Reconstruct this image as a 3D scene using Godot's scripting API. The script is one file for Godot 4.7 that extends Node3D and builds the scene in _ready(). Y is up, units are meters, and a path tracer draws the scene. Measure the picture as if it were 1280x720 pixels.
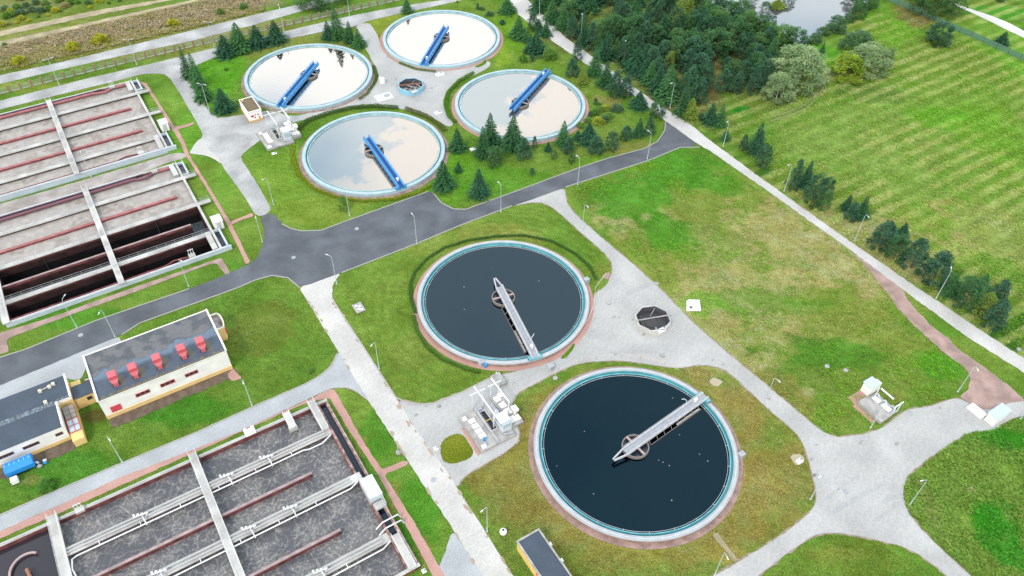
extends Node3D
# A sewage works seen from the air. Everything is laid out in metres on the plant's own grid:
# u runs along the long basins, v across them; W(u, v, y) gives the place in the world.

const PHI := 0.572468
const LIGHT := 1.5            # what a white ground would show under this sky: observed tone / LIGHT = base colour
var CU := cos(PHI)
var SU := sin(PHI)
var taken := {}
var M := {}
var N1 := FastNoiseLite.new()
var N2 := FastNoiseLite.new()
var N3 := FastNoiseLite.new()
var hard := []                # paved outlines (u, v), for keeping grass tufts off them
var rng := RandomNumberGenerator.new()

func W(u: float, v: float, y := 0.0) -> Vector3:
	return Vector3(u * CU + v * SU, y, -u * SU + v * CU)

func UV(p: Vector3) -> Vector2:
	return Vector2(p.x * CU - p.z * SU, p.x * SU + p.z * CU)

# ---------------------------------------------------------------- mesh building
class MB:
	var v := PackedVector3Array()
	var n := PackedVector3Array()
	var c := PackedColorArray()
	var t := PackedVector2Array()
	var col := Color.WHITE
	func tri3(a: Vector3, b: Vector3, d: Vector3, na: Vector3, nb: Vector3, nd: Vector3) -> void:
		if (b - a).cross(d - a).dot(na + nb + nd) > 0.0:
			v.append_array([a, d, b]); n.append_array([na, nd, nb])
		else:
			v.append_array([a, b, d]); n.append_array([na, nb, nd])
		c.append_array([col, col, col])
	func tri(a: Vector3, b: Vector3, d: Vector3, towards: Vector3) -> void:
		var m := (b - a).cross(d - a).normalized()
		if m.dot(towards) < 0.0:
			m = -m
		tri3(a, b, d, m, m, m)
	func quad(a: Vector3, b: Vector3, d: Vector3, e: Vector3, towards: Vector3) -> void:
		tri(a, b, d, towards); tri(a, d, e, towards)
	func box(at: Vector3, size: Vector3, turn := Basis()) -> void:
		var h := size * 0.5
		for k in 3:
			for s in [-1.0, 1.0]:
				var nn := Vector3.ZERO; nn[k] = s
				var i := (k + 1) % 3
				var j := (k + 2) % 3
				var q := []
				for w in [[-1, -1], [1, -1], [1, 1], [-1, 1]]:
					var p := Vector3.ZERO
					p[k] = s * h[k]; p[i] = w[0] * h[i]; p[j] = w[1] * h[j]
					q.append(at + turn * p)
				quad(q[0], q[1], q[2], q[3], turn * nn)
	func span(x0: float, x1: float, y0: float, y1: float, z0: float, z1: float) -> void:
		box(Vector3((x0 + x1) / 2, (y0 + y1) / 2, (z0 + z1) / 2), Vector3(absf(x1 - x0), absf(y1 - y0), absf(z1 - z0)))
	func chamfered(at: Vector3, size: Vector3, r: float, turn := Basis()) -> void:   # a box with its top edges cut
		var h := size * 0.5
		box(at - turn * Vector3(0, r / 2, 0), size - Vector3(0, r, 0), turn)
		var lo := []
		var hi := []
		for w in [[-1, -1], [1, -1], [1, 1], [-1, 1]]:
			lo.append(at + turn * Vector3(w[0] * h.x, h.y - r, w[1] * h.z)); hi.append(at + turn * Vector3(w[0] * (h.x - r), h.y, w[1] * (h.z - r)))
		for i in 4:
			var j := (i + 1) % 4
			quad(lo[i], lo[j], hi[j], hi[i], (lo[i] + lo[j]) / 2 - at + Vector3(0, r, 0))
		quad(hi[0], hi[1], hi[2], hi[3], turn * Vector3.UP)
	func bar(a: Vector3, b: Vector3, w: float, h := 0.0) -> void:                     # a square bar from a to b
		var d := b - a
		if d.length() < 0.001:
			return
		var x := d.normalized()
		var up := Vector3.UP if absf(x.y) < 0.95 else Vector3.RIGHT
		var z := x.cross(up).normalized()
		box((a + b) / 2, Vector3(d.length(), h if h > 0.0 else w, w), Basis(x, z.cross(x), z))
	func tube(path: Array, r0: float, r1 := -1.0, seg := 8) -> void:
		var last := path.size() - 1
		var rings := []
		for i in path.size():
			var d: Vector3 = (path[mini(i + 1, last)] - path[maxi(i - 1, 0)]).normalized()
			var up := Vector3.UP if absf(d.y) < 0.9 else Vector3.RIGHT
			var s := d.cross(up).normalized()
			var w := s.cross(d)
			var r := r0 if r1 < 0.0 else lerpf(r0, r1, float(i) / last)
			var ring := []
			for k in seg:
				var a := TAU * k / seg
				var o := s * cos(a) + w * sin(a)
				ring.append([path[i] + o * r, o])
			rings.append(ring)
		for i in last:
			for k in seg:
				var a = rings[i][k]; var b = rings[i][(k + 1) % seg]; var d = rings[i + 1][(k + 1) % seg]; var e = rings[i + 1][k]
				tri3(a[0], b[0], d[0], a[1], b[1], d[1]); tri3(a[0], d[0], e[0], a[1], d[1], e[1])
		for e in [0, last]:
			var out: Vector3 = (path[e] - path[1 if e == 0 else last - 1])
			for k in range(1, seg - 1):
				tri(rings[e][0][0], rings[e][k][0], rings[e][k + 1][0], out)
	func lathe(profile: Array, seg := 48, at := Vector3.ZERO, a0 := 0.0, a1 := TAU) -> void:   # Vector2(radius, y), outside seen from its left hand
		for i in profile.size() - 1:
			var p: Vector2 = profile[i]; var q: Vector2 = profile[i + 1]
			var d := q - p
			if d.length() < 0.0001:
				continue
			var m := Vector2(d.y, -d.x).normalized()
			for k in seg:
				var a := lerpf(a0, a1, float(k) / seg); var b := lerpf(a0, a1, float(k + 1) / seg)
				var ca := Vector3(cos(a), 0, sin(a)); var cb := Vector3(cos(b), 0, sin(b))
				var na := ca * m.x + Vector3(0, m.y, 0); var nb := cb * m.x + Vector3(0, m.y, 0)
				var pa := at + ca * p.x + Vector3(0, p.y, 0); var pb := at + cb * p.x + Vector3(0, p.y, 0)
				var qa := at + ca * q.x + Vector3(0, q.y, 0); var qb := at + cb * q.x + Vector3(0, q.y, 0)
				if p.x > 0.0001:
					tri3(pa, pb, qb, na, nb, nb)
				if q.x > 0.0001:
					tri3(pa, qb, qa, na, nb, na)
	func sheet(poly: PackedVector2Array, y: float) -> void:                           # x, z outline
		var ix := Geometry2D.triangulate_polygon(poly)
		for i in range(0, ix.size(), 3):
			tri(Vector3(poly[ix[i]].x, y, poly[ix[i]].y), Vector3(poly[ix[i + 1]].x, y, poly[ix[i + 1]].y), Vector3(poly[ix[i + 2]].x, y, poly[ix[i + 2]].y), Vector3.UP)
	func skirt(poly: PackedVector2Array, y0: float, y1: float) -> void:
		var mid := Vector2.ZERO
		for p in poly:
			mid += p / poly.size()
		var turn := 1.0 if Geometry2D.is_polygon_clockwise(poly) else -1.0
		for i in poly.size():
			var a := poly[i]; var b := poly[(i + 1) % poly.size()]
			var o := Vector2(-(b - a).y, (b - a).x) * turn
			quad(Vector3(a.x, y0, a.y), Vector3(b.x, y0, b.y), Vector3(b.x, y1, b.y), Vector3(a.x, y1, a.y), Vector3(o.x, 0, o.y))
	func prism(poly: PackedVector2Array, y0: float, y1: float) -> void:
		sheet(poly, y1); skirt(poly, y0, y1)
	func mesh(mat: Material, uvs := Rect2()) -> ArrayMesh:                            # uvs: the x, z rectangle that the texture covers
		var m := ArrayMesh.new()
		var a := []
		a.resize(Mesh.ARRAY_MAX)
		a[Mesh.ARRAY_VERTEX] = v; a[Mesh.ARRAY_NORMAL] = n; a[Mesh.ARRAY_COLOR] = c
		if uvs.size.x > 0.0:
			for p in v:
				t.append((Vector2(p.x, p.z) - uvs.position) / uvs.size)
			a[Mesh.ARRAY_TEX_UV] = t
		m.add_surface_from_arrays(Mesh.PRIMITIVE_TRIANGLES, a)
		m.surface_set_material(0, mat)
		return m

func numbered(called: String) -> String:
	var k: int = taken.get(called, 0)
	taken[called] = k + 1
	return called if k == 0 else "%s_%03d" % [called, k]

func tag(o: Node3D, label: String, category := "", group := "", kind := "") -> Node3D:
	if label: o.set_meta("label", label)
	if category: o.set_meta("category", category)
	if group: o.set_meta("group", group)
	if kind: o.set_meta("kind", kind)
	return o

func thing(called: String, label: String, category: String, u: float, v: float, y := 0.0, turn := 0.0, group := "") -> Node3D:
	var o := Node3D.new()
	o.name = numbered(called)
	add_child(o)
	o.position = W(u, v, y)
	o.rotation.y = PHI + turn
	tag(o, label, category, group)
	return o

func obj(called: String, b: MB, mat: Material, parent: Node3D, uvs := Rect2()) -> MeshInstance3D:
	var o := MeshInstance3D.new()
	o.mesh = b.mesh(mat, uvs)
	var k := 0
	var nm := called
	while parent.has_node(NodePath(nm)):
		k += 1
		nm = "%s_%03d" % [called, k]
	o.name = nm
	parent.add_child(o)
	return o

func again(called: String, of: MeshInstance3D, parent: Node3D, at: Vector3, turn := 0.0) -> MeshInstance3D:   # the same piece once more
	var o := MeshInstance3D.new()
	o.mesh = of.mesh
	var k := 0
	var nm := called
	while parent.has_node(NodePath(nm)):
		k += 1
		nm = "%s_%03d" % [called, k]
	o.name = nm
	o.position = at
	o.rotation.y = turn
	parent.add_child(o)
	return o

func struct(called: String, b: MB, mat: Material, uvs := Rect2()) -> MeshInstance3D:
	var o := MeshInstance3D.new()
	o.mesh = b.mesh(mat, uvs)
	o.name = numbered(called)
	add_child(o)
	o.set_meta("kind", "structure")
	return o

func dup(o: Node3D, u: float, v: float, turn: float, label: String, size := Vector3.ONE) -> Node3D:
	var r: Node3D = o.duplicate()
	r.name = numbered(String(o.name).rstrip("0123456789").rstrip("_"))
	add_child(r)
	r.transform = Transform3D(Basis(Vector3.UP, PHI + turn).scaled_local(size), W(u, v, 0))
	r.set_meta("label", label)
	return r

# ---------------------------------------------------------------- colours and materials
func lin(r: float, g: float, b: float) -> Color:              # a linear base colour as Godot wants it
	return Color(r, g, b).linear_to_srgb()

func seen_lin(r: float, g: float, b: float) -> Color:         # 0-255 tone in the daylight of the place -> linear base colour
	var k := Color8(int(r), int(g), int(b)).srgb_to_linear()
	return Color(k.r / LIGHT, k.g / LIGHT, k.b / LIGHT)

func noise_tex(kind: int, freq: float, lo: float, hi: float, seedn := 1, size := 512, octaves := 4, tint := Color.WHITE) -> NoiseTexture2D:
	var f := FastNoiseLite.new()
	f.noise_type = kind
	f.seed = seedn
	f.frequency = freq
	f.fractal_octaves = octaves
	var t := NoiseTexture2D.new()
	t.width = size; t.height = size
	t.seamless = true
	t.noise = f
	var gr := Gradient.new()
	gr.offsets = PackedFloat32Array([0.15, 0.85])
	gr.colors = PackedColorArray([Color(lo * tint.r, lo * tint.g, lo * tint.b), Color(hi, hi, hi)])
	t.color_ramp = gr
	return t

func mat(key: String, col: Color, rough := 0.85, fine := "", fine_m := 4.0, coarse := "", coarse_m := 40.0, metal := 0.0) -> StandardMaterial3D:
	if M.has(key):
		return M[key]
	var m := StandardMaterial3D.new()
	m.resource_name = key
	m.albedo_color = col
	m.roughness = rough
	m.metallic = metal
	if fine:
		m.albedo_texture = M[fine]
		m.uv1_triplanar = true
		m.uv1_world_triplanar = true
		m.uv1_scale = Vector3.ONE / fine_m
	if coarse:
		m.detail_enabled = true
		m.detail_blend_mode = BaseMaterial3D.BLEND_MODE_MUL
		m.detail_albedo = M[coarse]
		m.detail_uv_layer = BaseMaterial3D.DETAIL_UV_2
		m.uv2_triplanar = true
		m.uv2_world_triplanar = true
		m.uv2_scale = Vector3.ONE / coarse_m
	M[key] = m
	return m

func make_materials() -> void:
	var S := FastNoiseLite.TYPE_SIMPLEX_SMOOTH
	M["t_fine"] = noise_tex(S, 0.02, 0.92, 1.0, 3, 512, 5)
	M["t_grain"] = noise_tex(S, 0.05, 0.8, 1.0, 5, 512, 4)
	M["t_blotch"] = noise_tex(S, 0.008, 0.8, 1.0, 7, 512, 5)
	M["t_stain"] = noise_tex(S, 0.012, 0.5, 1.0, 11, 512, 6, Color(1.0, 0.94, 0.86))
	M["t_soft"] = noise_tex(S, 0.006, 0.9, 1.0, 13, 512, 5)
	M["t_grass"] = noise_tex(S, 0.05, 0.66, 1.0, 17, 1024, 5, Color(0.95, 1.03, 0.80))
	M["t_patch"] = noise_tex(S, 0.01, 0.86, 1.0, 19, 512, 6, Color(0.97, 1.02, 0.9))
	mat("grass", Color.WHITE, 0.95, "t_grass", 19.0, "t_patch", 61.0).vertex_color_use_as_albedo = true
	M.grass.metallic_specular = 0.1
	mat("forecourt", lin(.450, .447, .436), 0.9, "t_fine", 7.0, "t_soft", 43.0)
	mat("concrete_path", lin(.42, .435, .455), 0.9, "t_fine", 5.0, "t_soft", 31.0)
	mat("concrete_road", lin(.68, .665, .64), 0.9, "t_fine", 6.0, "t_soft", 37.0)
	mat("old_road", lin(.46, .46, .455), 0.9, "t_fine", 9.0, "t_blotch", 47.0)
	mat("asphalt", lin(.120, .132, .152), 0.85, "t_fine", 5.0, "t_blotch", 39.0)
	mat("brick_path", lin(.58, .335, .28), 0.9, "t_grain", 6.0, "t_soft", 23.0)
	mat("faded_brick", lin(.50, .345, .30), 0.92, "t_grain", 5.0, "t_blotch", 19.0)
	mat("mossy_brick", lin(.45, .30, .255), 0.92, "t_grain", 4.0, "t_blotch", 9.0)
	mat("pale_paving", lin(.43, .385, .355), 0.92, "t_fine", 5.0, "t_blotch", 27.0)
	mat("dirt_track", lin(.52, .44, .28), 0.95, "t_grain", 6.0, "t_blotch", 29.0)
	mat("light_bed", lin(.575, .56, .53), 0.9, "t_fine", 6.0, "t_soft", 37.0)
	mat("kerb", lin(.42, .41, .38), 0.9, "t_grain", 3.0)
	mat("white_plaster", lin(.88, .865, .83), 0.8, "t_soft", 9.0)
	mat("yellow_plaster", lin(.80, .56, .23), 0.85, "t_soft", 6.0)
	mat("bitumen", lin(.058, .082, .115), 0.7, "t_fine", 5.0, "t_soft", 17.0)
	mat("concrete", lin(.42, .415, .40), 0.9, "t_fine", 3.0, "t_stain", 21.0)
	mat("light_concrete", lin(.61, .60, .565), 0.9, "t_fine", 3.0, "t_blotch", 27.0)
	mat("pale_slab", lin(.44, .425, .405), 0.9, "t_fine", 3.0, "t_blotch", 9.0)
	mat("steel", lin(.52, .53, .55), 0.5, "t_soft", 4.0)
	mat("white_steel", lin(.74, .75, .77), 0.5, "t_soft", 4.0)
	mat("pole", lin(.44, .52, .54), 0.45)
	mat("lamp_glass", lin(.75, .77, .78), 0.2)
	mat("red_wall", lin(.30, .085, .085), 0.85, "t_fine", 4.0, "t_stain", 13.0)
	mat("red_paint", lin(.62, .08, .10), 0.5, "t_soft", 3.0)
	mat("sludge_shade_wall", lin(.070, .024, .026), 0.75, "t_grain", 6.0, "t_stain", 17.0)
	mat("dark", lin(.012, .013, .016), 0.6)
	mat("dark_metal", lin(.06, .065, .07), 0.5)
	mat("teal", lin(.16, .50, .56), 0.55, "t_fine", 3.0, "t_blotch", 11.0)
	mat("teal_pale", lin(.42, .66, .69), 0.6, "t_fine", 3.0, "t_blotch", 11.0)
	mat("rim", lin(.50, .535, .56), 0.8, "t_grain", 2.0, "t_soft", 9.0)
	mat("blue_face", lin(.55, .64, .70), 0.8, "t_fine", 3.0, "t_soft", 12.0)
	mat("blue_paint", lin(.05, .29, .62), 0.4, "t_soft", 3.0)
	mat("deep_blue", lin(.012, .07, .26), 0.45, "t_soft", 3.0)
	mat("well_concrete", lin(.24, .21, .19), 0.9, "t_grain", 2.0)
	mat("water", lin(.0095, .0235, .0340), 0.03, "", 1.0, "", 1.0, 1.0)
	mat("slate_water", lin(.030, .050, .066), 0.03, "", 1.0, "", 1.0, 1.0)
	mat("launder_water", lin(.06, .22, .26), 0.1)
	mat("pond", lin(.36, .37, .37), 0.05, "", 1.0, "", 1.0, 0.8)
	mat("settling", lin(.50, .495, .485), 0.03, "", 1.0, "", 1.0, 1.0)
	mat("channel_water", lin(.012, .02, .032), 0.08)
	mat("wet_floor", lin(.010, .014, .024), 0.08)
	mat("glass", lin(.03, .04, .05), 0.08)
	mat("pale_blue_roof", lin(.50, .66, .72), 0.35, "t_soft", 3.0)
	mat("yellow_paint", lin(.75, .52, .06), 0.6)
	mat("tarp", lin(.02, .27, .72), 0.45, "t_soft", 1.5)
	mat("rim_far", lin(.40, .56, .62), 0.75, "t_fine", 2.0, "t_soft", 9.0)
	mat("steel_grey", lin(.34, .36, .40), 0.6, "t_soft", 3.0)
	mat("pink_beam", lin(.52, .38, .36), 0.8, "t_grain", 2.0)
	mat("red_top", lin(.44, .16, .165), 0.8, "t_fine", 4.0, "t_blotch", 9.0)
	mat("red_edge", lin(.50, .30, .28), 0.8, "t_fine", 4.0, "t_stain", 9.0)
	mat("plum_pipe", lin(.17, .07, .09), 0.7, "t_fine", 3.0)
	mat("dark_blue_duct", lin(.05, .05, .10), 0.6)
	mat("pale_metal", lin(.66, .72, .76), 0.4, "t_soft", 4.0)
	mat("murky", lin(.030, .024, .030), 0.06)
	mat("rust", lin(.36, .17, .10), 0.85, "t_grain", 2.0)
	M["t_churn"] = noise_tex(S, 0.03, 0.05, 1.0, 37, 512, 5)
	mat("churned", lin(.20, .27, .31), 0.3, "t_churn", 5.0)
	mat("black_wall", lin(.016, .014, .018), 0.5, "t_grain", 5.0, "t_stain", 11.0)
	mat("wall_cap", lin(.44, .33, .33), 0.8, "t_fine", 3.0, "t_blotch", 9.0)
	mat("wet_soil", lin(.20, .145, .105), 0.95, "t_grain", 2.0, "t_blotch", 7.0)
	mat("red_cowl", lin(.60, .135, .155), 0.55, "t_soft", 2.0)
	mat("yellow_light", lin(.74, .55, .20), 0.8)
	mat("yellow_bright", lin(.78, .55, .16), 0.8, "t_soft", 5.0)
	mat("ochre_wall", lin(.66, .42, .16), 0.85, "t_soft", 3.0)
	mat("brown_roof", lin(.20, .15, .085), 0.9, "t_fine", 3.0, "t_blotch", 5.0)
	mat("brown_frame", lin(.16, .07, .06), 0.6)
	mat("flashing", lin(.26, .33, .42), 0.6, "t_grain", 2.0, "t_stain", 5.0)
	mat("cream_box", lin(.62, .58, .45), 0.7)
	mat("dun_panel", lin(.30, .26, .22), 0.6, "t_grain", 1.5)
	mat("pale_glass", lin(.40, .50, .55), 0.12)
	mat("blue_rim", lin(.25, .52, .68), 0.6, "t_soft", 3.0)
	mat("pit_wall", lin(.085, .085, .105), 0.8, "t_grain", 2.0)
	mat("pit_floor", lin(.055, .053, .056), 0.5, "t_grain", 2.0)
	mat("brick_post", lin(.38, .20, .145), 0.9, "t_grain", 2.0)
	mat("fence_wire", lin(.30, .36, .30), 0.6)
	mat("pale_rail", lin(.66, .56, .50), 0.6)
	mat("worn_grass", lin(.24, .25, .11), 0.95, "t_grain", 4.0)
	mat("road_soil", lin(.42, .33, .24), 0.95, "t_grain", 2.0)
	mat("road_joint", lin(.36, .35, .33), 0.95)
	mat("streak", lin(.412, .414, .410), 0.9, "t_fine", 7.0, "t_soft", 43.0)
	mat("worn_edge", lin(.40, .32, .235), 0.95, "t_grain", 2.0, "t_blotch", 7.0)
	mat("bridge_steel", lin(.50, .505, .52), 0.55, "t_soft", 3.0)
	mat("sandy", lin(.46, .40, .28), 0.95, "t_grain", 2.0)
	mat("pipe_paint", lin(.56, .565, .57), 0.6, "t_grain", 3.0, "t_soft", 5.0)
	mat("court_stain", lin(.33, .325, .31), 0.9, "t_grain", 3.0)
	M["t_ripple"] = noise_tex(S, 0.02, 0.0, 1.0, 29, 512, 3)
	M.t_ripple.as_normal_map = true
	M.t_ripple.bump_strength = 4.0
	for k in ["water", "slate_water", "settling", "pond", "channel_water"]:
		M[k].normal_enabled = true
		M[k].normal_texture = M.t_ripple
		M[k].normal_scale = 0.035
		M[k].uv1_triplanar = true
		M[k].uv1_world_triplanar = true
		M[k].uv1_scale = Vector3.ONE / 9.0
	mat("trunk", lin(.10, .075, .055), 0.95)
	mat("birch", lin(.55, .52, .48), 0.9)
	var net := mat("green_net", Color(0.36, 0.52, 0.44, 0.62), 0.9)
	net.transparency = BaseMaterial3D.TRANSPARENCY_ALPHA
	for k in ["leaf", "leaf_blade"]:
		var m := mat(k, Color.WHITE, 0.8)
		m.vertex_color_use_as_albedo = true
		m.metallic_specular = 0.15
		m.cull_mode = BaseMaterial3D.CULL_DISABLED
		m.backlight_enabled = true
		m.backlight = Color(0.04, 0.06, 0.02)

# ---------------------------------------------------------------- outlines on the ground
func outline(a: Array, soft := 1.2) -> PackedVector2Array:   # flat list u, v -> corners slightly rounded
	var p := PackedVector2Array()
	for i in range(0, a.size(), 2):
		p.append(Vector2(a[i], a[i + 1]))
	for pass_no in 2:
		var q := PackedVector2Array()
		for i in p.size():
			var b := p[i]; var before := p[(i - 1 + p.size()) % p.size()]; var after := p[(i + 1) % p.size()]
			var k := soft / (1.0 + pass_no)
			q.append(b + (before - b).limit_length(minf(k, (before - b).length() * 0.3)))
			q.append(b + (after - b).limit_length(minf(k, (after - b).length() * 0.3)))
		p = q
	return p

func ragged(p: PackedVector2Array, amount: float) -> PackedVector2Array:   # edges that grass has crept over
	var q := PackedVector2Array()
	for i in p.size():
		var a := p[i]; var b := p[(i + 1) % p.size()]
		var n := maxi(1, int((b - a).length() / 0.8))
		var side := Vector2(-(b - a).y, (b - a).x).normalized()
		for k in n:
			var at := a.lerp(b, float(k) / n)
			q.append(at + side * N2.get_noise_2d(at.x * 26.0, at.y * 26.0) * amount)
	return q

func paved(called: String, m: String, y: float, a: Array, soft := 1.2, rough_edge := 0.16) -> MeshInstance3D:
	var p := outline(a, soft) if soft > 0.0 else outline(a, 0.001)
	hard.append(p)
	p = ragged(p, rough_edge)
	var w := PackedVector2Array()
	for q in p:
		var at := W(q.x, q.y)
		w.append(Vector2(at.x, at.z))
	var b := MB.new()
	b.sheet(w, y)
	return struct(called, b, M[m])

func line3(a: Array, y: float) -> Array:
	var r := []
	for i in range(0, a.size(), 2):
		r.append(W(a[i], a[i + 1], y))
	return r

func soil_edge(a: Array, y: float, out := 0.25) -> void:      # the strip of bare soil where turf meets paving
	for p in Geometry2D.offset_polygon(outline(a, 1.2), out):
		p = ragged(p, 0.42)
		var w := PackedVector2Array()
		for q in p:
			var at := W(q.x, q.y)
			w.append(Vector2(at.x, at.z))
		var b := MB.new()
		b.sheet(w, y)
		if b.v.size():
			struct("bare_soil", b, M.worn_edge)

func kerb(a: Array, w := 0.22, h := 0.12) -> void:
	var b := MB.new()
	for i in range(0, a.size() - 2, 2):
		var p := W(a[i], a[i + 1], h / 2); var q := W(a[i + 2], a[i + 3], h / 2)
		var n := maxi(1, int(p.distance_to(q) / 3.0))
		for k in n:
			b.bar(p.lerp(q, float(k) / n), p.lerp(q, (k + 0.985) / n), w, h)
	struct("kerb", b, M.kerb)

# ---------------------------------------------------------------- ground tones
var ZONES := []    # x, z, radius x, radius z, tone, strength, edge noise
func zone(e: Array, tone: Color, strength := 1.0, fuzzy := 0.6) -> void:
	ZONES.append([e[0], e[1], e[2], e[3], tone, strength, fuzzy])

func ground_tone(x: float, z: float) -> Color:
	var n1 := N1.get_noise_2d(x, z)
	var n2 := N2.get_noise_2d(x, z)
	var n3 := N3.get_noise_2d(x, z)
	var c := BASE.lerp(BASE2, clampf(0.5 + n1 * 1.6, 0, 1))
	for q in ZONES:
		var dx: float = (x - q[0]) / q[2]
		if absf(dx) > 1.7:
			continue
		var dz: float = (z - q[1]) / q[3]
		if absf(dz) > 1.7:
			continue
		var d := sqrt(dx * dx + dz * dz) + (n1 * 0.9 + n2 * 0.7) * float(q[6])
		if d < 1.0:
			c = c.lerp(q[4], smoothstep(0.0, 0.35, 1.0 - d) * float(q[5]))
	var uvp := UV(Vector3(x, 0, z))
	# mowing stripes on the wide field, and faint rounds on the lawn about the middle tank
	if uvp.x > 62.0 and uvp.y < -6.0 and x > 40.0 + (z + 190.0) * 0.69:
		var s := smoothstep(-0.25, 0.5, sin(uvp.y * 1.55 + n1 * 0.5 + uvp.x * 0.012) + n2 * 0.6)
		c = c.lerp(STRAW, s * clampf(0.34 + n1 * 1.2, 0.06, 0.55)) * (0.90 + 0.12 * s)
	var rr := Vector2(uvp.x - 61.56, uvp.y + 98.77).length()
	if rr < 36.0:
		c = c * (1.0 + 0.07 * sin(rr * 3.4 + n2 * 1.5))
	# coarse mottling of straw and green inside every lawn, finer towards single plants
	var dry := clampf(n2 * 1.1 + n3 * 1.0 + 0.05, 0.0, 1.0)
	dry *= smoothstep(0.5, 0.95, c.r / c.g)
	c = c.lerp(Color(c.g * 0.98, c.g * 0.90, c.b * 1.8), dry * 0.6)
	var k := 1.60 + n2 * 0.26 + n3 * 0.42
	var grey := (c.r * 0.3 + c.g * 0.6 + c.b * 0.1) * 0.10
	return Color((c.r * 0.9 + grey) * k * (1.0 - n2 * 0.10), (c.g * 0.9 + grey) * k, (c.b * 0.9 + grey) * k)

var BASE := Color()
var BASE2 := Color()
var STRAW := Color()

func build_ground() -> void:
	var S := 0.7
	var cols := {}     # grid lines; those next to a basin wall are moved onto its middle
	var us := PackedFloat32Array(); var vs := PackedFloat32Array()
	for i in range(-150, 520):
		us.append(i * S)
	for j in range(-480, 110):
		vs.append(j * S)
	for e in HOLES:
		for k in [0, 1]:
			us[roundi(e[k] / S) + 150] = e[k]
			vs[roundi(e[k + 2] / S) + 480] = e[k + 2]
	var view := PackedVector2Array()
	for q in [[-204, -284], [236, -304], [142, -24], [-118, -24]]:
		view.append(UV(Vector3(q[0], 0, q[1])))
	var lo := PackedInt32Array(); var hi := PackedInt32Array()
	for j in vs.size() - 1:
		var a := 1e9; var b := -1e9
		var v0 := vs[j]; var v1 := vs[j + 1]
		for i in 4:
			var p := view[i]; var q := view[(i + 1) % 4]
			for vv in [v0, v1]:
				if (p.y - vv) * (q.y - vv) <= 0.0 and p.y != q.y:
					var x := lerpf(p.x, q.x, (vv - p.y) / (q.y - p.y))
					a = minf(a, x); b = maxf(b, x)
			if p.y >= v0 and p.y <= v1:
				a = minf(a, p.x); b = maxf(b, p.x)
		lo.append(clampi(floori(a / S) + 150, 0, us.size() - 2) if a < 1e8 else 0)
		hi.append(clampi(ceili(b / S) + 150, 0, us.size() - 2) if a < 1e8 else -1)
	var vert := PackedVector3Array(); var nor := PackedVector3Array(); var col := PackedColorArray(); var idx := PackedInt32Array()
	var prev := {}
	var above := PackedInt32Array()      # vertex numbers of the line above
	var above_from := 0
	for j in vs.size():
		var a := 100000; var b := -1
		for k in [j - 1, j]:
			if k >= 0 and k < lo.size() and hi[k] >= lo[k]:
				a = mini(a, lo[k]); b = maxi(b, hi[k] + 1)
		var line := PackedInt32Array()
		if b >= a:
			for i in range(a, b + 1):
				var p := W(us[i], vs[j])
				line.append(vert.size())
				p.y = relief(us[i], vs[j])
				vert.append(p); nor.append(Vector3.UP); col.append(ground_tone(p.x, p.z))
		if j > 0 and hi[j - 1] >= lo[j - 1]:
			for i in range(lo[j - 1], hi[j - 1] + 1):
				var um := (us[i] + us[i + 1]) / 2; var vm := (vs[j - 1] + vs[j]) / 2
				var open := false
				for e in HOLES:
					if um > e[0] and um < e[1] and vm > e[2] and vm < e[3]:
						open = true
				if open:
					continue
				var p := above[i - above_from]; var q := above[i + 1 - above_from]; var r := line[i + 1 - a]; var s := line[i - a]
				idx.append_array([p, q, r, p, r, s])
		above = line; above_from = a
	# normals from the relief
	for i in range(0, idx.size(), 3):
		var nn := (vert[idx[i + 2]] - vert[idx[i]]).cross(vert[idx[i + 1]] - vert[idx[i]])
		for k in 3:
			nor[idx[i + k]] += nn
	for i in nor.size():
		nor[i] = nor[i].normalized()
	# beyond the view the same sheet goes on, coarse, to the horizon
	var far := [Vector2(-1600, -1800), Vector2(1600, -1800), Vector2(1600, 1200), Vector2(-1600, 1200)]
	var near := [Vector2(-201, -281), Vector2(232, -300), Vector2(139, -27), Vector2(-115, -27)]
	for k in 4:
		var f: Vector2 = far[k]; var g: Vector2 = far[(k + 1) % 4]; var h: Vector2 = near[(k + 1) % 4]; var e: Vector2 = near[k]
		var at := vert.size()
		for q in [f, g, h, e]:
			vert.append(Vector3(q.x, -0.12, q.y)); nor.append(Vector3.UP); col.append(BASE2 * 1.45)
		idx.append_array([at, at + 1, at + 2, at, at + 2, at + 3])
	var m := ArrayMesh.new()
	var arr := []
	arr.resize(Mesh.ARRAY_MAX)
	arr[Mesh.ARRAY_VERTEX] = vert; arr[Mesh.ARRAY_NORMAL] = nor; arr[Mesh.ARRAY_COLOR] = col; arr[Mesh.ARRAY_INDEX] = idx
	m.add_surface_from_arrays(Mesh.PRIMITIVE_TRIANGLES, arr)
	m.surface_set_material(0, M.grass)
	var o := MeshInstance3D.new()
	o.mesh = m
	o.name = "ground"
	add_child(o)
	o.set_meta("kind", "structure")

func lawn_island(a: Array, tone: Color) -> void:
	var p := ragged(outline(a, 1.0), 0.14)
	var w := PackedVector2Array()
	for q in p:
		var at := W(q.x, q.y)
		w.append(Vector2(at.x, at.z))
	var b := MB.new()
	b.col = tone * 1.4
	b.prism(w, 0.0, 0.06)
	struct("lawn_island", b, M.grass)

func relief(u: float, v: float) -> float:
	# the pond lies in a shallow hollow; elsewhere the turf is level with small bumps
	var y := N2.get_noise_2d(u * 3.0, v * 3.0) * 0.035 - 0.03
	if POND_LINE.size() > 0 and u > 150.0 and v < -120.0:
		var d := Geometry2D.is_point_in_polygon(Vector2(u, v), POND_LINE)
		if d:
			y -= 0.9
	return y

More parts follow.
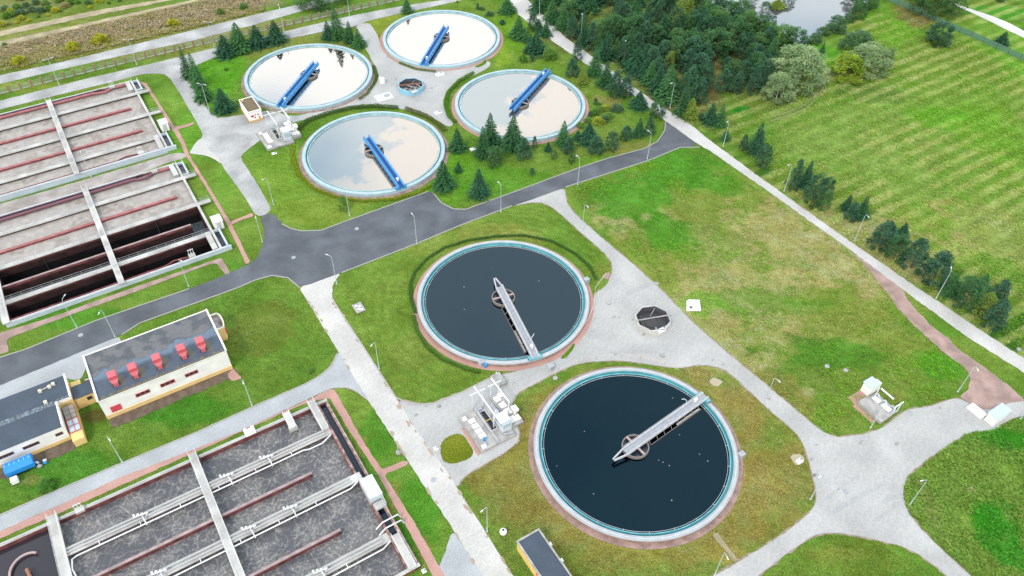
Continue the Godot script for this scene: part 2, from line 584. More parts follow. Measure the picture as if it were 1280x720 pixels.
var POND_LINE := PackedVector2Array()
var HOLES := [[-44.0, 15.85, -225.0, -187.0], [-27.25, 15.85, -180.2, -143.7], [-46.0, 19.45, -93.0, -55.9], [15.85, 17.6, -180.2, -174.0], [15.85, 17.6, -151.0, -143.7]]

func build_sky() -> void:
	var img := Image.create(1024, 512, false, Image.FORMAT_RGBF)
	var f := FastNoiseLite.new()
	f.seed = 4
	f.frequency = 1.0
	f.fractal_octaves = 5
	for y in 512:
		var el := PI / 2 - PI * (y + 0.5) / 512
		for x in 1024:
			var az := TAU * (x + 0.5) / 1024
			var c := Color(0.30, 0.31, 0.27)
			if el > -0.02:
				var d := Vector3(cos(el) * cos(az), sin(el), cos(el) * sin(az))
				var q := d / (d.y + 0.35)
				var n := f.get_noise_2d(q.x * 1.7, q.z * 1.7) 
				var cloud := smoothstep(-0.42, 0.36, n + 0.18 - maxf(0.0, sin(el) - 0.55) * 1.3)
				var gap := Color(0.50, 0.70, 0.92).lerp(Color(0.85, 0.95, 1.02), exp(-maxf(el, 0.0) * 3.0))
				c = gap.lerp(Color(1.30, 1.29, 1.27), cloud)
			img.set_pixel(x, y, c)
	var m := PanoramaSkyMaterial.new()
	m.panorama = ImageTexture.create_from_image(img)
	var sky := Sky.new()
	sky.sky_material = m
	var e := Environment.new()
	e.background_mode = Environment.BG_SKY
	e.sky = sky
	e.tonemap_mode = Environment.TONE_MAPPER_LINEAR
	e.tonemap_exposure = 1.5
	e.sdfgi_enabled = true
	e.ssao_enabled = true
	e.ssil_enabled = true
	var we := WorldEnvironment.new()
	we.name = "daylight"
	we.environment = e
	add_child(we)

func _ready() -> void:
	# ---- camera
	var cam := Camera3D.new()
	cam.name = "camera"
	cam.fov = 39.7608
	cam.near = 1.0
	cam.far = 4000.0
	add_child(cam)
	cam.position = Vector3(0, 120.267, 0)
	cam.rotation_degrees = Vector3(-45.035, 0, 1.326)
	cam.current = true
	# ---- sky, exposure and a veiled sun
	build_sky()
	var sun := DirectionalLight3D.new()
	sun.name = "sun"
	sun.light_energy = 0.5
	sun.light_color = Color(1.0, 0.96, 0.90)
	sun.light_angular_distance = 11.0
	sun.shadow_enabled = true
	sun.rotation_degrees = Vector3(-48, -28, 0)
	add_child(sun)

	rng.seed = 77
	N1.seed = 5; N1.frequency = 0.030; N1.fractal_octaves = 4
	N2.seed = 8; N2.frequency = 0.16; N2.fractal_octaves = 3
	N3.seed = 12; N3.frequency = 0.62; N3.fractal_octaves = 2
	BASE = seen_lin(104, 142, 48); BASE2 = seen_lin(126, 152, 60); STRAW = seen_lin(186, 186, 112)
	make_materials()
	POND_LINE = outline([202.74, -187, 193.12, -182.74, 191.63, -177.53, 197.85, -171.97, 198.09, -166.61, 199.8, -161.8, 202.58, -159.56, 198.63, -150.78, 198.25, -145.67, 202.58, -146.1, 217.86, -149.48, 224.73, -151.25, 231.58, -152.54, 243.9, -156.34, 252.35, -160.02], 2.0)
	lay_ground_tones()
	build_ground()
	lay_pavings()
	build_structures()

func lay_ground_tones() -> void:
	var green := seen_lin(92, 150, 38); var lush := seen_lin(48, 142, 22); var tan := seen_lin(184, 172, 116); var olive := seen_lin(142, 140, 56)
	var ochre := seen_lin(160, 142, 78); var dark := seen_lin(70, 108, 44); var brown := seen_lin(162, 146, 116); var lime := seen_lin(150, 178, 40); var rust := seen_lin(134, 108, 82)
	var vivid := seen_lin(108, 176, 28)
	# beyond the outer road: dry bank, brushwood
	zone([-135.11, -227.39, 103.21, 20.24], seen_lin(150, 150, 74), 0.95, 0.15)
	zone([-151.54, -242.7, 40.61, 12.11], seen_lin(120, 140, 60), 0.8, 0.5)
	zone([-160.1, -244.52, 12.69, 5], seen_lin(150, 145, 90), 0.9, 0.4)
	for q in [[-154.22, -215.54, 14.03, 4.24], [-142.66, -221.96, 14.32, 4.89], [-129.87, -226.61, 14.54, 5.02], [-117.44, -233.47, 14.86, 5.22], [-104.83, -241.69, 15.23, 6.02], [-91.48, -249.73, 15.6, 5.71]]:
		zone(q, brown, 0.95, 0.25)
	for q in [[-145.16, -206.15, 10.24, 2.22], [-132.39, -214.64, 10.52, 2.34], [-118.76, -223.1, 10.81, 2.46], [-102.58, -234.2, 11.18, 2.62], [-89.6, -242.45, 10.19, 2.75]]:
		zone(q, olive, 0.8, 0.5)
	# verge along the fence
	zone([-131.1, -194.95, 26.47, 3.73], seen_lin(150, 160, 60), 0.6, 0.5)
	# wood floor
	for q in [[28.42, -235.27, 22.88, 23.84], [46.23, -216.22, 16.87, 28.55], [61.49, -221.69, 17.18, 22.05], [13.53, -245.36, 15.64, 13.97], [50.2, -194.43, 9.01, 9.1]]:
		zone(q, rust, 0.55, 0.5)
	zone([27.15, -247.16, 5.76, 9.02], seen_lin(120, 135, 62), 0.9, 0.5)
	zone([61.98, -191.67, 4.92, 3.66], seen_lin(50, 150, 40), 0.95, 0.4)
	zone([57.03, -188.67, 8.85, 3.59], green, 0.5, 0.5)
	# the wide field
	zone([109.53, -185, 42.03, 60.55], seen_lin(128, 166, 62), 0.9, 0.5)
	zone([95.07, -173.34, 27.55, 21.71], seen_lin(140, 166, 80), 0.7, 0.6)
	zone([119.82, -189.31, 12.31, 7.2], vivid, 0.9, 0.6)
	zone([153.19, -225.92, 12.57, 35.37], seen_lin(112, 172, 40), 0.8, 0.6)
	zone([129.01, -174.68, 12.81, 21.91], seen_lin(120, 170, 40), 0.7, 0.7)
	zone([119.92, -245.08, 10.56, 12.27], seen_lin(120, 176, 40), 0.7, 0.6)
	zone([93.2, -222.18, 9.86, 7.83], seen_lin(96, 170, 30), 0.9, 0.5)
	zone([101.57, -201.66, 13.93, 6.06], seen_lin(110, 140, 74), 0.6, 0.5)
	zone([94.53, -141.62, 15.1, 11.47], seen_lin(146, 172, 62), 0.6, 0.7)
	zone([114.97, -143.76, 13.35, 11.66], tan, 0.4, 0.7)
	zone([132.44, -251.27, 7.53, 9.22], seen_lin(150, 124, 84), 0.8, 0.5)
	zone([158.13, -255.98, 16.41, 7.09], seen_lin(70, 160, 40), 0.8, 0.5)
	zone([148.15, -241.04, 15.73, 12], seen_lin(128, 166, 60), 0.8, 0.5)
	for q in [[78.98, -144.5, 4.18, 2.93], [70.28, -148.9, 3.09, 3.02], [62.79, -163.48, 3.66, 3.36], [66.66, -153.96, 5.9, 2.51], [85.8, -146.5, 3.45, 4.16], [99.77, -109.54, 5.63, 5.74], [99.18, -127.09, 2.85, 2.55], [105.37, -113.03, 5.04, 5.46]]:
		zone(q, seen_lin(58, 120, 40), 0.85, 0.5)  # dark turf beside the roadside trees, their soft shade put into its colour
	# the meadow in the middle
	zone([55.55, -124.39, 40.48, 43.8], seen_lin(140, 152, 66), 0.95, 0.3)
	zone([65.72, -137.82, 29.7, 19.58], tan, 0.85, 0.9)
	zone([48.49, -114.63, 18.51, 18.54], tan, 0.75, 0.9)
	zone([29.75, -145.07, 11.37, 8.83], tan, 0.6, 0.7)
	zone([34.52, -163.07, 20.27, 8.72], seen_lin(88, 154, 38), 0.95, 0.7)
	zone([30.4, -151.7, 10.1, 10.51], seen_lin(88, 154, 38), 0.9, 0.8)
	zone([34.44, -140.07, 7.44, 7.36], seen_lin(88, 154, 38), 0.9, 0.8)
	zone([50.69, -157.47, 7.95, 5.15], seen_lin(80, 156, 30), 0.7, 1.0)
	zone([59.12, -117.28, 11.92, 4.71], green, 0.6, 1.2)
	zone([43.6, -137.05, 12.89, 8.3], green, 0.45, 0.9)
	zone([39.11, -116.64, 4.4, 3.28], vivid, 0.55, 1.1)
	zone([63.77, -103.14, 14.43, 6.67], seen_lin(86, 140, 40), 0.9, 0.6)
	zone([83.88, -101.69, 6.38, 4.94], seen_lin(90, 160, 30), 0.85, 0.5)
	zone([58.78, -95.98, 10.85, 5.86], seen_lin(110, 140, 52), 0.8, 0.6)
	zone([73.37, -98.37, 6.28, 3.19], seen_lin(120, 145, 55), 0.6, 0.6)
	zone([56.76, -94, 1.84, 1.53], tan, 0.7, 0.5)
	zone([88.19, -111.37, 11.67, 4.48], seen_lin(96, 150, 44), 0.6, 0.6)
	# lawn about the middle tank, the two near lawns
	zone([-11.32, -110.48, 27.92, 24.73], seen_lin(122, 146, 54), 0.8, 0.3)
	zone([-11.13, -135.14, 21.79, 10.91], seen_lin(140, 154, 64), 0.7, 0.5)
	zone([-2.13, -138.22, 11.03, 3.91], seen_lin(170, 166, 92), 0.5, 0.7)
	zone([-18.62, -101.68, 6.29, 6.18], seen_lin(140, 150, 70), 0.5, 0.7)
	zone([23.16, -77.24, 32.5, 23.11], seen_lin(164, 147, 76), 0.97, 0.2)
	zone([-0.61, -73.42, 6.88, 9.42], seen_lin(156, 144, 70), 0.8, 0.5)
	zone([48.2, -76.3, 8.44, 9.7], ochre, 0.6, 0.7)
	zone([48.7, -91.89, 9.11, 6.4], seen_lin(156, 142, 78), 0.6, 0.7)
	zone([25.43, -60.91, 14.23, 1.92], seen_lin(170, 156, 72), 0.6, 0.5)
	zone([18.87, -59.39, 11.53, 2.7], seen_lin(140, 140, 56), 0.4, 0.8)
	zone([54.86, -60.27, 10.35, 3.81], seen_lin(120, 142, 48), 0.8, 0.5)
	zone([52.5, -61.02, 6.49, 1.37], seen_lin(150, 150, 70), 0.5, 0.7)
	# rank growth at the lower edge of the field
	zone([80.35, -69.41, 15.01, 16.65], seen_lin(124, 150, 60), 0.9, 0.3)
	zone([80.43, -67.94, 5.68, 7.41], lush, 0.95, 0.7)
	zone([81.63, -62.29, 3.93, 4.18], seen_lin(40, 150, 24), 0.9, 0.6)
	zone([90.03, -84.42, 5.89, 2.8], seen_lin(56, 140, 30), 0.9, 0.5)
	zone([71.51, -69.19, 2.45, 9.01], seen_lin(142, 150, 76), 0.6, 0.6)
	zone([79.99, -73.66, 1.95, 1.26], tan, 0.6, 0.6)
	# lawns on the near left
	zone([-53.04, -100.64, 18.74, 18.46], seen_lin(112, 142, 52), 0.8, 0.3)
	zone([-49.86, -107.07, 6.42, 8.64], seen_lin(126, 134, 60), 0.6, 0.7)
	zone([-59.82, -86.95, 11.7, 4.31], seen_lin(72, 140, 34), 0.8, 0.5)
	zone([-74.77, -73.03, 12.25, 6.25], seen_lin(74, 138, 40), 0.8, 0.4)
	zone([-80.87, -71.3, 2.15, 1.23], seen_lin(150, 140, 80), 0.6, 0.5)
	zone([-87.68, -108.74, 17.72, 3.94], seen_lin(92, 150, 42), 0.9, 0.3)
	zone([-75.45, -84.72, 2.59, 1.75], seen_lin(116, 100, 60), 0.9, 0.4)
	zone([-23.9, -82.66, 4.31, 8.61], seen_lin(78, 140, 36), 0.7, 0.5)
	zone([-13.77, -67.01, 5.31, 7.33], seen_lin(78, 142, 32), 0.8, 0.5)
	zone([-8.98, -79.34, 3.68, 3.66], seen_lin(138, 140, 52), 0.7, 0.4)
	for q in [[-25.83, -79.21, 0.71, 3.32], [-19.08, -69.1, 0.8, 4.5], [-13.1, -59.96, 0.77, 3.53]]:
		zone(q, seen_lin(150, 140, 70), 0.7, 0.4)
	# lawns about the far tanks
	zone([-84.42, -180.84, 8.46, 22.84], seen_lin(112, 164, 46), 0.8, 0.3)
	zone([-69.61, -153.59, 5.78, 15.7], seen_lin(124, 162, 60), 0.8, 0.3)
	zone([-94.91, -190.29, 8.72, 9.67], seen_lin(130, 164, 62), 0.8, 0.3)
	zone([-85.91, -205.66, 8.24, 17.79], seen_lin(104, 166, 30), 0.9, 0.3)
	zone([-57.07, -154.06, 9.68, 15.76], seen_lin(130, 162, 54), 0.8, 0.4)
	zone([-45.58, -144.7, 13.11, 7.63], seen_lin(140, 158, 56), 0.7, 0.5)
	zone([-41.85, -231.88, 7.47, 15.56], seen_lin(150, 158, 50), 0.8, 0.5)
	zone([-1.86, -233.81, 9.06, 18.89], seen_lin(124, 164, 36), 0.9, 0.4)
	zone([-4.5, -218.64, 4.33, 7.67], lime, 0.7, 0.7)
	zone([-16.54, -159.46, 7.94, 13.09], seen_lin(112, 164, 36), 0.8, 0.4)
	zone([-0.59, -156.18, 13.76, 9.58], seen_lin(100, 154, 40), 0.8, 0.4)
	zone([20.02, -173.95, 14.69, 18.13], seen_lin(126, 148, 62), 0.9, 0.4)
	zone([24.47, -194.16, 4.93, 4.95], seen_lin(164, 150, 90), 0.8, 0.6)
	zone([30.34, -172.56, 7.52, 3.58], seen_lin(160, 140, 78), 0.5, 0.7)
	zone([23.61, -165.34, 14.27, 3.41], seen_lin(116, 160, 40), 0.8, 0.5)
	zone([10.26, -209.97, 7.05, 9.11], seen_lin(116, 150, 44), 0.7, 0.5)

func lay_pavings() -> void:
	# far side
	paved("outer_road", "old_road", 0.022, [-23.22, -248.72, -14.98, -248.93, 0.91, -248.01, 17.81, -248.03, 38.23, -248.37, 60.07, -248.73, 76.24, -248.55, 87.62, -248.79, 101.74, -247.7, 111.01, -248.16, 121.77, -242.01, 102.51, -243.02, 85.99, -244.96, 76.33, -243.88, 57.81, -242.21, 37.55, -241.71, 18.94, -242.93, 1.21, -243.62, -15.66, -243.81, -23.73, -244.13])
	paved("dirt_track", "dirt_track", 0.02, [-18.32, -273.51, -4.97, -273.35, 13.8, -273.5, 40.22, -271.91, 46.41, -272.43, 45.04, -273.21, 16.9, -276.79, -4.39, -277.21, -17.95, -276.75], 1.2, 0.5)
	paved("dirt_track", "dirt_track", 0.02, [-18.63, -270.85, -7.77, -269.69, 15.38, -269.47, 45.4, -268.94, 51.41, -269.56, 53.24, -268.51, 44.9, -267.22, 14.93, -267.27, -8.15, -267.05, -18.99, -267.72], 1.2, 0.5)
	var inner := [-22.82, -234.65, -16.91, -234.44, 6, -234.67, 25.95, -233.98, 43.03, -233.97, 57.83, -233.47, 85.51, -232.79, 102.48, -230.81, 118.62, -227.57, 127.63, -227.22, 132.32, -224.54, 120.07, -224.7, 100.23, -226.23, 89.23, -226.86, 84.4, -225.31, 76.22, -227, 62.41, -228.47, 48.19, -228.72, 39.57, -228.22, 33.06, -226.12, 30.45, -223.47, 30.35, -210.57, 30.24, -199.88, 31.81, -195.81, 36.33, -194.95, 45.08, -192.55, 48.61, -186.84, 48.92, -183.54, 43.06, -183.92, 32.49, -177.59, 30.67, -175.87, 30.81, -164.29, 30.39, -151.39, 26.48, -150.68, 26.49, -160.32, 25.83, -172.88, 25.84, -178.72, 24.94, -182.45, 20.13, -184.08, 23.49, -188.63, 25.33, -189.23, 25.83, -192.33, 25.91, -198.38, 26.09, -211.15, 25.93, -223.55, 24.95, -226.67, 22.2, -228.28, 19.15, -229.54, 14.62, -229.13, -1.35, -229.59, -17.54, -229.73, -23.46, -229.15]
	soil_edge(inner, 0.012, 0.15)
	paved("inner_road", "old_road", 0.024, inner)
	paved("forecourt", "forecourt", 0.021, [84.84, -226.29, 89.22, -225.62, 87.83, -216.7, 84.83, -206.89, 85.44, -198.84, 88.86, -192.57, 96.29, -186.66, 103.49, -185.11, 107.75, -185.86, 110.28, -185.47, 107.97, -182.5, 103.08, -181.13, 95.9, -180.18, 90.25, -176.51, 86.91, -172.69, 85.56, -166.97, 84.99, -162.35, 82.6, -160.67, 81.85, -163.75, 80.33, -167.77, 75.75, -175.49, 68.68, -181.96, 64.57, -183.43, 58.77, -183.6, 50.81, -183.76, 44.5, -184.82, 41.63, -189.15, 45.08, -192.55, 48.61, -186.84, 60.64, -185.27, 65.89, -186.43, 71.44, -188, 76.71, -192.39, 78.79, -197.38, 79.34, -201.31, 81.08, -210.2, 82.49, -219.2])
	for q in [[-26.68, -186.67, -23.31, -186.39, -12.85, -186.15, 8.97, -186.13, 16.94, -186.36, 19.71, -184.73, 19.47, -182.48, 16.01, -182.95, 2.67, -181.32, -13.56, -181.98, -23.94, -181.67, -27.29, -181.67]]:
		paved("basin_path", "pale_paving", 0.021, q)
	# brick walks
	paved("brick_walk", "brick_path", 0.027, [17.7, -226.32, 19.51, -223.77, 19.84, -213.86, 20.3, -199.48, 20.76, -196.6, 20.64, -189.48, 20.01, -182.95, 20.45, -168.95, 20.63, -156.52, 20.7, -151.47, 20.14, -137.11, 19.14, -136.82, 19.76, -152.03, 19.81, -156.32, 19.69, -169.04, 19.24, -183.8, 19.66, -189.64, 19.43, -197.81, 19.15, -212.85, 18.61, -222.81, 17.19, -225.12], 0.5)
	paved("brick_walk", "brick_path", 0.026, [20.53, -198.03, 23.09, -197.4, 25.51, -197.73, 25.18, -196.61, 22.95, -196.18, 20.48, -196.33], 0.3)
	paved("brick_walk", "brick_path", 0.026, [20.74, -152.76, 23.66, -153.03, 26.2, -153.2, 25.98, -151.98, 23.54, -152.09, 20.7, -151.47], 0.3)
	paved("brick_walk", "faded_brick", 0.025, [-30.57, -142.82, -20.34, -141.97, -4.25, -142.22, 13.14, -141.89, 15.25, -141.83, 15.38, -136.14, 14.34, -135.61, 13.8, -140.6, 12.02, -141.08, -4.93, -140.7, -20.57, -140.58, -28.31, -140.23, -28.4, -136.42, -31.34, -136.77], 0.4)
	# the main road
	paved("asphalt_road", "asphalt", 0.042, [-35.6, -136.08, -30.06, -135.76, -25.54, -135.41, -12.22, -136.33, 6.51, -135.78, 14.27, -135.94, 21.35, -136.98, 25.24, -142.33, 26.59, -146.66, 26.99, -151.05, 30.29, -151.11, 30.53, -145.95, 31.8, -143.22, 33.53, -141.22, 37.54, -139.16, 43.1, -139.29, 65.03, -139.43, 65.79, -138.8, 65.75, -133.84, 67.12, -130.42, 69.48, -128.84, 82.28, -128.66, 101.68, -128.6, 110.85, -128.12, 121.46, -126.74, 126.59, -127.47, 131.58, -130.55, 134.6, -134.55, 134.98, -121.27, 131.97, -120.96, 129.92, -122.37, 119.05, -122.08, 94.73, -123.83, 84.12, -123.99, 79.62, -124.38, 66.59, -124.48, 53.91, -123.98, 35.87, -123.88, 26.48, -124.09, 25.4, -128.27, 22.73, -130.73, 19.34, -131.18, 15.22, -130.84, -4.82, -131.11, -8.73, -129.69, -13.65, -129.45, -31.04, -128.38, -36.43, -128.58])
	paved("apron", "concrete_path", 0.03, [-36.25, -130.21, -30.85, -129.82, -16.65, -129.34, -9.05, -129.63, -9.23, -127.52, -9.91, -127.2, -16.28, -127.46, -16.51, -124.11, -18.1, -121.9, -20.51, -124.25, -31.52, -124.76, -36.78, -125.4], 0.6)
	# white concrete roads
	paved("concrete_road", "light_bed", 0.034, [26.38, -124.29, 35.72, -123.97, 32.8, -121.43, 31.35, -118.4, 31.05, -115.59, 31.13, -103.72, 31.15, -87.51, 31.09, -78.55, 31.6, -70.99, 31.66, -63.94, 31.61, -47.85, 31.56, -32.43, 27.67, -34.81, 27.45, -49.48, 27.3, -58.83, 26.66, -81.23, 26.44, -92.55, 26.39, -104.62, 26.43, -119.44], 0.5, 0.2)
	paved("boundary_road", "light_bed", 0.036, [137.81, -224.2, 142.54, -221.49, 141.3, -212.51, 137.65, -186.08, 137.99, -164.49, 138.16, -144.11, 139.36, -129.51, 138.87, -119.39, 138.88, -99.53, 139.44, -74.55, 140.23, -55.94, 141.03, -43.98, 142.03, -30.13, 142.51, -12.69, 138.34, -10.32, 138.86, -28.06, 137.15, -41.16, 137.02, -55.89, 137.19, -72.09, 136.57, -97.19, 135.87, -112.14, 135.82, -116.62, 135.04, -120.39, 134.6, -134.55, 135.37, -149.63, 133.6, -169.73, 132.75, -187.73, 133.16, -210.52], 0.8, 0.25)
	var near_court := [79.62, -124.38, 84.12, -123.99, 94.73, -123.83, 92.25, -120.59, 91, -116.75, 90.75, -112.45, 91.33, -101.97, 91.92, -93.91, 92.14, -84.75, 91.65, -71.84, 92.24, -62.3, 93.04, -53.21, 93.47, -46.38, 94.02, -40.41, 95.22, -38.27, 97.48, -37.1, 103.36, -35.16, 108.23, -35.54, 111.81, -35.71, 115.63, -33.84, 122.29, -32.65, 122.84, -29.9, 124.07, -27.87, 129.99, -26.89, 133.19, -25.17, 129.94, -23.03, 126.86, -24.26, 120.77, -24.21, 118.16, -26.2, 113.84, -26.58, 109.56, -26.58, 103.7, -26.64, 99.23, -26.15, 95.67, -24.12, 93.46, -20.21, 93.16, -12.94, 93.44, -8.85, 94.06, 3.87, 89.95, 1.35, 89.92, -9.78, 90.21, -12.22, 88.86, -17.34, 84.16, -22.34, 80.87, -25.34, 77.83, -26.87, 71.5, -26.96, 66.78, -26.68, 62.39, -26.6, 46.04, -27.34, 42.54, -30.6, 60.01, -30.05, 69.73, -29.66, 75.18, -29.65, 80.56, -30.13, 83.09, -31.41, 86.55, -36.11, 88.8, -39.57, 89.88, -42.92, 89.33, -47.4, 89.18, -53.54, 89.15, -58.98, 88.51, -61.22, 85.83, -64.02, 81, -65.52, 72.99, -72.94, 65.63, -76.67, 60.26, -77.11, 49.93, -76.6, 47.64, -72.64, 46.67, -68.09, 43.97, -66.76, 34.59, -66.35, 32.64, -65.7, 31.57, -64.9, 31.52, -70.84, 31.01, -78.39, 31.07, -87.35, 34.23, -83.72, 36.56, -82.74, 42.42, -82.24, 49.06, -82.48, 52.87, -81.33, 61.83, -79.43, 66.54, -80.44, 75.62, -85.91, 79.2, -90.82, 82.26, -90.67, 85.51, -93.02, 87.18, -94.36, 88.75, -97.92, 87.86, -116.2, 87.41, -120.63, 85.11, -123.05]
	soil_edge(near_court, 0.016)
	paved("forecourt", "forecourt", 0.023, near_court)
	var gravel := [26.25, -103.49, 23.97, -100.85, 21.01, -99.65, 17.94, -99.24, 8.26, -99.2, -2.6, -98.96, -15.94, -99.28, -27.55, -99.43, -34.9, -99.41, -39.63, -99.45, -39.95, -96.56, -35.31, -96.33, -21.78, -96.44, 3.5, -95.26, 21.04, -95.81, 22.55, -95.57, 25.05, -93.83, 27.1, -87.6, 28.74, -88.32, 27.24, -102.66]
	soil_edge(gravel, 0.014, 0.12)
	paved("gravel_path", "concrete_path", 0.025, gravel, 0.8)
	paved("gravel_path", "concrete_path", 0.025, [27.28, -58.51, 25.4, -56.7, 22.04, -53.7, 17.75, -50.33, 18.68, -44.38, 27.82, -38.78], 0.8)
	# brick walks by the near basin
	paved("brick_walk", "brick_path", 0.028, [-39.96, -96.41, -35.32, -96.25, -16.57, -96.52, 3.47, -95.18, 21.76, -95.6, 22.12, -94.94, 21.88, -83.12, 22.2, -74.81, 26.61, -74.4, 26.85, -73.31, 22.14, -73.73, 22.49, -62.6, 22.43, -53.62, 22.15, -40.88, 20.33, -42, 20.88, -55.81, 21.24, -75.02, 20.64, -84.88, 20.57, -93.91, 15.95, -94.98, 8.3, -95, -10.28, -94.91, -28.34, -94.74, -35.49, -94.97, -40.14, -94.78], 0.4)
	paved("brick_road", "faded_brick", 0.029, [137.08, -72, 137.23, -63.54, 136.93, -57.07, 135.83, -55.76, 134.21, -50.99, 133.6, -47.14, 133.39, -43.68, 132.86, -38.78, 133.17, -33.58, 132.95, -27.53, 132.67, -24.83, 129.65, -26.66, 123.91, -27.75, 122.29, -32.65, 125.33, -32.58, 128.61, -34.24, 129.76, -36.34, 129.36, -40.65, 130, -45.72, 130.49, -50.05, 131.62, -54.43, 133.94, -59.71, 135.75, -65.61], 0.8, 0.4)
	# paving round the tanks
	for q in TANKS:
		var b := MB.new()
		b.lathe([Vector2(19.0, 0.0), Vector2(19.0, 0.035), Vector2(17.9, 0.035)], 96)
		var o := struct("tank_paving", b, M.mossy_brick if q[0] < 61.0 or q[1] > -60.0 else M.brick_path)
		o.position = W(q[0], q[1])
	lawn_island([33.81, -74.5, 35.36, -74.95, 37.87, -74.44, 37.8, -69.14, 35.51, -68.81, 32.72, -69.55, 31.99, -71.13, 32.77, -73.16], seen_lin(140, 142, 56))
	lawn_island([62.96, -79.7, 65.5, -80.33, 67.53, -81.56, 67.32, -80.71, 65.05, -79.4, 63.02, -78.95], seen_lin(112, 150, 50))
	lawn_island([104.12, -185.27, 106.87, -185.29, 109.32, -187.12, 108.78, -185.26, 106.81, -184.25, 104.68, -183.88], seen_lin(112, 150, 50))
	# soil washed on to the white road's edges, its joints, and old tyre streaks on the pale junction
	var soil := MB.new()
	var edge_r := [31.31, -117.88, 31.13, -103.72, 31.15, -87.51, 31.09, -78.55, 31.6, -70.99, 31.66, -63.94, 31.6, -55.54, 31.66, -47.21]
	var edge_l := [26.43, -119.44, 26.39, -104.62, 26.44, -92.55, 26.66, -81.23, 27.05, -69.46, 27.3, -58.83, 27.08, -51.86]
	for n in 46:
		var e: Array = edge_r if n % 3 else edge_l
		var i := (rng.randi() % (e.size() / 2 - 1)) * 2
		var a := Vector2(e[i], e[i + 1]).lerp(Vector2(e[i + 2], e[i + 3]), rng.randf())
		var d := (Vector2(e[i + 2], e[i + 3]) - Vector2(e[i], e[i + 1])).normalized()
		a += Vector2(-d.y, d.x) * (rng.randf_range(0.0, 0.7) if n % 3 else -rng.randf_range(0.0, 0.4))
		var blot := PackedVector2Array()
		var L := rng.randf_range(0.25, 1.1); var H := rng.randf_range(0.12, 0.38)
		for k in 11:
			var g := TAU * k / 11.0
			var q := a + d * cos(g) * L * rng.randf_range(0.6, 1.1) + Vector2(-d.y, d.x) * sin(g) * H * rng.randf_range(0.5, 1.2)
			var at := W(q.x, q.y)
			blot.append(Vector2(at.x, at.z))
		soil.sheet(blot, 0.039 + 0.0003 * n)
	struct("soil_on_road", soil, M.road_soil)
	var joints := MB.new()
	for n in 11:
		var v := -122.0 + n * 6.6
		var ends := []
		for e in [edge_l, edge_r]:
			for i in range(0, e.size() - 2, 2):
				if v >= e[i + 1] and v < e[i + 3]:
					ends.append(lerpf(e[i], e[i + 2], (v - e[i + 1]) / (e[i + 3] - e[i + 1])))
					break
		if ends.size() == 2:
			joints.span(float(ends[0]) + 0.2, float(ends[1]) - 0.2, 0.0345, 0.0352, v, v + 0.07)
	var jo := struct("road_joints", joints, M.road_joint)
	jo.rotation.y = PHI
	var spots := MB.new()
	for q in [[82.8, -75.63, 86.72, -74.04, 82.07, -78.63, 77.97, -76.02, 73.51, -83, 79.92, -82.54, 63.77, -80.89, 51.43, -79.02, 89.61, -61.74, 91.36, -50.46, 104.89, -32.81, 98.44, -33.72, 87.86, -34.37, 89.17, -39.34, 116.23, -31.12, 88.99, -29.98, 74.65, -74.34, 33.69, -81.08, 38.76, -81.19, 53.25, -79.05, 83.03, -191.27, 81.17, -177.48, 87.94, -180.81, 91.76, -173.68, 84, -204.04]]:
		for i in range(0, q.size(), 2):
			for m in 2:
				var blot := PackedVector2Array()
				var c := Vector2(q[i], q[i + 1]) + Vector2(rng.randf_range(-2, 2), rng.randf_range(-2, 2))
				var L := rng.randf_range(0.15, 0.6)
				for k in 11:
					var g := TAU * k / 11.0
					var at := W(c.x + cos(g) * L * rng.randf_range(0.5, 1.6), c.y + sin(g) * L * 0.6 * rng.randf_range(0.5, 1.4))
					blot.append(Vector2(at.x, at.z))
				spots.sheet(blot, 0.0285 + 0.0002 * i)
	struct("stains_on_forecourt", spots, M.court_stain)
	paved("concrete_patch", "light_bed", 0.0295, [20.13, -184.08, 23.39, -188.28, 25.22, -188.87, 25.04, -182.79, 25.94, -179.05, 25.87, -175.56, 24.94, -178.46, 23.39, -181.36, 21.59, -182.82], 0.5, 0.1)
	for q in [[84.03, -30.84, 88.17, -31.03, 92.91, -30.93, 92.64, -30.34, 88.04, -30.38, 83.8, -30.09], [82.65, -28.51, 85.66, -28.43, 91.59, -28.04, 94.62, -27.84, 94.35, -27.09, 91.09, -27.26, 85.42, -27.52, 82.54, -27.72], [87.71, -23.71, 90.04, -23.66, 94.45, -23.96, 94.42, -23.27, 90.03, -22.98, 87.7, -23.03], [91.75, -25.43, 94.88, -25.32, 94.84, -24.44, 91.48, -24.53], [84.76, -87.49, 89.21, -87.64, 93.1, -86.46, 93.22, -85.52, 88.74, -86.5, 84.62, -86.19], [71.93, -75.98, 77.77, -73.19, 80.93, -70.56, 80.53, -70.07, 77.25, -72.53, 71.83, -75.31], [68.22, -90.35, 72.13, -89.6, 76.32, -90.89, 76.35, -90.05, 72.18, -88.5, 68.28, -89.26]]:
		paved("tyre_streak", "streak", 0.0275, q, 0.5, 0.25)
	paved("soil_strip", "wet_soil", 0.013, [-15.67, -110.34, -10.67, -110.02, 7.58, -110.5, 7.86, -108.49, 7.48, -107.81, -4.76, -107.72, -15.21, -107.4], 0.5, 0.5)
	paved("soil_strip", "wet_soil", 0.013, [-34.93, -108.59, -22.21, -109.05, -21.26, -107.69, -22.16, -106.48, -34, -106.2], 0.5, 0.5)
	# kerbs
	kerb([-35.6, -136.08, -30.06, -135.76, -25.54, -135.41, -12.22, -136.33, 6.51, -135.78])
	kerb([30.53, -145.95, 31.8, -143.22, 33.53, -141.22, 37.54, -139.16, 43.1, -139.29, 65.03, -139.43])
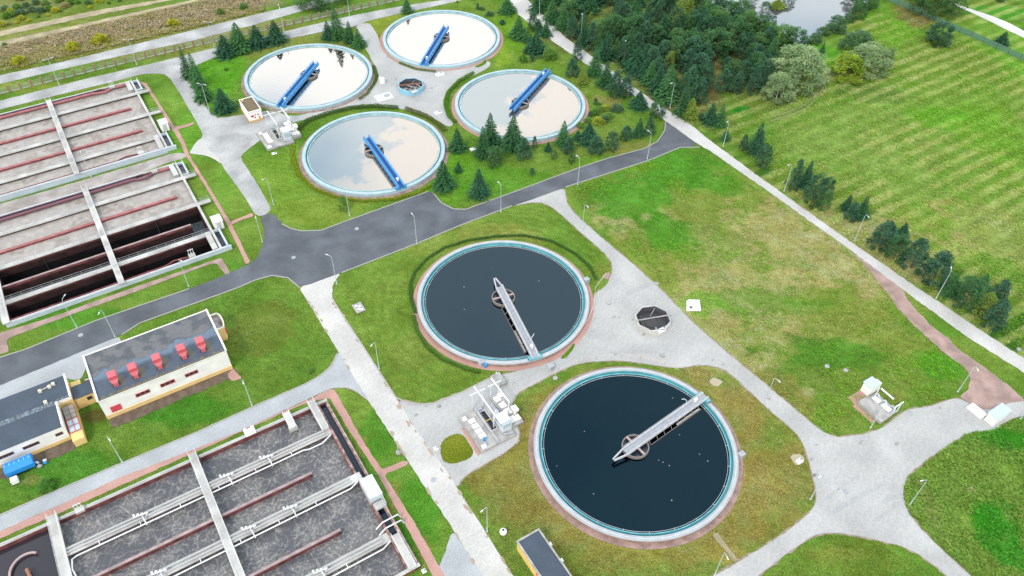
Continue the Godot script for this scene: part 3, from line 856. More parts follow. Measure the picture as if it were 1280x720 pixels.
	kerb([65.79, -138.8, 65.75, -133.84, 67.12, -130.42, 69.48, -128.84, 82.28, -128.66, 101.68, -128.6, 110.85, -128.12, 121.46, -126.74, 126.59, -127.47, 131.58, -130.55, 134.48, -133.72])
	kerb([35.87, -123.88, 53.91, -123.98, 66.59, -124.48, 79.62, -124.38])
	kerb([94.73, -123.83, 119.05, -122.08, 129.92, -122.37, 134.56, -119.84])
	kerb([26.48, -124.09, 25.4, -128.27, 22.73, -130.73, 19.34, -131.18, 15.22, -130.84, -4.82, -131.11, -8.73, -129.69])
	kerb([31.16, -117.96, 31.05, -115.59, 31.13, -103.72, 31.15, -87.51, 32.66, -84.88, 34.23, -83.72, 36.56, -82.74, 42.42, -82.24, 49.06, -82.48])
	kerb([26.09, -103.11, 23.97, -100.85, 21.01, -99.65, 17.94, -99.24, 8.26, -99.2, -2.6, -98.96, -15.94, -99.28, -27.55, -99.43, -34.9, -99.41])

var TANKS := [   # u, v, bridge heading (degrees), near, red paving
	[62.41, -55.27, -5.7, true, true], [61.56, -98.77, 101.0, true, true], [60.64, -160.51, 93.5, false, false],
	[60.33, -203.85, 136.0, false, false], [103.76, -204.35, 135.0, false, true], [104.73, -160.51, -31.5, false, true]]

# ---------------------------------------------------------------- round tanks
func build_tanks() -> void:
	var names := ["round settling tank of dark blue water on the ochre lawn", "round settling tank of slate water ringed by a clipped hedge", "round tank of grey and cream water beside the wide asphalt bend", "round tank of white water beside the small white block house", "round tank of white water farthest from the asphalt road, by the fence", "round tank of pale water beside the shrub bed and the wood"]
	var labels := ["long grey scraper bridge over the dark blue tank on the ochre lawn", "grey scraper bridge over the slate water tank ringed by a hedge", "blue scraper bridge over the tank of grey and cream water", "blue scraper bridge over the white tank by the small block house", "blue scraper bridge over the white tank beside the boundary fence", "blue scraper bridge reaching the far rim of the tank by the shrub bed"]
	for i in 6:
		var q = TANKS[i]
		var t := thing("settling_tank", names[i], "tank", q[0], q[1], 0, 0, "round settling tanks")
		var near: bool = q[3]
		var b := MB.new()
		b.lathe([Vector2(18.0, 0.0), Vector2(18.0, 0.72)], 120)
		obj("outer_wall", b, M.mossy_brick if near else M.rim_far, t)
		b = MB.new()
		b.lathe([Vector2(17.98, 0.72), Vector2(18.04, 0.72), Vector2(18.04, 0.86), Vector2(17.97, 0.9), Vector2(17.15, 0.9)], 120)
		obj("rim", b, M.rim if near else M.rim_far, t)
		b = MB.new()
		b.lathe([Vector2(17.7, 0.9), Vector2(17.7, 0.935), Vector2(17.5, 0.935), Vector2(17.5, 0.9)], 120)
		obj("rail_track", b, M.steel, t)
		b = MB.new()
		b.lathe([Vector2(17.15, 0.92), Vector2(17.15, 0.3), Vector2(16.72, 0.3), Vector2(16.72, 0.74), Vector2(16.55, 0.74), Vector2(16.55, 0.2)], 120)
		obj("overflow_channel", b, M.teal if near else M.teal_pale, t)
		b = MB.new()
		b.lathe([Vector2(17.15, 0.42), Vector2(16.72, 0.42)], 96)
		obj("channel_water", b, M.launder_water, t)
		b = MB.new()
		b.lathe([Vector2(16.28, 0.3), Vector2(16.28, 0.6), Vector2(16.23, 0.6), Vector2(16.23, 0.3)], 96)
		for k in 24:
			var a := TAU * k / 24.0
			b.bar(Vector3(cos(a) * 16.15, 0.6, sin(a) * 16.15), Vector3(cos(a) * 16.6, 0.7, sin(a) * 16.6), 0.06)
		obj("scum_baffle", b, M.steel, t)
		b = MB.new()
		b.lathe([Vector2(16.6, 0.5), Vector2(8.0, 0.5), Vector2(0.0, 0.5)], 96)
		obj("water", b, [M.water, M.slate_water, M.cloud_painted_water, M.settling, M.settling, M.cloud_painted_water][i], t, Rect2(-17, -17, 34, 34))
		b = MB.new()
		b.lathe([Vector2(2.45, 0.2), Vector2(2.45, 1.1), Vector2(2.22, 1.1), Vector2(2.22, 0.2)], 40)
		var well := obj("influent_well", b, M.well_concrete, t)
		b = MB.new()
		b.lathe([Vector2(2.22, 0.62), Vector2(0.0, 0.62)], 40)
		obj("well_water", b, M.channel_water, well)
		b = MB.new()
		b.lathe([Vector2(0.55, 0.2), Vector2(0.55, 1.2), Vector2(0.0, 1.2)], 16)
		obj("column", b, M.dark_metal, well)
		b = MB.new()
		var ba := deg_to_rad(-float(q[2])) + PI / 2
		var dir := Vector3(cos(ba), 0, -sin(ba))
		b.bar(dir * 2.3 + Vector3(0, 1.16, 0), -dir * 2.3 + Vector3(0, 1.16, 0), 0.34, 0.2)
		obj("cross_beam", b, M.pink_beam, well)
		if near:
			b = MB.new()
			for k in (12 if i == 0 else 5):
				var fa := rng.randf() * TAU; var fr := 15.0 * sqrt(rng.randf()); var fs := rng.randf_range(0.05, 0.14)
				b.lathe([Vector2(fs, 0.5), Vector2(fs * 0.7, 0.54), Vector2(0.0, 0.55)], 6, Vector3(cos(fa) * fr, 0, sin(fa) * fr))
			var flecks := obj("foam_flecks", b, M.pale_slab, t)
			flecks.set_meta("kind", "stuff")
		scraper_bridge(q, labels[i])

func scraper_bridge(q: Array, label: String) -> void:
	var near: bool = q[3]
	var t := thing("scraper_bridge", label, "bridge", q[0], q[1], 0, deg_to_rad(-float(q[2])), "scraper bridges on the round tanks")
	var side: Material = M.bridge_steel if near else M.blue_paint
	var b := MB.new()
	if near:
		b.span(-2.6, 17.9, 1.50, 1.60, -0.55, 0.55)
	else:
		b.span(-5.0, 18.1, 1.45, 1.52, -0.55, 0.55)
	obj("deck", b, M.steel_grey if near else M.deep_blue, t)
	for s in [-1.0, 1.0]:
		b = MB.new()
		if near:
			b.span(-2.6, 18.0, 1.25, 1.78, s * 0.55, s * 0.77)
			b.bar(Vector3(-2.6, 1.55, s * 0.66), Vector3(-5.3, 1.55, s * 0.16), 0.24, 0.4)
		else:
			b.span(-5.2, 18.25, 1.05, 2.05, s * 0.55, s * 0.85)
			for k in 12:
				b.span(-5.0 + k * 2.0, -4.9 + k * 2.0, 1.1, 2.0, s * 0.85, s * 0.92)
		obj("girder", b, side, t)
		b = MB.new()
		var z: float = s * (0.68 if near else 0.70)
		var y0 := 1.78 if near else 2.05
		for k in 13:
			var x := -2.4 + k * 1.66 if near else -4.8 + k * 1.86
			b.bar(Vector3(x, y0, z), Vector3(x, y0 + 0.62, z), 0.05)
		for y in [y0 + 0.32, y0 + 0.62]:
			b.bar(Vector3(-2.4 if near else -4.8, y, z), Vector3(17.5, y, z), 0.045)
		obj("handrail", b, M.steel if near else M.blue_paint, t)
	b = MB.new()
	b.chamfered(Vector3(17.6, 1.22, 0), Vector3(0.9, 0.56, 2.6), 0.1)
	obj("end_carriage", b, M.teal if near else M.blue_paint, t)
	for s in [-1.0, 1.0]:
		b = MB.new()
		b.tube([Vector3(17.6, 1.06, s * 1.15), Vector3(17.6, 1.06, s * 1.4)], 0.16, -1.0, 14)
		obj("wheel", b, M.dark, t)
	b = MB.new()
	b.chamfered(Vector3(15.4, 2.0, -0.15), Vector3(0.7, 0.8, 0.5), 0.06)
	obj("drive_box", b, M.white_steel, t)
	b = MB.new()                                   # the scraper frame that hangs below, a board in the scum
	for k in 8:
		b.bar(Vector3(2.6 + k * 1.8, 1.3, 0.75), Vector3(2.6 + k * 1.8, 0.45, 1.35), 0.08)
	b.bar(Vector3(2.6, 0.58, 1.35), Vector3(15.6, 0.58, 1.35), 0.07, 0.3)
	obj("scraper_frame", b, M.well_concrete, t)
	if near:
		b = MB.new()
		b.span(9.4, 15.4, 0.62, 0.78, 0.9, 1.25)
		obj("scum_trough", b, M.pale_slab, t)
		b = MB.new()
		b.tube([Vector3(13.6, 1.7, -0.8), Vector3(13.6, 2.5, -0.9), Vector3(13.4, 2.7, -1.3), Vector3(13.0, 2.6, -1.6)], 0.06)
		obj("hose_arm", b, M.white_steel, t)

# ---------------------------------------------------------------- long basins
func rail(b: MB, a: Vector3, e: Vector3, h := 1.0, step := 2.0) -> void:
	var n := maxi(1, roundi(a.distance_to(e) / step))
	for k in n + 1:
		var p := a.lerp(e, float(k) / n)
		b.bar(p, p + Vector3(0, h, 0), 0.04)
	for y in [h * 0.5, h]:
		b.bar(a + Vector3(0, y, 0), e + Vector3(0, y, 0), 0.035)

func walkway(t: Node3D, x0: float, x1: float, z: float, y: float, w := 1.3, railed := true) -> MeshInstance3D:
	var b := MB.new()
	var n := maxi(1, roundi((x1 - x0) / 6.0))
	for k in n:
		b.span(lerpf(x0, x1, float(k) / n), lerpf(x0, x1, (k + 0.995) / n), y - 0.22, y, z - w / 2, z + w / 2)
	var d := obj("walkway", b, M.light_concrete, t)
	for s in ([-1.0, 1.0] if railed else []):
		b = MB.new()
		rail(b, Vector3(x0, y, z + s * (w / 2 - 0.07)), Vector3(x1, y, z + s * (w / 2 - 0.07)))
		obj("handrail", b, M.steel, d)
	return d

func crosswalk(t: Node3D, x: float, z0: float, z1: float, y: float, w := 1.25) -> void:
	var b := MB.new()
	b.span(x - w / 2, x + w / 2, y - 0.25, y, z0, z1)
	var d := obj("footbridge", b, M.light_concrete, t)
	for s in [-1.0, 1.0]:
		b = MB.new()
		rail(b, Vector3(x + s * (w / 2 - 0.06), y, z0), Vector3(x + s * (w / 2 - 0.06), y, z1))
		obj("handrail", b, M.white_steel, d)

func wall_x(t: Node3D, nm: String, x0: float, x1: float, z: float, w: float, y0: float, y1: float, top: Material, low: Material) -> void:
	var b := MB.new()
	b.span(x0, x1, y1 - 0.16, y1, z - w / 2, z + w / 2)
	var d := obj(nm, b, top, t)
	b = MB.new()
	if y0 > -3.0:
		b.span(x0, x1, y0, y1 - 0.16, z - w / 2 + 0.03, z + w / 2 - 0.03)
		obj("lower_face", b, low, d)
		return
	b.span(x0, x1, y1 - 0.75, y1 - 0.16, z - w / 2 + 0.03, z + w / 2 - 0.03)
	obj("upper_face", b, M.red_wall, d)
	b = MB.new()                       # stained by the sludge that stood here, black below the old level
	b.span(x0, x1, y1 - 2.3, y1 - 0.75, z - w / 2 + 0.02, z + w / 2 - 0.02)
	obj("stained_face", b, M.sludge_shade_wall, d)
	b = MB.new()
	b.span(x0, x1, y0, y1 - 2.3, z - w / 2 + 0.01, z + w / 2 - 0.01)
	obj("lower_face", b, M.black_wall, d)

func wall_z(t: Node3D, nm: String, x: float, z0: float, z1: float, w: float, y0: float, y1: float, top: Material, low: Material) -> void:
	var b := MB.new()
	b.span(x - w / 2, x + w / 2, y1 - 0.16, y1, z0, z1)
	var d := obj(nm, b, top, t)
	b = MB.new()
	b.span(x - w / 2 + 0.03, x + w / 2 - 0.03, y0, y1 - 0.16, z0 + 0.01, z1 - 0.01)
	obj("lower_face", b, low, d)

func gate_frame(t: Node3D, x: float, z: float, y: float) -> void:   # a lifting frame over a pipe's mouth
	var b := MB.new()
	b.span(x - 0.7, x + 0.7, y, y + 0.5, z - 0.5, z + 0.5)
	var d := obj("valve_block", b, M.light_concrete, t)
	b = MB.new()
	for s in [-0.5, 0.5]:
		b.bar(Vector3(x + s, y + 0.5, z), Vector3(x + s, y + 1.9, z), 0.1)
	b.bar(Vector3(x - 0.6, y + 1.9, z), Vector3(x + 0.6, y + 1.9, z), 0.12)
	b.tube([Vector3(x, y + 0.5, z), Vector3(x, y + 2.1, z)], 0.07)
	obj("spindle_frame", b, M.white_steel, d)

func cabinet(t: Node3D, x: float, z: float, y: float, sx: float, sy: float, sz: float) -> void:
	var b := MB.new()
	b.chamfered(Vector3(x, y + sy / 2, z), Vector3(sx, sy, sz), 0.12)
	var d := obj("control_cabin", b, M.white_plaster, t)
	b = MB.new()
	b.span(x - sx / 2 - 0.1, x + sx / 2 + 0.1, y + sy, y + sy + 0.08, z - sz / 2 - 0.1, z + sz / 2 + 0.1)
	obj("roof", b, M.pale_metal, d)
	b = MB.new()
	b.span(x - 0.45, x + 0.45, y + 0.1, y + sy - 0.3, z + sz / 2, z + sz / 2 + 0.04)
	obj("door", b, M.steel, d)

func build_basins() -> void:
	# --- two long basins beside the asphalt road
	for which in 2:
		var vn: float = [-225.2, -180.1][which]
		var zz: Array = [[0.0, 7.2, 13.7, 19.4, 25.8, 31.4, 37.3], [0.0, 6.7, 12.9, 18.5, 24.8, 30.2, 36.5]][which]
		var xw: float = [-44.0, -27.4][which]
		var t := thing("aeration_basin", ["long basin of six lanes brim-full with cream scum, nearest the fence", "long basin beside the asphalt road, half full of scum and half drained to dark walls"][which], "basin", 0, vn, 0, 0, "long aeration basins")
		var deep: float = -4.4 if which == 1 else -0.6
		var R := 1.0
		var zs: float = zz[6]
		wall_x(t, "outer_wall", xw - 0.3, 16.2, 0.0, 0.55, -0.6, R, M.light_concrete, M.red_wall)
		wall_x(t, "outer_wall", xw - 0.3, 18.2, zs, 0.55, -0.6, R, M.blue_face, M.blue_face)
		if which:
			wall_x(t, "lining_wall", xw, 15.9, zs - 0.45, 0.3, deep, R - 0.25, M.wall_cap, M.sludge_shade_wall)
		wall_z(t, "end_wall", 15.95, 0.28, zs - 0.28, 0.55, deep, R, M.light_concrete, M.sludge_shade_wall if which else M.red_wall)
		if which:
			wall_z(t, "end_wall", xw, 0.28, zs - 0.28, 0.55, deep, R, M.light_concrete, M.sludge_shade_wall)
		for k in [1, 3, 5]:
			var d0: float = deep if which == 1 and k > 2 else -0.6
			wall_x(t, "lane_wall", xw, 15.65, zz[k], 0.45, d0, R - 0.24, M.concrete, M.sludge_shade_wall)  # low face under the decks: algae, and shade put into the colour
			walkway(t, xw, 19.0 if k < 5 else 15.7, zz[k], R + 0.02, 1.2)
		for k in [2, 4]:
			var d0: float = deep if which == 1 and k > 2 else -0.6
			wall_x(t, "baffle_wall", xw + (0.3 if which else 0.0), 12.6, zz[k], 0.72 if d0 > -1.0 else 0.42, d0, R - 0.1, M.red_top if d0 > -1.0 else M.wall_cap, M.sludge_shade_wall if d0 < -1.0 else M.red_wall)
		crosswalk(t, -5.6 if which == 0 else -5.2, -0.5, zs + 0.5, R + 0.42)
		if which:
			crosswalk(t, xw, 17.5, zs + 0.3, R + 0.3, 1.3)
		# scum
		var b := MB.new()
		var z1: float = zs - 0.2 if which == 0 else float(zz[3])
		b.quad(Vector3(xw, 0.32, 0.2), Vector3(15.8, 0.32, 0.2), Vector3(15.8, 0.32, z1), Vector3(xw, 0.32, z1), Vector3.UP)
		obj("scum", b, M.scum, t, Rect2(-46, -1 - which * 11, 64, 64))
		if which:
			b = MB.new()
			b.quad(Vector3(xw, deep + 0.05, z1), Vector3(15.8, deep + 0.05, z1), Vector3(15.8, deep + 0.05, zs), Vector3(xw, deep + 0.05, zs), Vector3.UP)
			obj("basin_floor", b, M.wet_floor, t)
			for e in [[12.4, 15.6, 19.0, 29.8], [-27.0, -22.4, 30.6, 36.1]]:
				b = MB.new()
				b.quad(Vector3(e[0], deep + 0.8, e[2]), Vector3(e[1], deep + 0.8, e[2]), Vector3(e[1], deep + 0.8, e[3]), Vector3(e[0], deep + 0.8, e[3]), Vector3.UP)
				obj("shallow_water", b, M.churned, t, Rect2(e[0], e[2], 5, 5))
			for x in [-18.0, 6.0]:
				b = MB.new()
				b.tube([Vector3(x, deep, 19.0), Vector3(x, R - 0.3, 18.9)], 0.06)
				obj("drop_pipe", b, M.dark_metal, t)
		# the end chambers with their rails
		for e in [[0.0, 5.6], [zs - 7.0, zs]]:
			b = MB.new()
			b.span(17.35, 17.75, 0.0, R, e[0], e[1])
			b.span(16.2, 17.35, 0.0, R, e[0] - 0.001, e[0] + 0.35)
			b.span(16.2, 17.35, 0.0, R, e[1] - 0.35, e[1] + 0.001)
			var ch := obj("end_chamber", b, M.blue_face, t)
			b = MB.new()
			b.quad(Vector3(16.2, 0.4, e[0]), Vector3(17.4, 0.4, e[0]), Vector3(17.4, 0.4, e[1]), Vector3(16.2, 0.4, e[1]), Vector3.UP)
			obj("chamber_water", b, M.channel_water, ch)
			b = MB.new()
			rail(b, Vector3(17.55, R, e[0] + 0.2), Vector3(17.55, R, e[1] - 0.2), 1.0, 1.5)
			rail(b, Vector3(16.0, R, e[0] + 0.2), Vector3(16.0, R, e[1] - 0.2), 1.0, 1.5)
			obj("handrail", b, M.white_steel, ch)
			b = MB.new()
			b.span(14.2, 15.4, R + 0.1, R + 0.3, e[0] + 0.3, e[1] - 0.3)
			obj("platform", b, M.light_concrete, ch)
		cabinet(t, 17.9, zs - 9.9 if which == 0 else zs - 8.6, 0.2, 2.0, 2.3, 2.5)
		# red feed pipe along the far wall, bending into a valve
		b = MB.new()
		b.tube([Vector3(xw, 0.9, 1.5), Vector3(-5, 0.9, 1.4), Vector3(5.2, 0.9, 1.3), Vector3(6.6, 0.95, 1.9), Vector3(8.2, 0.95, 2.2), Vector3(9.4, 0.9, 1.6), Vector3(10.2, 0.85, 1.0)], 0.36, -1.0, 12)
		obj("feed_pipe", b, M.red_top if which == 0 else M.plum_pipe, t)
		b = MB.new()
		b.tube([Vector3(11.2, 0.9, 0.95), Vector3(14.9, 0.9, 0.95)], 0.36, -1.0, 12)
		obj("feed_pipe", b, M.red_top, t)
		b = MB.new()
		b.tube([Vector3(xw, 1.1, 0.55), Vector3(8.0, 1.1, 0.55)], 0.12, -1.0, 8)
		obj("cable_duct", b, M.dark_blue_duct, t)
		gate_frame(t, 10.7, 0.9, R)
		# and the one along the near wall
		b = MB.new()
		b.tube([Vector3(xw, 0.75, zs - 0.75), Vector3(4.0, 0.75, zs - 0.8), Vector3(6.0, 0.8, zs - 1.5), Vector3(7.6, 0.9, zs - 1.2), Vector3(9.0, 0.9, zs - 0.9)], 0.22, -1.0, 10)
		obj("return_pipe", b, M.red_wall, t)
		gate_frame(t, 9.8, zs - 0.7, R)
		b = MB.new()
		b.tube([Vector3(xw, R + 0.12, zs), Vector3(17.4, R + 0.12, zs)], 0.09, -1.0, 8)
		b.tube([Vector3(xw, R + 0.12, 0.0), Vector3(15.8, R + 0.12, 0.0)], 0.09, -1.0, 8)
		obj("cable_pipe", b, M.white_steel, t)
	# --- the near basin of churning water
	var t := thing("aeration_basin", "basin of churning grey foam with pipes on its walls, beside the brick walk", "basin", 0, -93.1, 0, 0, "long aeration basins")
	var zz := [0.0, 6.7, 13.0, 18.0, 25.4, 30.7, 37.4]
	var R := 0.85
	var xw := -46.0
	wall_x(t, "outer_wall", xw, 19.8, 0.0, 0.6, -1.4, R, M.light_concrete, M.red_wall)
	wall_x(t, "outer_wall", xw, 19.8, 37.4, 0.6, -1.4, R, M.light_concrete, M.red_wall)
	wall_z(t, "end_wall", 19.5, 0.3, 37.1, 0.5, -1.4, R, M.red_edge, M.concrete)
	wall_z(t, "channel_wall", 17.9, 0.3, 37.1, 0.45, -1.4, R - 0.05, M.red_edge, M.red_wall)
	var b := MB.new()
	b.quad(Vector3(-27.4, -0.35, 0.2), Vector3(17.8, -0.35, 0.2), Vector3(17.8, -0.35, 37.2), Vector3(-27.4, -0.35, 37.2), Vector3.UP)
	obj("foaming_water", b, M.foam, t, Rect2(-30, 0, 50, 38))
	b = MB.new()
	b.quad(Vector3(18.0, 0.0, 0.2), Vector3(19.3, 0.0, 0.2), Vector3(19.3, 0.0, 37.2), Vector3(18.0, 0.0, 37.2), Vector3.UP)
	obj("channel_water", b, M.channel_water, t)
	b = MB.new()
	b.quad(Vector3(xw, -0.2, 0.2), Vector3(-27.4, -0.2, 0.2), Vector3(-27.4, -0.2, 37.2), Vector3(xw, -0.2, 37.2), Vector3.UP)
	obj("still_water", b, M.murky, t)
	for k in [1, 3, 5]:
		var x1: float = 17.7
		wall_x(t, "lane_wall", -27.2, x1, zz[k], 0.45, -1.4, R - 0.24, M.concrete, M.red_wall)
		walkway(t, -27.2, x1 if k != 3 else 18.6, zz[k], R + 0.02, 1.6, false)
		for s in [-0.35, 0.3]:
			b = MB.new()
			b.tube([Vector3(-26.6, R + 0.24, zz[k] + s), Vector3(16.6, R + 0.24, zz[k] + s)], 0.15, -1.0, 8)
			for m in 7:
				b.bar(Vector3(-24.0 + m * 6.2, R, zz[k] + s), Vector3(-24.0 + m * 6.2, R + 0.3, zz[k] + s), 0.34, 0.2)
			obj("air_main", b, M.pipe_paint, t)
		b = MB.new()                      # the thin pipe hung beside the wall, stepping round the crossings
		b.tube([Vector3(-26.2, R + 0.1, zz[k] + 5.0), Vector3(-26.5, R + 0.1, zz[k] + 3.6), Vector3(-26.2, R + 0.1, zz[k] + 1.8), Vector3(-25.4, R + 0.1, zz[k] + 1.55), Vector3(12.0, R + 0.1, zz[k] + 1.55), Vector3(13.0, R + 0.1, zz[k] + 1.9), Vector3(15.4, R + 0.1, zz[k] + 1.9), Vector3(17.4, R + 0.1, zz[k] + 1.0)] if k == 1 else [Vector3(-26.8, R + 0.1, zz[k] + 1.55), Vector3(16.0, R + 0.1, zz[k] + 1.55), Vector3(17.6, R + 0.1, zz[k] + 0.9)], 0.13, -1.0, 8)
		for m in 6:
			b.bar(Vector3(-22.0 + m * 6.4, R + 0.05, zz[k] + 0.6), Vector3(-22.0 + m * 6.4, R + 0.05, zz[k] + 1.6), 0.12)
		obj("side_pipe", b, M.white_steel, t)
		for m in [[-15.2, 0], [-1.0, 1], [6.0, 0]]:
			b = MB.new()                  # a cluster of valves
			for w in 4:
				b.tube([Vector3(m[0] - 0.9 + w * 0.6, R + 0.2, zz[k] - 0.4 + w * 0.2), Vector3(m[0] - 0.9 + w * 0.6, R + 0.95, zz[k] - 0.4 + w * 0.2)], 0.12, 0.2, 8)
			b.bar(Vector3(m[0] - 1.0, R + 0.9, zz[k]), Vector3(m[0] + 1.2, R + 0.9, zz[k] + 0.3), 0.16)
			b.tube([Vector3(m[0] + 0.2, R + 0.3, zz[k]), Vector3(m[0] + 0.3, R + 0.9, zz[k] + 0.8), Vector3(m[0] + 0.4, R - 0.3, zz[k] + 1.6)], 0.1, -1.0, 8)
			obj("valve_cluster", b, M.white_steel, t)
	for k in [2, 4]:
		wall_x(t, "baffle_wall", -27.2, 11.6, zz[k], 0.5, -1.4, R - 0.15, M.wall_cap, M.red_wall)
	crosswalk(t, -4.7, -1.0, 37.6, R + 0.45, 1.35)
	crosswalk(t, -27.4, -1.0, 37.6, R + 0.45, 1.5)
	crosswalk(t, 17.0, -1.0, 6.4, R + 0.45, 1.3)
	crosswalk(t, 18.6, 31.0, 37.6, R + 0.3, 1.3)
	b = MB.new()
	b.tube([Vector3(xw, R + 0.1, 0.0), Vector3(19.0, R + 0.1, 0.0)], 0.08, -1.0, 8)
	rail(b, Vector3(19.5, R, 0.3), Vector3(19.5, R, 37.1), 1.0, 2.0)
	obj("handrail", b, M.steel, t)
	b = MB.new()                          # covered overflow and its small platform
	b.span(17.7, 20.0, 0.0, 2.3, 19.6, 23.8)
	var cov := obj("channel_cover", b, M.pale_metal, t)
	for m in 6:
		b = MB.new()
		b.span(17.75 + m * 0.38, 17.79 + m * 0.38, 2.3, 2.36, 19.6, 23.8)
		obj("seam", b, M.white_steel, cov)
	b = MB.new()
	b.span(17.9, 19.8, R, R + 0.3, 24.2, 25.6)
	obj("platform", b, M.light_concrete, t)
	b = MB.new()
	rail(b, Vector3(18.0, R + 0.3, 25.6), Vector3(19.8, R + 0.3, 25.6), 1.0, 0.9)
	rail(b, Vector3(19.8, R + 0.3, 24.2), Vector3(19.8, R + 0.3, 25.6), 1.0, 0.9)
	obj("handrail", b, M.white_steel, t)
	for e in [28.2, 29.4]:
		b = MB.new()
		b.tube([Vector3(16.4, R + 0.5, e + 0.6), Vector3(17.8, R + 0.5, e), Vector3(20.6, R + 0.5, e), Vector3(21.0, 0.0, e)], 0.13, -1.0, 8)
		obj("side_pipe", b, M.white_steel, t)
	# platforms on the far wall
	b = MB.new()
	b.span(4.4, 6.3, R, R + 0.16, -1.1, 0.4)
	for e in [[4.7, -0.8], [6.0, -0.8], [5.3, 0.1]]:
		b.span(e[0] - 0.25, e[0] + 0.25, R + 0.16, R + 0.7, e[1] - 0.2, e[1] + 0.2)
	obj("valve_platform", b, M.white_plaster, t)
	b = MB.new()
	b.span(11.6, 12.9, R + 0.1, R + 0.3, -1.0, 2.8)
	b.span(11.5, 13.0, -0.1, R + 0.1, 2.2, 2.9)
	var gp := obj("weir_platform", b, M.light_concrete, t)
	b = MB.new()
	rail(b, Vector3(11.7, R + 0.3, -0.9), Vector3(11.7, R + 0.3, 2.7), 1.0, 1.2)
	rail(b, Vector3(12.8, R + 0.3, -0.9), Vector3(12.8, R + 0.3, 2.7), 1.0, 1.2)
	obj("handrail", b, M.white_steel, gp)
	gate_frame(t, -23.4, 0.3, R)
	# the curved pipe and the stub in the still corner
	b = MB.new()
	var arc := []
	for k in 15:
		var a := lerpf(-2.95, 0.35, k / 14.0)
		arc.append(Vector3(-32.5 + 2.6 * sin(a + 0.3), 0.25, 6.2 - 2.9 * cos(a + 0.3)))
	b.tube(arc, 0.2, -1.0, 10)
	obj("curved_pipe", b, M.pink_beam, t)
	b = MB.new()
	b.tube([Vector3(-32.6, 0.5, 6.2), Vector3(-32.2, 0.5, 8.6)], 0.26, -1.0, 10)
	obj("pipe_stub", b, M.rust, t)
	wall_x(t, "lane_wall", xw, -27.6, 11.0, 0.45, -1.4, R - 0.2, M.light_concrete, M.red_wall)

func foam_image() -> void:
	# threads of foam between boils: warped ridges at three sizes over slow drifts of tone
	var w := 1000; var h := 760
	var f := FastNoiseLite.new()
	f.noise_type = FastNoiseLite.TYPE_SIMPLEX
	f.fractal_type = FastNoiseLite.FRACTAL_NONE
	f.domain_warp_enabled = true
	f.domain_warp_fractal_octaves = 3
	var layer := []
	for e in [[0.016, 34.0, 0.012, 21], [0.030, 24.0, 0.022, 34], [0.060, 14.0, 0.04, 55]]:
		f.frequency = e[0]; f.domain_warp_amplitude = e[1]; f.domain_warp_frequency = e[2]; f.seed = e[3]
		layer.append(f.get_image(w, h, false, false, true).get_data())
	var s := FastNoiseLite.new()
	s.frequency = 0.007; s.fractal_octaves = 4; s.seed = 9
	var d := s.get_image(w, h, false, false, true).get_data()
	s.frequency = 0.07; s.seed = 10
	var g := s.get_image(w, h, false, false, true).get_data()
	var a: PackedByteArray = layer[0]; var a2: PackedByteArray = layer[1]; var a3: PackedByteArray = layer[2]
	var out := PackedByteArray()
	out.resize(w * h * 3)
	var low := Color(0.078, 0.077, 0.085); var high := Color(0.31, 0.29, 0.265)
	for i in w * h:
		var drift := d[i] / 255.0; var fine := g[i] / 255.0
		var e1 := 1.0 - absf(a[i] / 127.5 - 1.0); var e2 := 1.0 - absf(a2[i] / 127.5 - 1.0); var e3 := 1.0 - absf(a3[i] / 127.5 - 1.0)
		var k := pow(e1, 12.0) * 0.55 + pow(e2, 10.0) * 1.1 * smoothstep(0.1, 0.5, drift) + pow(e3, 9.0) * 0.65 * smoothstep(0.2, 0.65, drift) + 0.26 * smoothstep(0.3, 0.8, drift) * (0.4 + 0.6 * fine)
		k = clampf(k * (0.75 + 0.6 * fine), 0.0, 1.0)
		var c := low.lerp(high, k).linear_to_srgb()
		out[i * 3] = int(c.r * 255); out[i * 3 + 1] = int(c.g * 255); out[i * 3 + 2] = int(c.b * 255)
	var m := mat("foam", Color.WHITE, 0.45)
	m.albedo_texture = ImageTexture.create_from_image(Image.create_from_data(w, h, false, Image.FORMAT_RGB8, out))


func scum_image() -> void:
	var w := 900; var h := 900
	var s := FastNoiseLite.new()
	s.frequency = 0.010; s.fractal_octaves = 6; s.seed = 3
	s.domain_warp_enabled = true; s.domain_warp_amplitude = 40.0; s.domain_warp_frequency = 0.01
	var a := s.get_image(w, h, false, false, true).get_data()
	s.frequency = 0.03; s.seed = 5
	var b := s.get_image(w, h, false, false, true).get_data()
	s.frequency = 0.15; s.seed = 6
	var g := s.get_image(w, h, false, false, true).get_data()
	var out := PackedByteArray()
	out.resize(w * h * 3)
	var cream := Color(0.32, 0.288, 0.264); var tan := Color(0.215, 0.178, 0.15); var white := Color(0.43, 0.40, 0.37)
	for i in w * h:
		var c := cream.lerp(tan, smoothstep(0.54, 0.64, a[i] / 255.0) * 0.6)
		c = c.lerp(white, smoothstep(0.50, 0.66, b[i] / 255.0) * 0.45)
		c = (c * (0.90 + 0.2 * g[i] / 255.0)).linear_to_srgb()
		out[i * 3] = int(c.r * 255); out[i * 3 + 1] = int(c.g * 255); out[i * 3 + 2] = int(c.b * 255)
	var m := mat("scum", Color.WHITE, 0.75)
	m.albedo_texture = ImageTexture.create_from_image(Image.create_from_data(w, h, false, Image.FORMAT_RGB8, out))

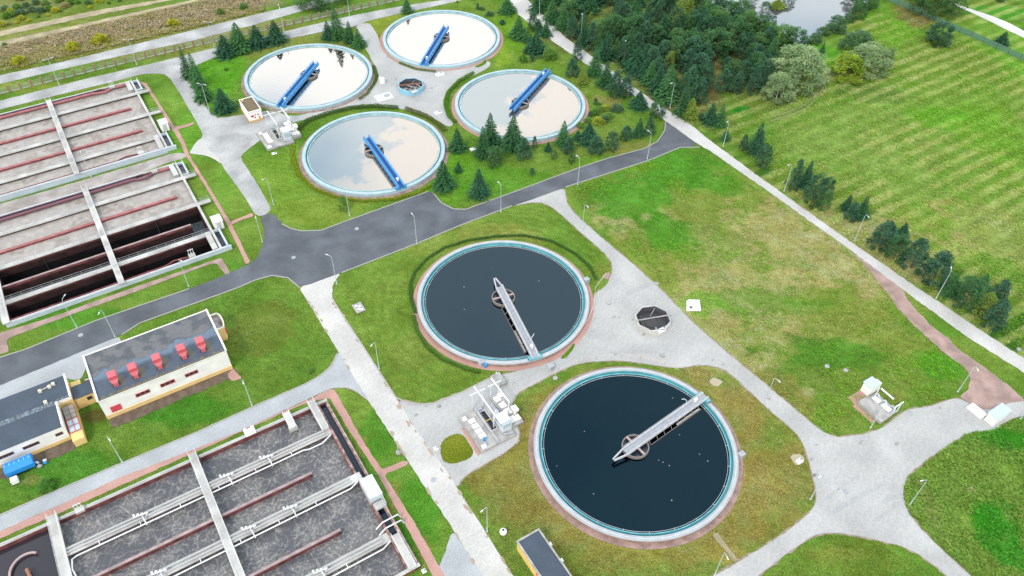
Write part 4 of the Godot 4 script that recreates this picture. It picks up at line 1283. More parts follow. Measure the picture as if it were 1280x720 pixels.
func cloud_reflection_image() -> void:
	# two milky tanks: mirrored cloud edge painted in, cream over grey with wisps
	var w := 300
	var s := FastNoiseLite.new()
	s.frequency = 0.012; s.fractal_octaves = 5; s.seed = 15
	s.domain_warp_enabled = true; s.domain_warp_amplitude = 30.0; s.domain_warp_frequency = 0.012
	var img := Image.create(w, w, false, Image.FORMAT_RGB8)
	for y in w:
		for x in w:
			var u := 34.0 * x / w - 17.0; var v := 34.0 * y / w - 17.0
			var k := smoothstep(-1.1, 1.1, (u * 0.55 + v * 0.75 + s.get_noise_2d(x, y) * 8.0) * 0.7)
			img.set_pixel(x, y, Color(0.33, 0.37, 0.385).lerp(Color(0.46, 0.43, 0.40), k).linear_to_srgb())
	var m := mat("cloud_painted_water", Color.WHITE, 0.04, "", 1.0, "", 1.0, 0.88)
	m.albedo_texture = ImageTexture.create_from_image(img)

# ---------------------------------------------------------------- buildings
func face_window(t: Node3D, x0: float, x1: float, y0: float, y1: float, z: float, panes: int, frame: Material) -> void:   # on a wall that faces +z
	var b := MB.new()
	b.span(x0, x1, y0, y0 + 0.10, z, z + 0.07); b.span(x0, x1, y1 - 0.10, y1, z, z + 0.07)
	b.span(x0, x0 + 0.10, y0 + 0.10, y1 - 0.10, z, z + 0.07); b.span(x1 - 0.10, x1, y0 + 0.10, y1 - 0.10, z, z + 0.07)
	for k in range(1, panes):
		var x := lerpf(x0, x1, float(k) / panes)
		b.span(x - 0.06, x + 0.06, y0 + 0.10, y1 - 0.10, z, z + 0.07)
	var w := obj("window", b, frame, t)
	for k in panes:
		b = MB.new()
		var a := lerpf(x0, x1, float(k) / panes) + 0.07; var e := lerpf(x0, x1, (k + 1.0) / panes) - 0.07
		b.span(a, e, y0 + 0.1, y1 - 0.1, z + 0.005, z + 0.03)
		obj("pane", b, M.glass, w)

func roof_image() -> void:
	# worn bitumen: grey weathered half, a blue rain-wet half, olive-brown by each cowl, mossy along the eaves
	var w := 460; var h := 240
	var s := FastNoiseLite.new()
	s.frequency = 0.012; s.fractal_octaves = 6; s.seed = 3
	var a := s.get_image(w, h, false, false, true).get_data()
	s.frequency = 0.05; s.seed = 8
	var g := s.get_image(w, h, false, false, true).get_data()
	var img := Image.create(w, h, false, Image.FORMAT_RGB8)
	for y in h:
		for x in w:
			var u := 23.0 * x / w; var v := 12.0 * y / h
			var n := a[y * w + x] / 255.0; var f := g[y * w + x] / 255.0
			var c := Color(0.125, 0.125, 0.13).lerp(Color(0.075, 0.08, 0.09), smoothstep(0.45, 0.62, n))
			var wet := smoothstep(5.2, 6.0, v + (n - 0.5) * 3.0)
			c = c.lerp(Color(0.062, 0.082, 0.115), wet)
			c = c.lerp(Color(0.12, 0.17, 0.23), wet * smoothstep(7.6, 6.2, v + (n - 0.5) * 2.0) * 0.9)
			var olive_brown := smoothstep(11.2, 11.7, v + (f - 0.5) * 1.2)
			for e in [3.7, 7.3, 11.6, 16.1, 19.6]:
				var d := Vector2((u - e - 0.9) / 0.75, (v - 9.0) / 1.6).length() + (f - 0.5) * 1.4
				olive_brown = maxf(olive_brown, smoothstep(1.0, 0.6, d) * 0.9)
			c = c.lerp(Color(0.145, 0.12, 0.045), clampf(olive_brown, 0, 1) * (0.5 + 0.5 * f))
			img.set_pixel(x, y, (c * (0.85 + 0.3 * f)).linear_to_srgb())
	var m := mat("worn_roof", Color.WHITE, 0.55)
	m.albedo_texture = ImageTexture.create_from_image(img)

func build_buildings() -> void:
	roof_image()
	var b := MB.new()
	# --- long block with the red roof cowls
	var t := thing("blower_building", "long white block with five red roof cowls and a yellow plinth", "building", -15.6, -122.0)
	b.span(0, 23, 0.9, 5.35, 0, 11.95)
	var wall := obj("wall", b, M.white_plaster, t)
	b = MB.new()
	b.span(-0.03, 23.03, 0, 0.9, -0.03, 12.02)
	obj("plinth", b, M.yellow_plaster, wall)
	b = MB.new()
	b.quad(Vector3(0.2, 5.45, 0.1), Vector3(22.8, 5.45, 0.1), Vector3(22.8, 5.38, 12.05), Vector3(0.2, 5.38, 12.05), Vector3.UP)
	obj("roof", b, M.worn_roof, t, Rect2(0, 0, 23, 12))
	b = MB.new()
	for x in [0.05, 22.95]:
		b.span(x - 0.16, x + 0.16, 5.35, 5.75, -0.1, 12.15)
	b.span(0.21, 22.79, 5.35, 5.6, -0.1, 0.08)
	b.span(0.21, 22.79, 5.28, 5.36, 12.06, 12.14)
	obj("roof_edge", b, M.white_plaster, t)
	for e in [[5.8, 8.3], [10.2, 12.8], [14.7, 17.1]]:
		face_window(t, e[0], e[1], 2.55, 3.45, 11.95, 3, M.red_paint)
	b = MB.new()
	b.span(1.2, 2.95, 1.25, 2.75, 11.95, 12.05)
	for k in 5:
		b.span(1.3, 2.85, 1.35 + k * 0.28, 1.5 + k * 0.28, 12.05, 12.09)
	obj("louvred_hatch", b, M.red_paint, t)
	for x in [3.7, 7.2, 11.45, 15.9, 19.4]:
		b = MB.new()
		b.span(x - 0.42, x + 0.42, 5.4, 6.3, 9.3, 10.3)
		var v := obj("roof_cowl", b, M.red_cowl, t)
		b = MB.new()
		var top := [Vector3(x - 0.75, 6.9, 8.3), Vector3(x + 0.75, 6.9, 8.3), Vector3(x + 0.75, 6.9, 9.9), Vector3(x - 0.75, 6.9, 9.9)]
		var low := [Vector3(x - 0.42, 6.3, 9.3), Vector3(x + 0.42, 6.3, 9.3), Vector3(x + 0.42, 6.3, 10.3), Vector3(x - 0.42, 6.3, 10.3)]
		var mid := Vector3(x, 6.6, 9.3)
		for k in 4:
			b.quad(low[k], low[(k + 1) % 4], top[(k + 1) % 4], top[k], (low[k] + top[(k + 1) % 4]) / 2 - mid)
		b.chamfered(Vector3(x, 7.35, 9.1), Vector3(1.5, 0.9, 1.6), 0.1)
		obj("hood", b, M.red_cowl, v)
		b = MB.new()
		for s in [-1.0, 1.0]:
			b.span(x + s * 0.425, x + s * 0.6, 5.42, 6.2, 9.4, 10.2)
		obj("intake_grille", b, M.dark_metal, v)
		b = MB.new()
		for k in 4:
			b.span(x - 0.76, x + 0.76, 7.05 + k * 0.17, 7.1 + k * 0.17, 9.9, 9.93)
		obj("hood_rib", b, M.red_paint, v)
	# rounded turret
	b = MB.new()
	var ring := PackedVector2Array(); var ring2 := PackedVector2Array()
	for k in 13:
		var a := -PI / 2 + PI * k / 12.0
		ring.append(Vector2(24.3 + 0.9 * cos(a) * 0.75, 2.0 + 2.2 * sin(a))); ring2.append(Vector2(24.3 + 0.62 * cos(a) * 0.7, 2.0 + 1.85 * sin(a)))
	ring.append_array([Vector2(23.02, 4.2), Vector2(23.02, -0.2)]); ring2.append_array([Vector2(23.1, 3.85), Vector2(23.1, 0.15)])
	b.prism(ring, 0, 3.5)
	var tw := obj("stair_turret", b, M.yellow_plaster, t)
	b = MB.new()
	for k in ring.size():
		var p := ring[k]; var q := ring[(k + 1) % ring.size()]
		b.bar(Vector3(p.x, 3.6, p.y), Vector3(q.x, 3.6, q.y), 0.2)
	obj("turret_rim", b, M.white_plaster, tw)
	b = MB.new()
	b.sheet(ring2, 3.53)
	obj("turret_roof", b, M.concrete, tw)
	b = MB.new()
	b.box(Vector3(24.72, 1.9, 3.72), Vector3(0.7, 1.5, 0.08), Basis(Vector3.UP, 0.62))
	obj("turret_window", b, M.red_paint, tw)
	# --- the link, then the second block
	t = thing("link_building", "low yellow link with a small dark window between the two blocks", "building", -19.45, -118.05)
	b = MB.new()
	b.span(0, 3.65, 0, 2.85, 0, 2.95)
	obj("wall", b, M.yellow_plaster, t)
	b = MB.new()
	b.span(-0.02, 3.68, 2.85, 3.0, -0.1, 3.1)
	obj("roof", b, M.bitumen, t)
	face_window(t, 1.9, 2.75, 1.35, 2.2, 2.95, 1, M.trunk)
	t = thing("canopy", "small yellow canopy behind the low link building", "canopy", -18.6, -119.2)
	b = MB.new()
	b.chamfered(Vector3(0, 2.2, 0), Vector3(1.7, 0.5, 1.5), 0.08)
	obj("canopy_roof", b, M.yellow_light, t)
	for s in [-0.7, 0.7]:
		b = MB.new()
		b.bar(Vector3(s, 0, 0.5), Vector3(s, 2.0, 0.5), 0.1)
		obj("post", b, M.steel, t)
	t = thing("red_door_screen", "low red panelled screen beside the yellow canopy", "screen", -16.4, -119.6)
	b = MB.new()
	for k in 3:
		b.span(-0.6 + k * 0.42, -0.22 + k * 0.42, 0.05, 1.9, -0.06, 0.06)
	obj("panel", b, M.red_cowl, t)
	b = MB.new()
	b.span(-0.65, 0.7, 1.9, 2.0, -0.08, 0.08)
	obj("frame", b, M.white_steel, t)
	t = thing("workshop_building", "long dark-roofed block with a row of windows above its yellow plinth, cut by the photo's edge", "building", -48.0, -120.5)
	t.set_meta("label", "long dark-roofed block with a row of strip windows behind the blue trailer")
	b = MB.new()
	b.span(0, 28.4, 0, 4.1, 0, 5.6)
	b.span(0, 26.0, 0.8, 3.85, 5.6, 11.5)
	wall = obj("wall", b, M.white_plaster, t)
	b = MB.new()
	b.span(0, 26.03, 0, 0.8, 5.6, 11.55)
	b.span(26.0, 28.43, 0.0, 3.4, 0.3, 5.63)
	obj("plinth", b, M.yellow_plaster, wall)
	b = MB.new()
	b.span(0, 28.2, 4.1, 4.22, 0.0, 5.55)
	obj("roof", b, M.bitumen, t)
	b = MB.new()
	b.quad(Vector3(0, 4.12, 5.9), Vector3(25.8, 4.12, 5.9), Vector3(25.8, 3.93, 11.55), Vector3(0, 3.93, 11.55), Vector3.UP)
	obj("roof", b, M.bitumen, t)
	b = MB.new()
	b.quad(Vector3(0, 4.23, 5.2), Vector3(28.2, 4.23, 5.2), Vector3(28.2, 4.23, 5.56), Vector3(0, 4.23, 5.56), Vector3.UP)
	b.quad(Vector3(0, 4.23, 5.56), Vector3(25.8, 4.23, 5.56), Vector3(25.8, 4.13, 6.2), Vector3(0, 4.13, 6.2), Vector3.UP)
	obj("roof_flashing", b, M.flashing, t)
	b = MB.new()
	b.span(28.2, 28.5, 4.1, 4.5, -0.1, 5.7)
	b.span(25.8, 26.1, 3.85, 4.35, 5.7, 11.65)
	obj("roof_edge", b, M.white_plaster, t)
	for k in 5:
		face_window(t, 23.0 - k * 4.05 + (1.2 if k == 0 else 0.0), 25.6 - k * 4.05 - (0.2 if k == 0 else 0.0), 2.1, 2.8, 11.5, 3, M.brown_frame)
	for e in [[24.0, 1.9], [25.6, 1.7], [26.3, 1.4], [24.4, 5.0]]:
		b = MB.new()
		b.chamfered(Vector3(e[0], 4.5, e[1]), Vector3(0.55, 0.6, 0.5), 0.08)
		obj("roof_vent", b, M.cream_box, t)
	b = MB.new()
	b.tube([Vector3(24.0, 4.5, 1.9), Vector3(26.3, 4.5, 1.4)], 0.08)
	obj("vent_pipe", b, M.cream_box, t)
	# porch with its stepped glass roof
	t = thing("porch", "yellow porch with red-framed sloping glass roof on the dark-roofed block", "porch", -21.7, -114.4)
	b = MB.new()
	var side := PackedVector2Array([Vector2(0, 0), Vector2(7.6, 0), Vector2(7.6, 1.6), Vector2(0, 2.9)])
	for x in [0.02, 1.95]:
		for i in range(1, 3):
			b.tri(Vector3(x, side[0].y, side[0].x), Vector3(x, side[i].y, side[i].x), Vector3(x, side[i + 1].y, side[i + 1].x), Vector3.RIGHT if x > 1 else Vector3.LEFT)
	b.quad(Vector3(0.02, 0, 7.6), Vector3(1.95, 0, 7.6), Vector3(1.95, 1.6, 7.6), Vector3(0.02, 1.6, 7.6), Vector3.BACK)
	b.quad(Vector3(0.02, 1.6, 7.6), Vector3(1.95, 1.6, 7.6), Vector3(1.95, 1.89, 5.9), Vector3(0.02, 1.89, 5.9), Vector3.UP)
	obj("wall", b, M.yellow_plaster, t)
	for k in 2:
		for j in 3:
			b = MB.new()
			var za := 0.2 + j * 0.95; var zb := za + 0.88
			var x0 := 0.08 + k * 0.93
			b.quad(Vector3(x0, 2.96 - za * 0.171, za), Vector3(x0 + 0.86, 2.96 - za * 0.171, za), Vector3(x0 + 0.86, 2.96 - zb * 0.171, zb), Vector3(x0, 2.96 - zb * 0.171, zb), Vector3.UP)
			obj("roof_panel", b, M.dun_panel, t)
	for k in 3:
		b = MB.new()
		b.bar(Vector3(0.1 + k * 0.88, 2.44, 3.2), Vector3(0.1 + k * 0.88, 1.97, 5.8), 0.12)
		b.bar(Vector3(0.05, 2.45 - k * 0.23, 3.2 + k * 1.3), Vector3(1.9, 2.45 - k * 0.23, 3.2 + k * 1.3), 0.12)
		obj("glazing_bar", b, M.red_cowl, t)
	b = MB.new()
	b.quad(Vector3(0.05, 2.41, 3.15), Vector3(1.92, 2.41, 3.15), Vector3(1.92, 1.95, 5.85), Vector3(0.05, 1.95, 5.85), Vector3.UP)
	obj("glazing", b, M.pale_glass, t)
	# --- blue covered trailer and the things by it
	t = thing("covered_trailer", "blue tarpaulin covered trailer parked on the grass by the strip windows", "trailer", -30.4, -106.9, 0, 0.0)
	b = MB.new()
	var pr := [Vector2(-1.15, 0.7), Vector2(-1.2, 1.75), Vector2(-0.8, 2.15), Vector2(0, 2.32), Vector2(0.8, 2.15), Vector2(1.2, 1.75), Vector2(1.15, 0.7)]
	for k in 6:
		for m in 5:
			var xa := -2.2 + m * 0.88; var xb := xa + 0.88
			var sa := 0.02 if m % 2 else 0.0
			b.quad(Vector3(xa, pr[k].y - sa, pr[k].x), Vector3(xb, pr[k].y - 0.02 + sa, pr[k].x), Vector3(xb, pr[k + 1].y - 0.02 + sa, pr[k + 1].x), Vector3(xa, pr[k + 1].y - sa, pr[k + 1].x), Vector3(0, pr[k].y - 1.2 + pr[k + 1].y - 1.2, pr[k].x + pr[k + 1].x))
	for s in [-1.0, 1.0]:
		for k in range(1, 6):
			b.tri(Vector3(2.2 * s, pr[0].y, pr[0].x), Vector3(2.2 * s, pr[k].y, pr[k].x), Vector3(2.2 * s, pr[k + 1].y, pr[k + 1].x), Vector3(s, 0, 0))
	obj("tarpaulin", b, M.tarp, t)
	b = MB.new()
	b.span(-2.1, 2.1, 0.5, 0.7, -1.0, 1.0)
	b.bar(Vector3(2.1, 0.6, 0), Vector3(3.1, 0.5, 0), 0.12)
	obj("chassis", b, M.dark_metal, t)
	for e in [[-0.6, -1.0], [-0.6, 1.0], [0.5, -1.0], [0.5, 1.0]]:
		b = MB.new()
		b.tube([Vector3(e[0], 0.36, e[1] - 0.1), Vector3(e[0], 0.36, e[1] + 0.1)], 0.36, -1.0, 14)
		obj("wheel", b, M.dark, t)
	for k in 6:
		b = MB.new()
		b.bar(Vector3(-1.9 + k * 0.75, 2.36, -0.25), Vector3(-1.9 + k * 0.75, 2.36, 0.25), 0.08, 0.03)
		obj("strap", b, M.pale_metal, t)
	t = thing("container_tank", "white cube container at the end of the blue trailer", "container", -31.7, -104.7)
	b = MB.new()
	b.chamfered(Vector3(0, 0.65, 0), Vector3(1.1, 1.0, 1.0), 0.08)
	obj("tank", b, M.white_plaster, t)
	b = MB.new()
	b.span(-0.6, 0.6, 0.0, 0.14, -0.55, 0.55)
	obj("pallet", b, M.trunk, t)
	t = thing("junk_heap", "small heap of white and grey scrap beside the trailer's drawbar", "scrap", -27.4, -106.4)
	for k in 6:
		b = MB.new()
		b.box(Vector3(rng.randf_range(-0.7, 0.7), 0.25 + rng.randf() * 0.25, rng.randf_range(-0.9, 0.9)), Vector3(0.3 + rng.randf() * 0.5, 0.3, 0.25 + rng.randf() * 0.3), Basis(Vector3.UP, rng.randf() * 3.0))
		obj("scrap_piece", b, [M.white_steel, M.steel_grey, M.tarp][k % 3], t)
	# --- white block house by the far tanks
	t = thing("block_house", "white block house with a brown flat roof and ochre plinth, below the spruces", "building", 38.0, -196.7)
	b = MB.new()
	b.span(0, 3.6, 0.6, 3.1, 0, 7.2)
	wall = obj("wall", b, M.white_plaster, t)
	b = MB.new()
	b.span(-0.03, 3.63, 0, 0.6, -0.03, 7.23)
	obj("plinth", b, M.ochre_wall, wall)
	b = MB.new()
	b.span(0.15, 3.45, 3.1, 3.16, 0.15, 7.05)
	obj("roof", b, M.brown_roof, t)
	b = MB.new()
	b.span(-0.06, 0.15, 3.1, 3.32, -0.06, 7.26); b.span(3.45, 3.66, 3.1, 3.32, -0.06, 7.26)
	b.span(0.15, 3.45, 3.1, 3.31, -0.06, 0.15); b.span(0.15, 3.45, 3.1, 3.31, 7.05, 7.26)
	obj("roof_edge", b, M.white_plaster, t)
	for e in [[0.6, 1.3, 1.6, 2.1], [1.6, 1.95, 1.9, 2.2], [2.3, 2.75, 1.85, 2.15], [1.4, 1.75, 1.1, 1.5]]:
		face_window(t, e[0], e[1], e[2], e[3], 7.2, 1, M.red_paint)
	b = MB.new()
	b.span(2.5, 3.0, 0.62, 1.5, 7.2, 7.26)
	obj("door", b, M.ochre_wall, t)
	b = MB.new()
	b.chamfered(Vector3(0.7, 3.4, 0.8), Vector3(0.5, 0.5, 0.5), 0.05)
	obj("roof_vent", b, M.yellow_light, t)
	# --- yellow kiosk at the lower edge
	t = thing("kiosk", "yellow-walled kiosk with a flat dark blue-grey roof and a red emblem", "kiosk", 34.35, -50.1)
	b = MB.new()
	b.span(0, 4.1, 0, 2.6, 0, 13.5)
	obj("wall", b, M.yellow_bright, t)
	b = MB.new()
	b.span(0.18, 3.92, 2.6, 2.66, 0.18, 13.3)
	obj("roof", b, M.bitumen, t)
	b = MB.new()
	b.span(-0.12, 0.18, 2.6, 2.82, -0.12, 13.6); b.span(3.92, 4.2, 2.6, 2.82, -0.12, 13.6); b.span(0.18, 3.92, 2.6, 2.81, -0.12, 0.18)
	obj("roof_edge", b, M.pale_slab, t)
	for z in [3.0, 6.2]:
		b = MB.new()
		b.chamfered(Vector3(4.3, 2.55, z), Vector3(0.5, 0.3, 0.6), 0.08)
		obj("flood_lamp", b, M.white_steel, t)
	b = MB.new()
	b.lathe([Vector2(0.3, 2.66), Vector2(0.3, 3.1), Vector2(0.42, 3.15), Vector2(0.35, 3.35), Vector2(0.0, 3.45)], 16, Vector3(2.5, 0, 9.0))
	obj("roof_vent", b, M.white_plaster, t)
	b = MB.new()
	b.span(0.18, 3.92, 2.66, 2.675, 9.3, 9.36)
	obj("roof_seam", b, M.steel_grey, t)
	b = MB.new()      # the red emblem: a slanting bar above a short arrow
	b.box(Vector3(-0.03, 1.75, 5.75), Vector3(0.05, 0.9, 0.26), Basis(Vector3.RIGHT, 0.35))
	b.box(Vector3(-0.03, 1.3, 6.1), Vector3(0.05, 0.26, 0.8), Basis(Vector3.RIGHT, -0.3))
	b.tri(Vector3(-0.05, 1.0, 5.9), Vector3(-0.05, 1.55, 6.3), Vector3(-0.05, 1.0, 6.7), Vector3.LEFT)
	obj("emblem", b, M.red_paint, t)
	t = thing("step_slab", "brick-red landing beside the yellow kiosk wall", "landing", 33.2, -44.6)
	b = MB.new()
	b.chamfered(Vector3(0, 0.1, 1.2), Vector3(1.9, 0.2, 3.4), 0.04)
	obj("slab", b, M.brick_path, t)

# ---------------------------------------------------------------- pumping stations
func lid(t: Node3D, x: float, z: float, y: float, sx: float, sz: float) -> void:
	var b := MB.new()
	b.chamfered(Vector3(x, y + 0.14, z), Vector3(sx, 0.28, sz), 0.06)
	var d := obj("hatch_cover", b, M.white_plaster, t)
	b = MB.new()
	b.bar(Vector3(x - 0.15, y + 0.31, z + sz * 0.3), Vector3(x + 0.15, y + 0.31, z + sz * 0.3), 0.05)
	obj("handle", b, M.steel_grey, d)

func portal(t: Node3D, x0: float, x1: float, z: float, h: float, z1: float, y0: float) -> void:   # two posts, a beam, a monorail to z1
	var b := MB.new()
	for x in [x0, x1]:
		b.bar(Vector3(x, y0, z), Vector3(x, h, z), 0.16)
	b.bar(Vector3(x0 - 0.5, h, z), Vector3(x1 + 0.5, h, z), 0.2)
	var d := obj("hoist_frame", b, M.pale_metal, t)
	b = MB.new()
	var x := (x0 + x1) / 2
	b.bar(Vector3(x, h + 0.22, z - 1.3), Vector3(x, h + 0.22, z1), 0.22, 0.28)
	b.bar(Vector3(x, y0, z1 - 0.3), Vector3(x, h + 0.1, z1 - 0.3), 0.16)
	obj("monorail", b, M.white_steel, d)

func station(u: float, v: float, label: String, full: bool) -> void:
	var t := thing("pump_station", label, "pump station", u, v, 0, 0, "pump stations between the tanks")
	var b := MB.new()
	b.span(0, 3.25, 0, 0.6, 0, 8.7)
	obj("slab", b, M.pale_slab, t)
	b = MB.new()
	b.span(3.27, 7.2, 0, 0.5, 0.3, 8.7)
	obj("slab", b, M.pale_slab, t)
	b = MB.new()
	b.span(7.22, 9.8, 0, 0.72, -0.9, 7.1)
	obj("slab", b, M.pale_slab, t)
	b = MB.new()
	b.span(3.7, 4.9, 0.5, 0.56, 1.3, 5.8)
	var pit := obj("pit", b, M.dark, t)
	b = MB.new()
	b.span(3.55, 3.7, 0.5, 0.8, 1.15, 5.95); b.span(4.9, 5.05, 0.5, 0.8, 1.15, 5.95); b.span(3.7, 4.9, 0.5, 0.8, 1.15, 1.3); b.span(3.7, 4.9, 0.5, 0.8, 5.8, 5.95)
	rail(b, Vector3(3.6, 0.8, 1.2), Vector3(3.6, 0.8, 5.9), 0.9, 1.2)
	obj("pit_kerb", b, M.steel, pit)
	b = MB.new()
	b.bar(Vector3(3.7, 0.85, 3.6), Vector3(4.9, 0.85, 3.6), 0.1)
	obj("guard_bar", b, M.yellow_paint, pit)
	for e in [[0.85, 1.1, 0.8, 0.8], [1.8, 2.2, 1.25, 0.95], [1.8, 3.45, 1.25, 0.95], [1.8, 4.7, 1.25, 0.95], [1.8, 5.9, 1.25, 0.95], [0.9, 8.0, 0.9, 0.8]]:
		lid(t, e[0], e[1], 0.6, e[2], e[3])
	for e in [[8.2, 0.4, 1.2, 1.2], [8.35, 2.1, 1.2, 1.2], [8.4, 3.8, 1.2, 1.3], [8.2, 5.7, 1.2, 1.3], [9.3, 5.9, 0.8, 1.1], [9.1, -0.1, 0.8, 0.9]]:
		lid(t, e[0], e[1], 0.72, e[2], e[3])
	# glazed cabin and machinery
	b = MB.new()
	b.span(5.3, 7.1, 0.5, 1.1, 4.6, 7.2)
	var cab := obj("cabin", b, M.pale_metal, t)
	b = MB.new()
	for x in [5.35, 7.05]:
		for z in [4.65, 5.9, 7.15]:
			b.bar(Vector3(x, 1.1, z), Vector3(x, 2.6, z), 0.1)
	for x in [5.9, 6.5]:
		b.bar(Vector3(x, 1.1, 7.15), Vector3(x, 2.6, 7.15), 0.08)
	obj("frame", b, M.white_steel, cab)
	b = MB.new()
	b.span(5.42, 6.98, 1.1, 2.5, 4.72, 7.08)
	obj("glazing", b, M.pale_glass, cab)
	b = MB.new()
	b.chamfered(Vector3(6.2, 2.72, 5.6), Vector3(2.0, 0.24, 2.2), 0.06)
	obj("roof", b, M.white_plaster, cab)
	b = MB.new()
	b.tube([Vector3(5.3, 1.0, 4.2), Vector3(6.2, 1.2, 3.6), Vector3(6.6, 1.1, 2.8)], 0.45, -1.0, 12)
	b.tube([Vector3(6.2, 1.2, 3.8), Vector3(6.2, 2.0, 3.8)], 0.35, -1.0, 12)
	obj("pump_housing", b, M.steel, t)
	b = MB.new()
	b.chamfered(Vector3(4.2, 0.9, 0.75), Vector3(0.9, 0.6, 0.7), 0.06)
	b.chamfered(Vector3(6.6, 0.85, 1.9), Vector3(0.7, 0.6, 1.3), 0.06)
	b.tube([Vector3(5.2, 0.7, 7.6), Vector3(6.9, 0.7, 8.2)], 0.22, -1.0, 10)
	obj("machine_box", b, M.steel_grey, t)
	portal(t, 3.4, 5.6, -0.4, 4.5, 5.6, 0.0)
	portal(t, 7.4, 9.1, -0.6, 4.3, 4.6, 0.0)
	b = MB.new()
	b.bar(Vector3(9.2, 0.7, 4.9), Vector3(9.2, 2.2, 4.9), 0.3)
	b.chamfered(Vector3(9.2, 2.4, 4.9), Vector3(1.0, 0.6, 1.3), 0.08)
	obj("switch_box", b, M.white_plaster, t)
	if full:
		b = MB.new()
		rail(b, Vector3(3.4, 0.6, 0.4), Vector3(3.4, 0.6, 8.6), 1.0, 1.6)
		obj("handrail", b, M.white_steel, t)

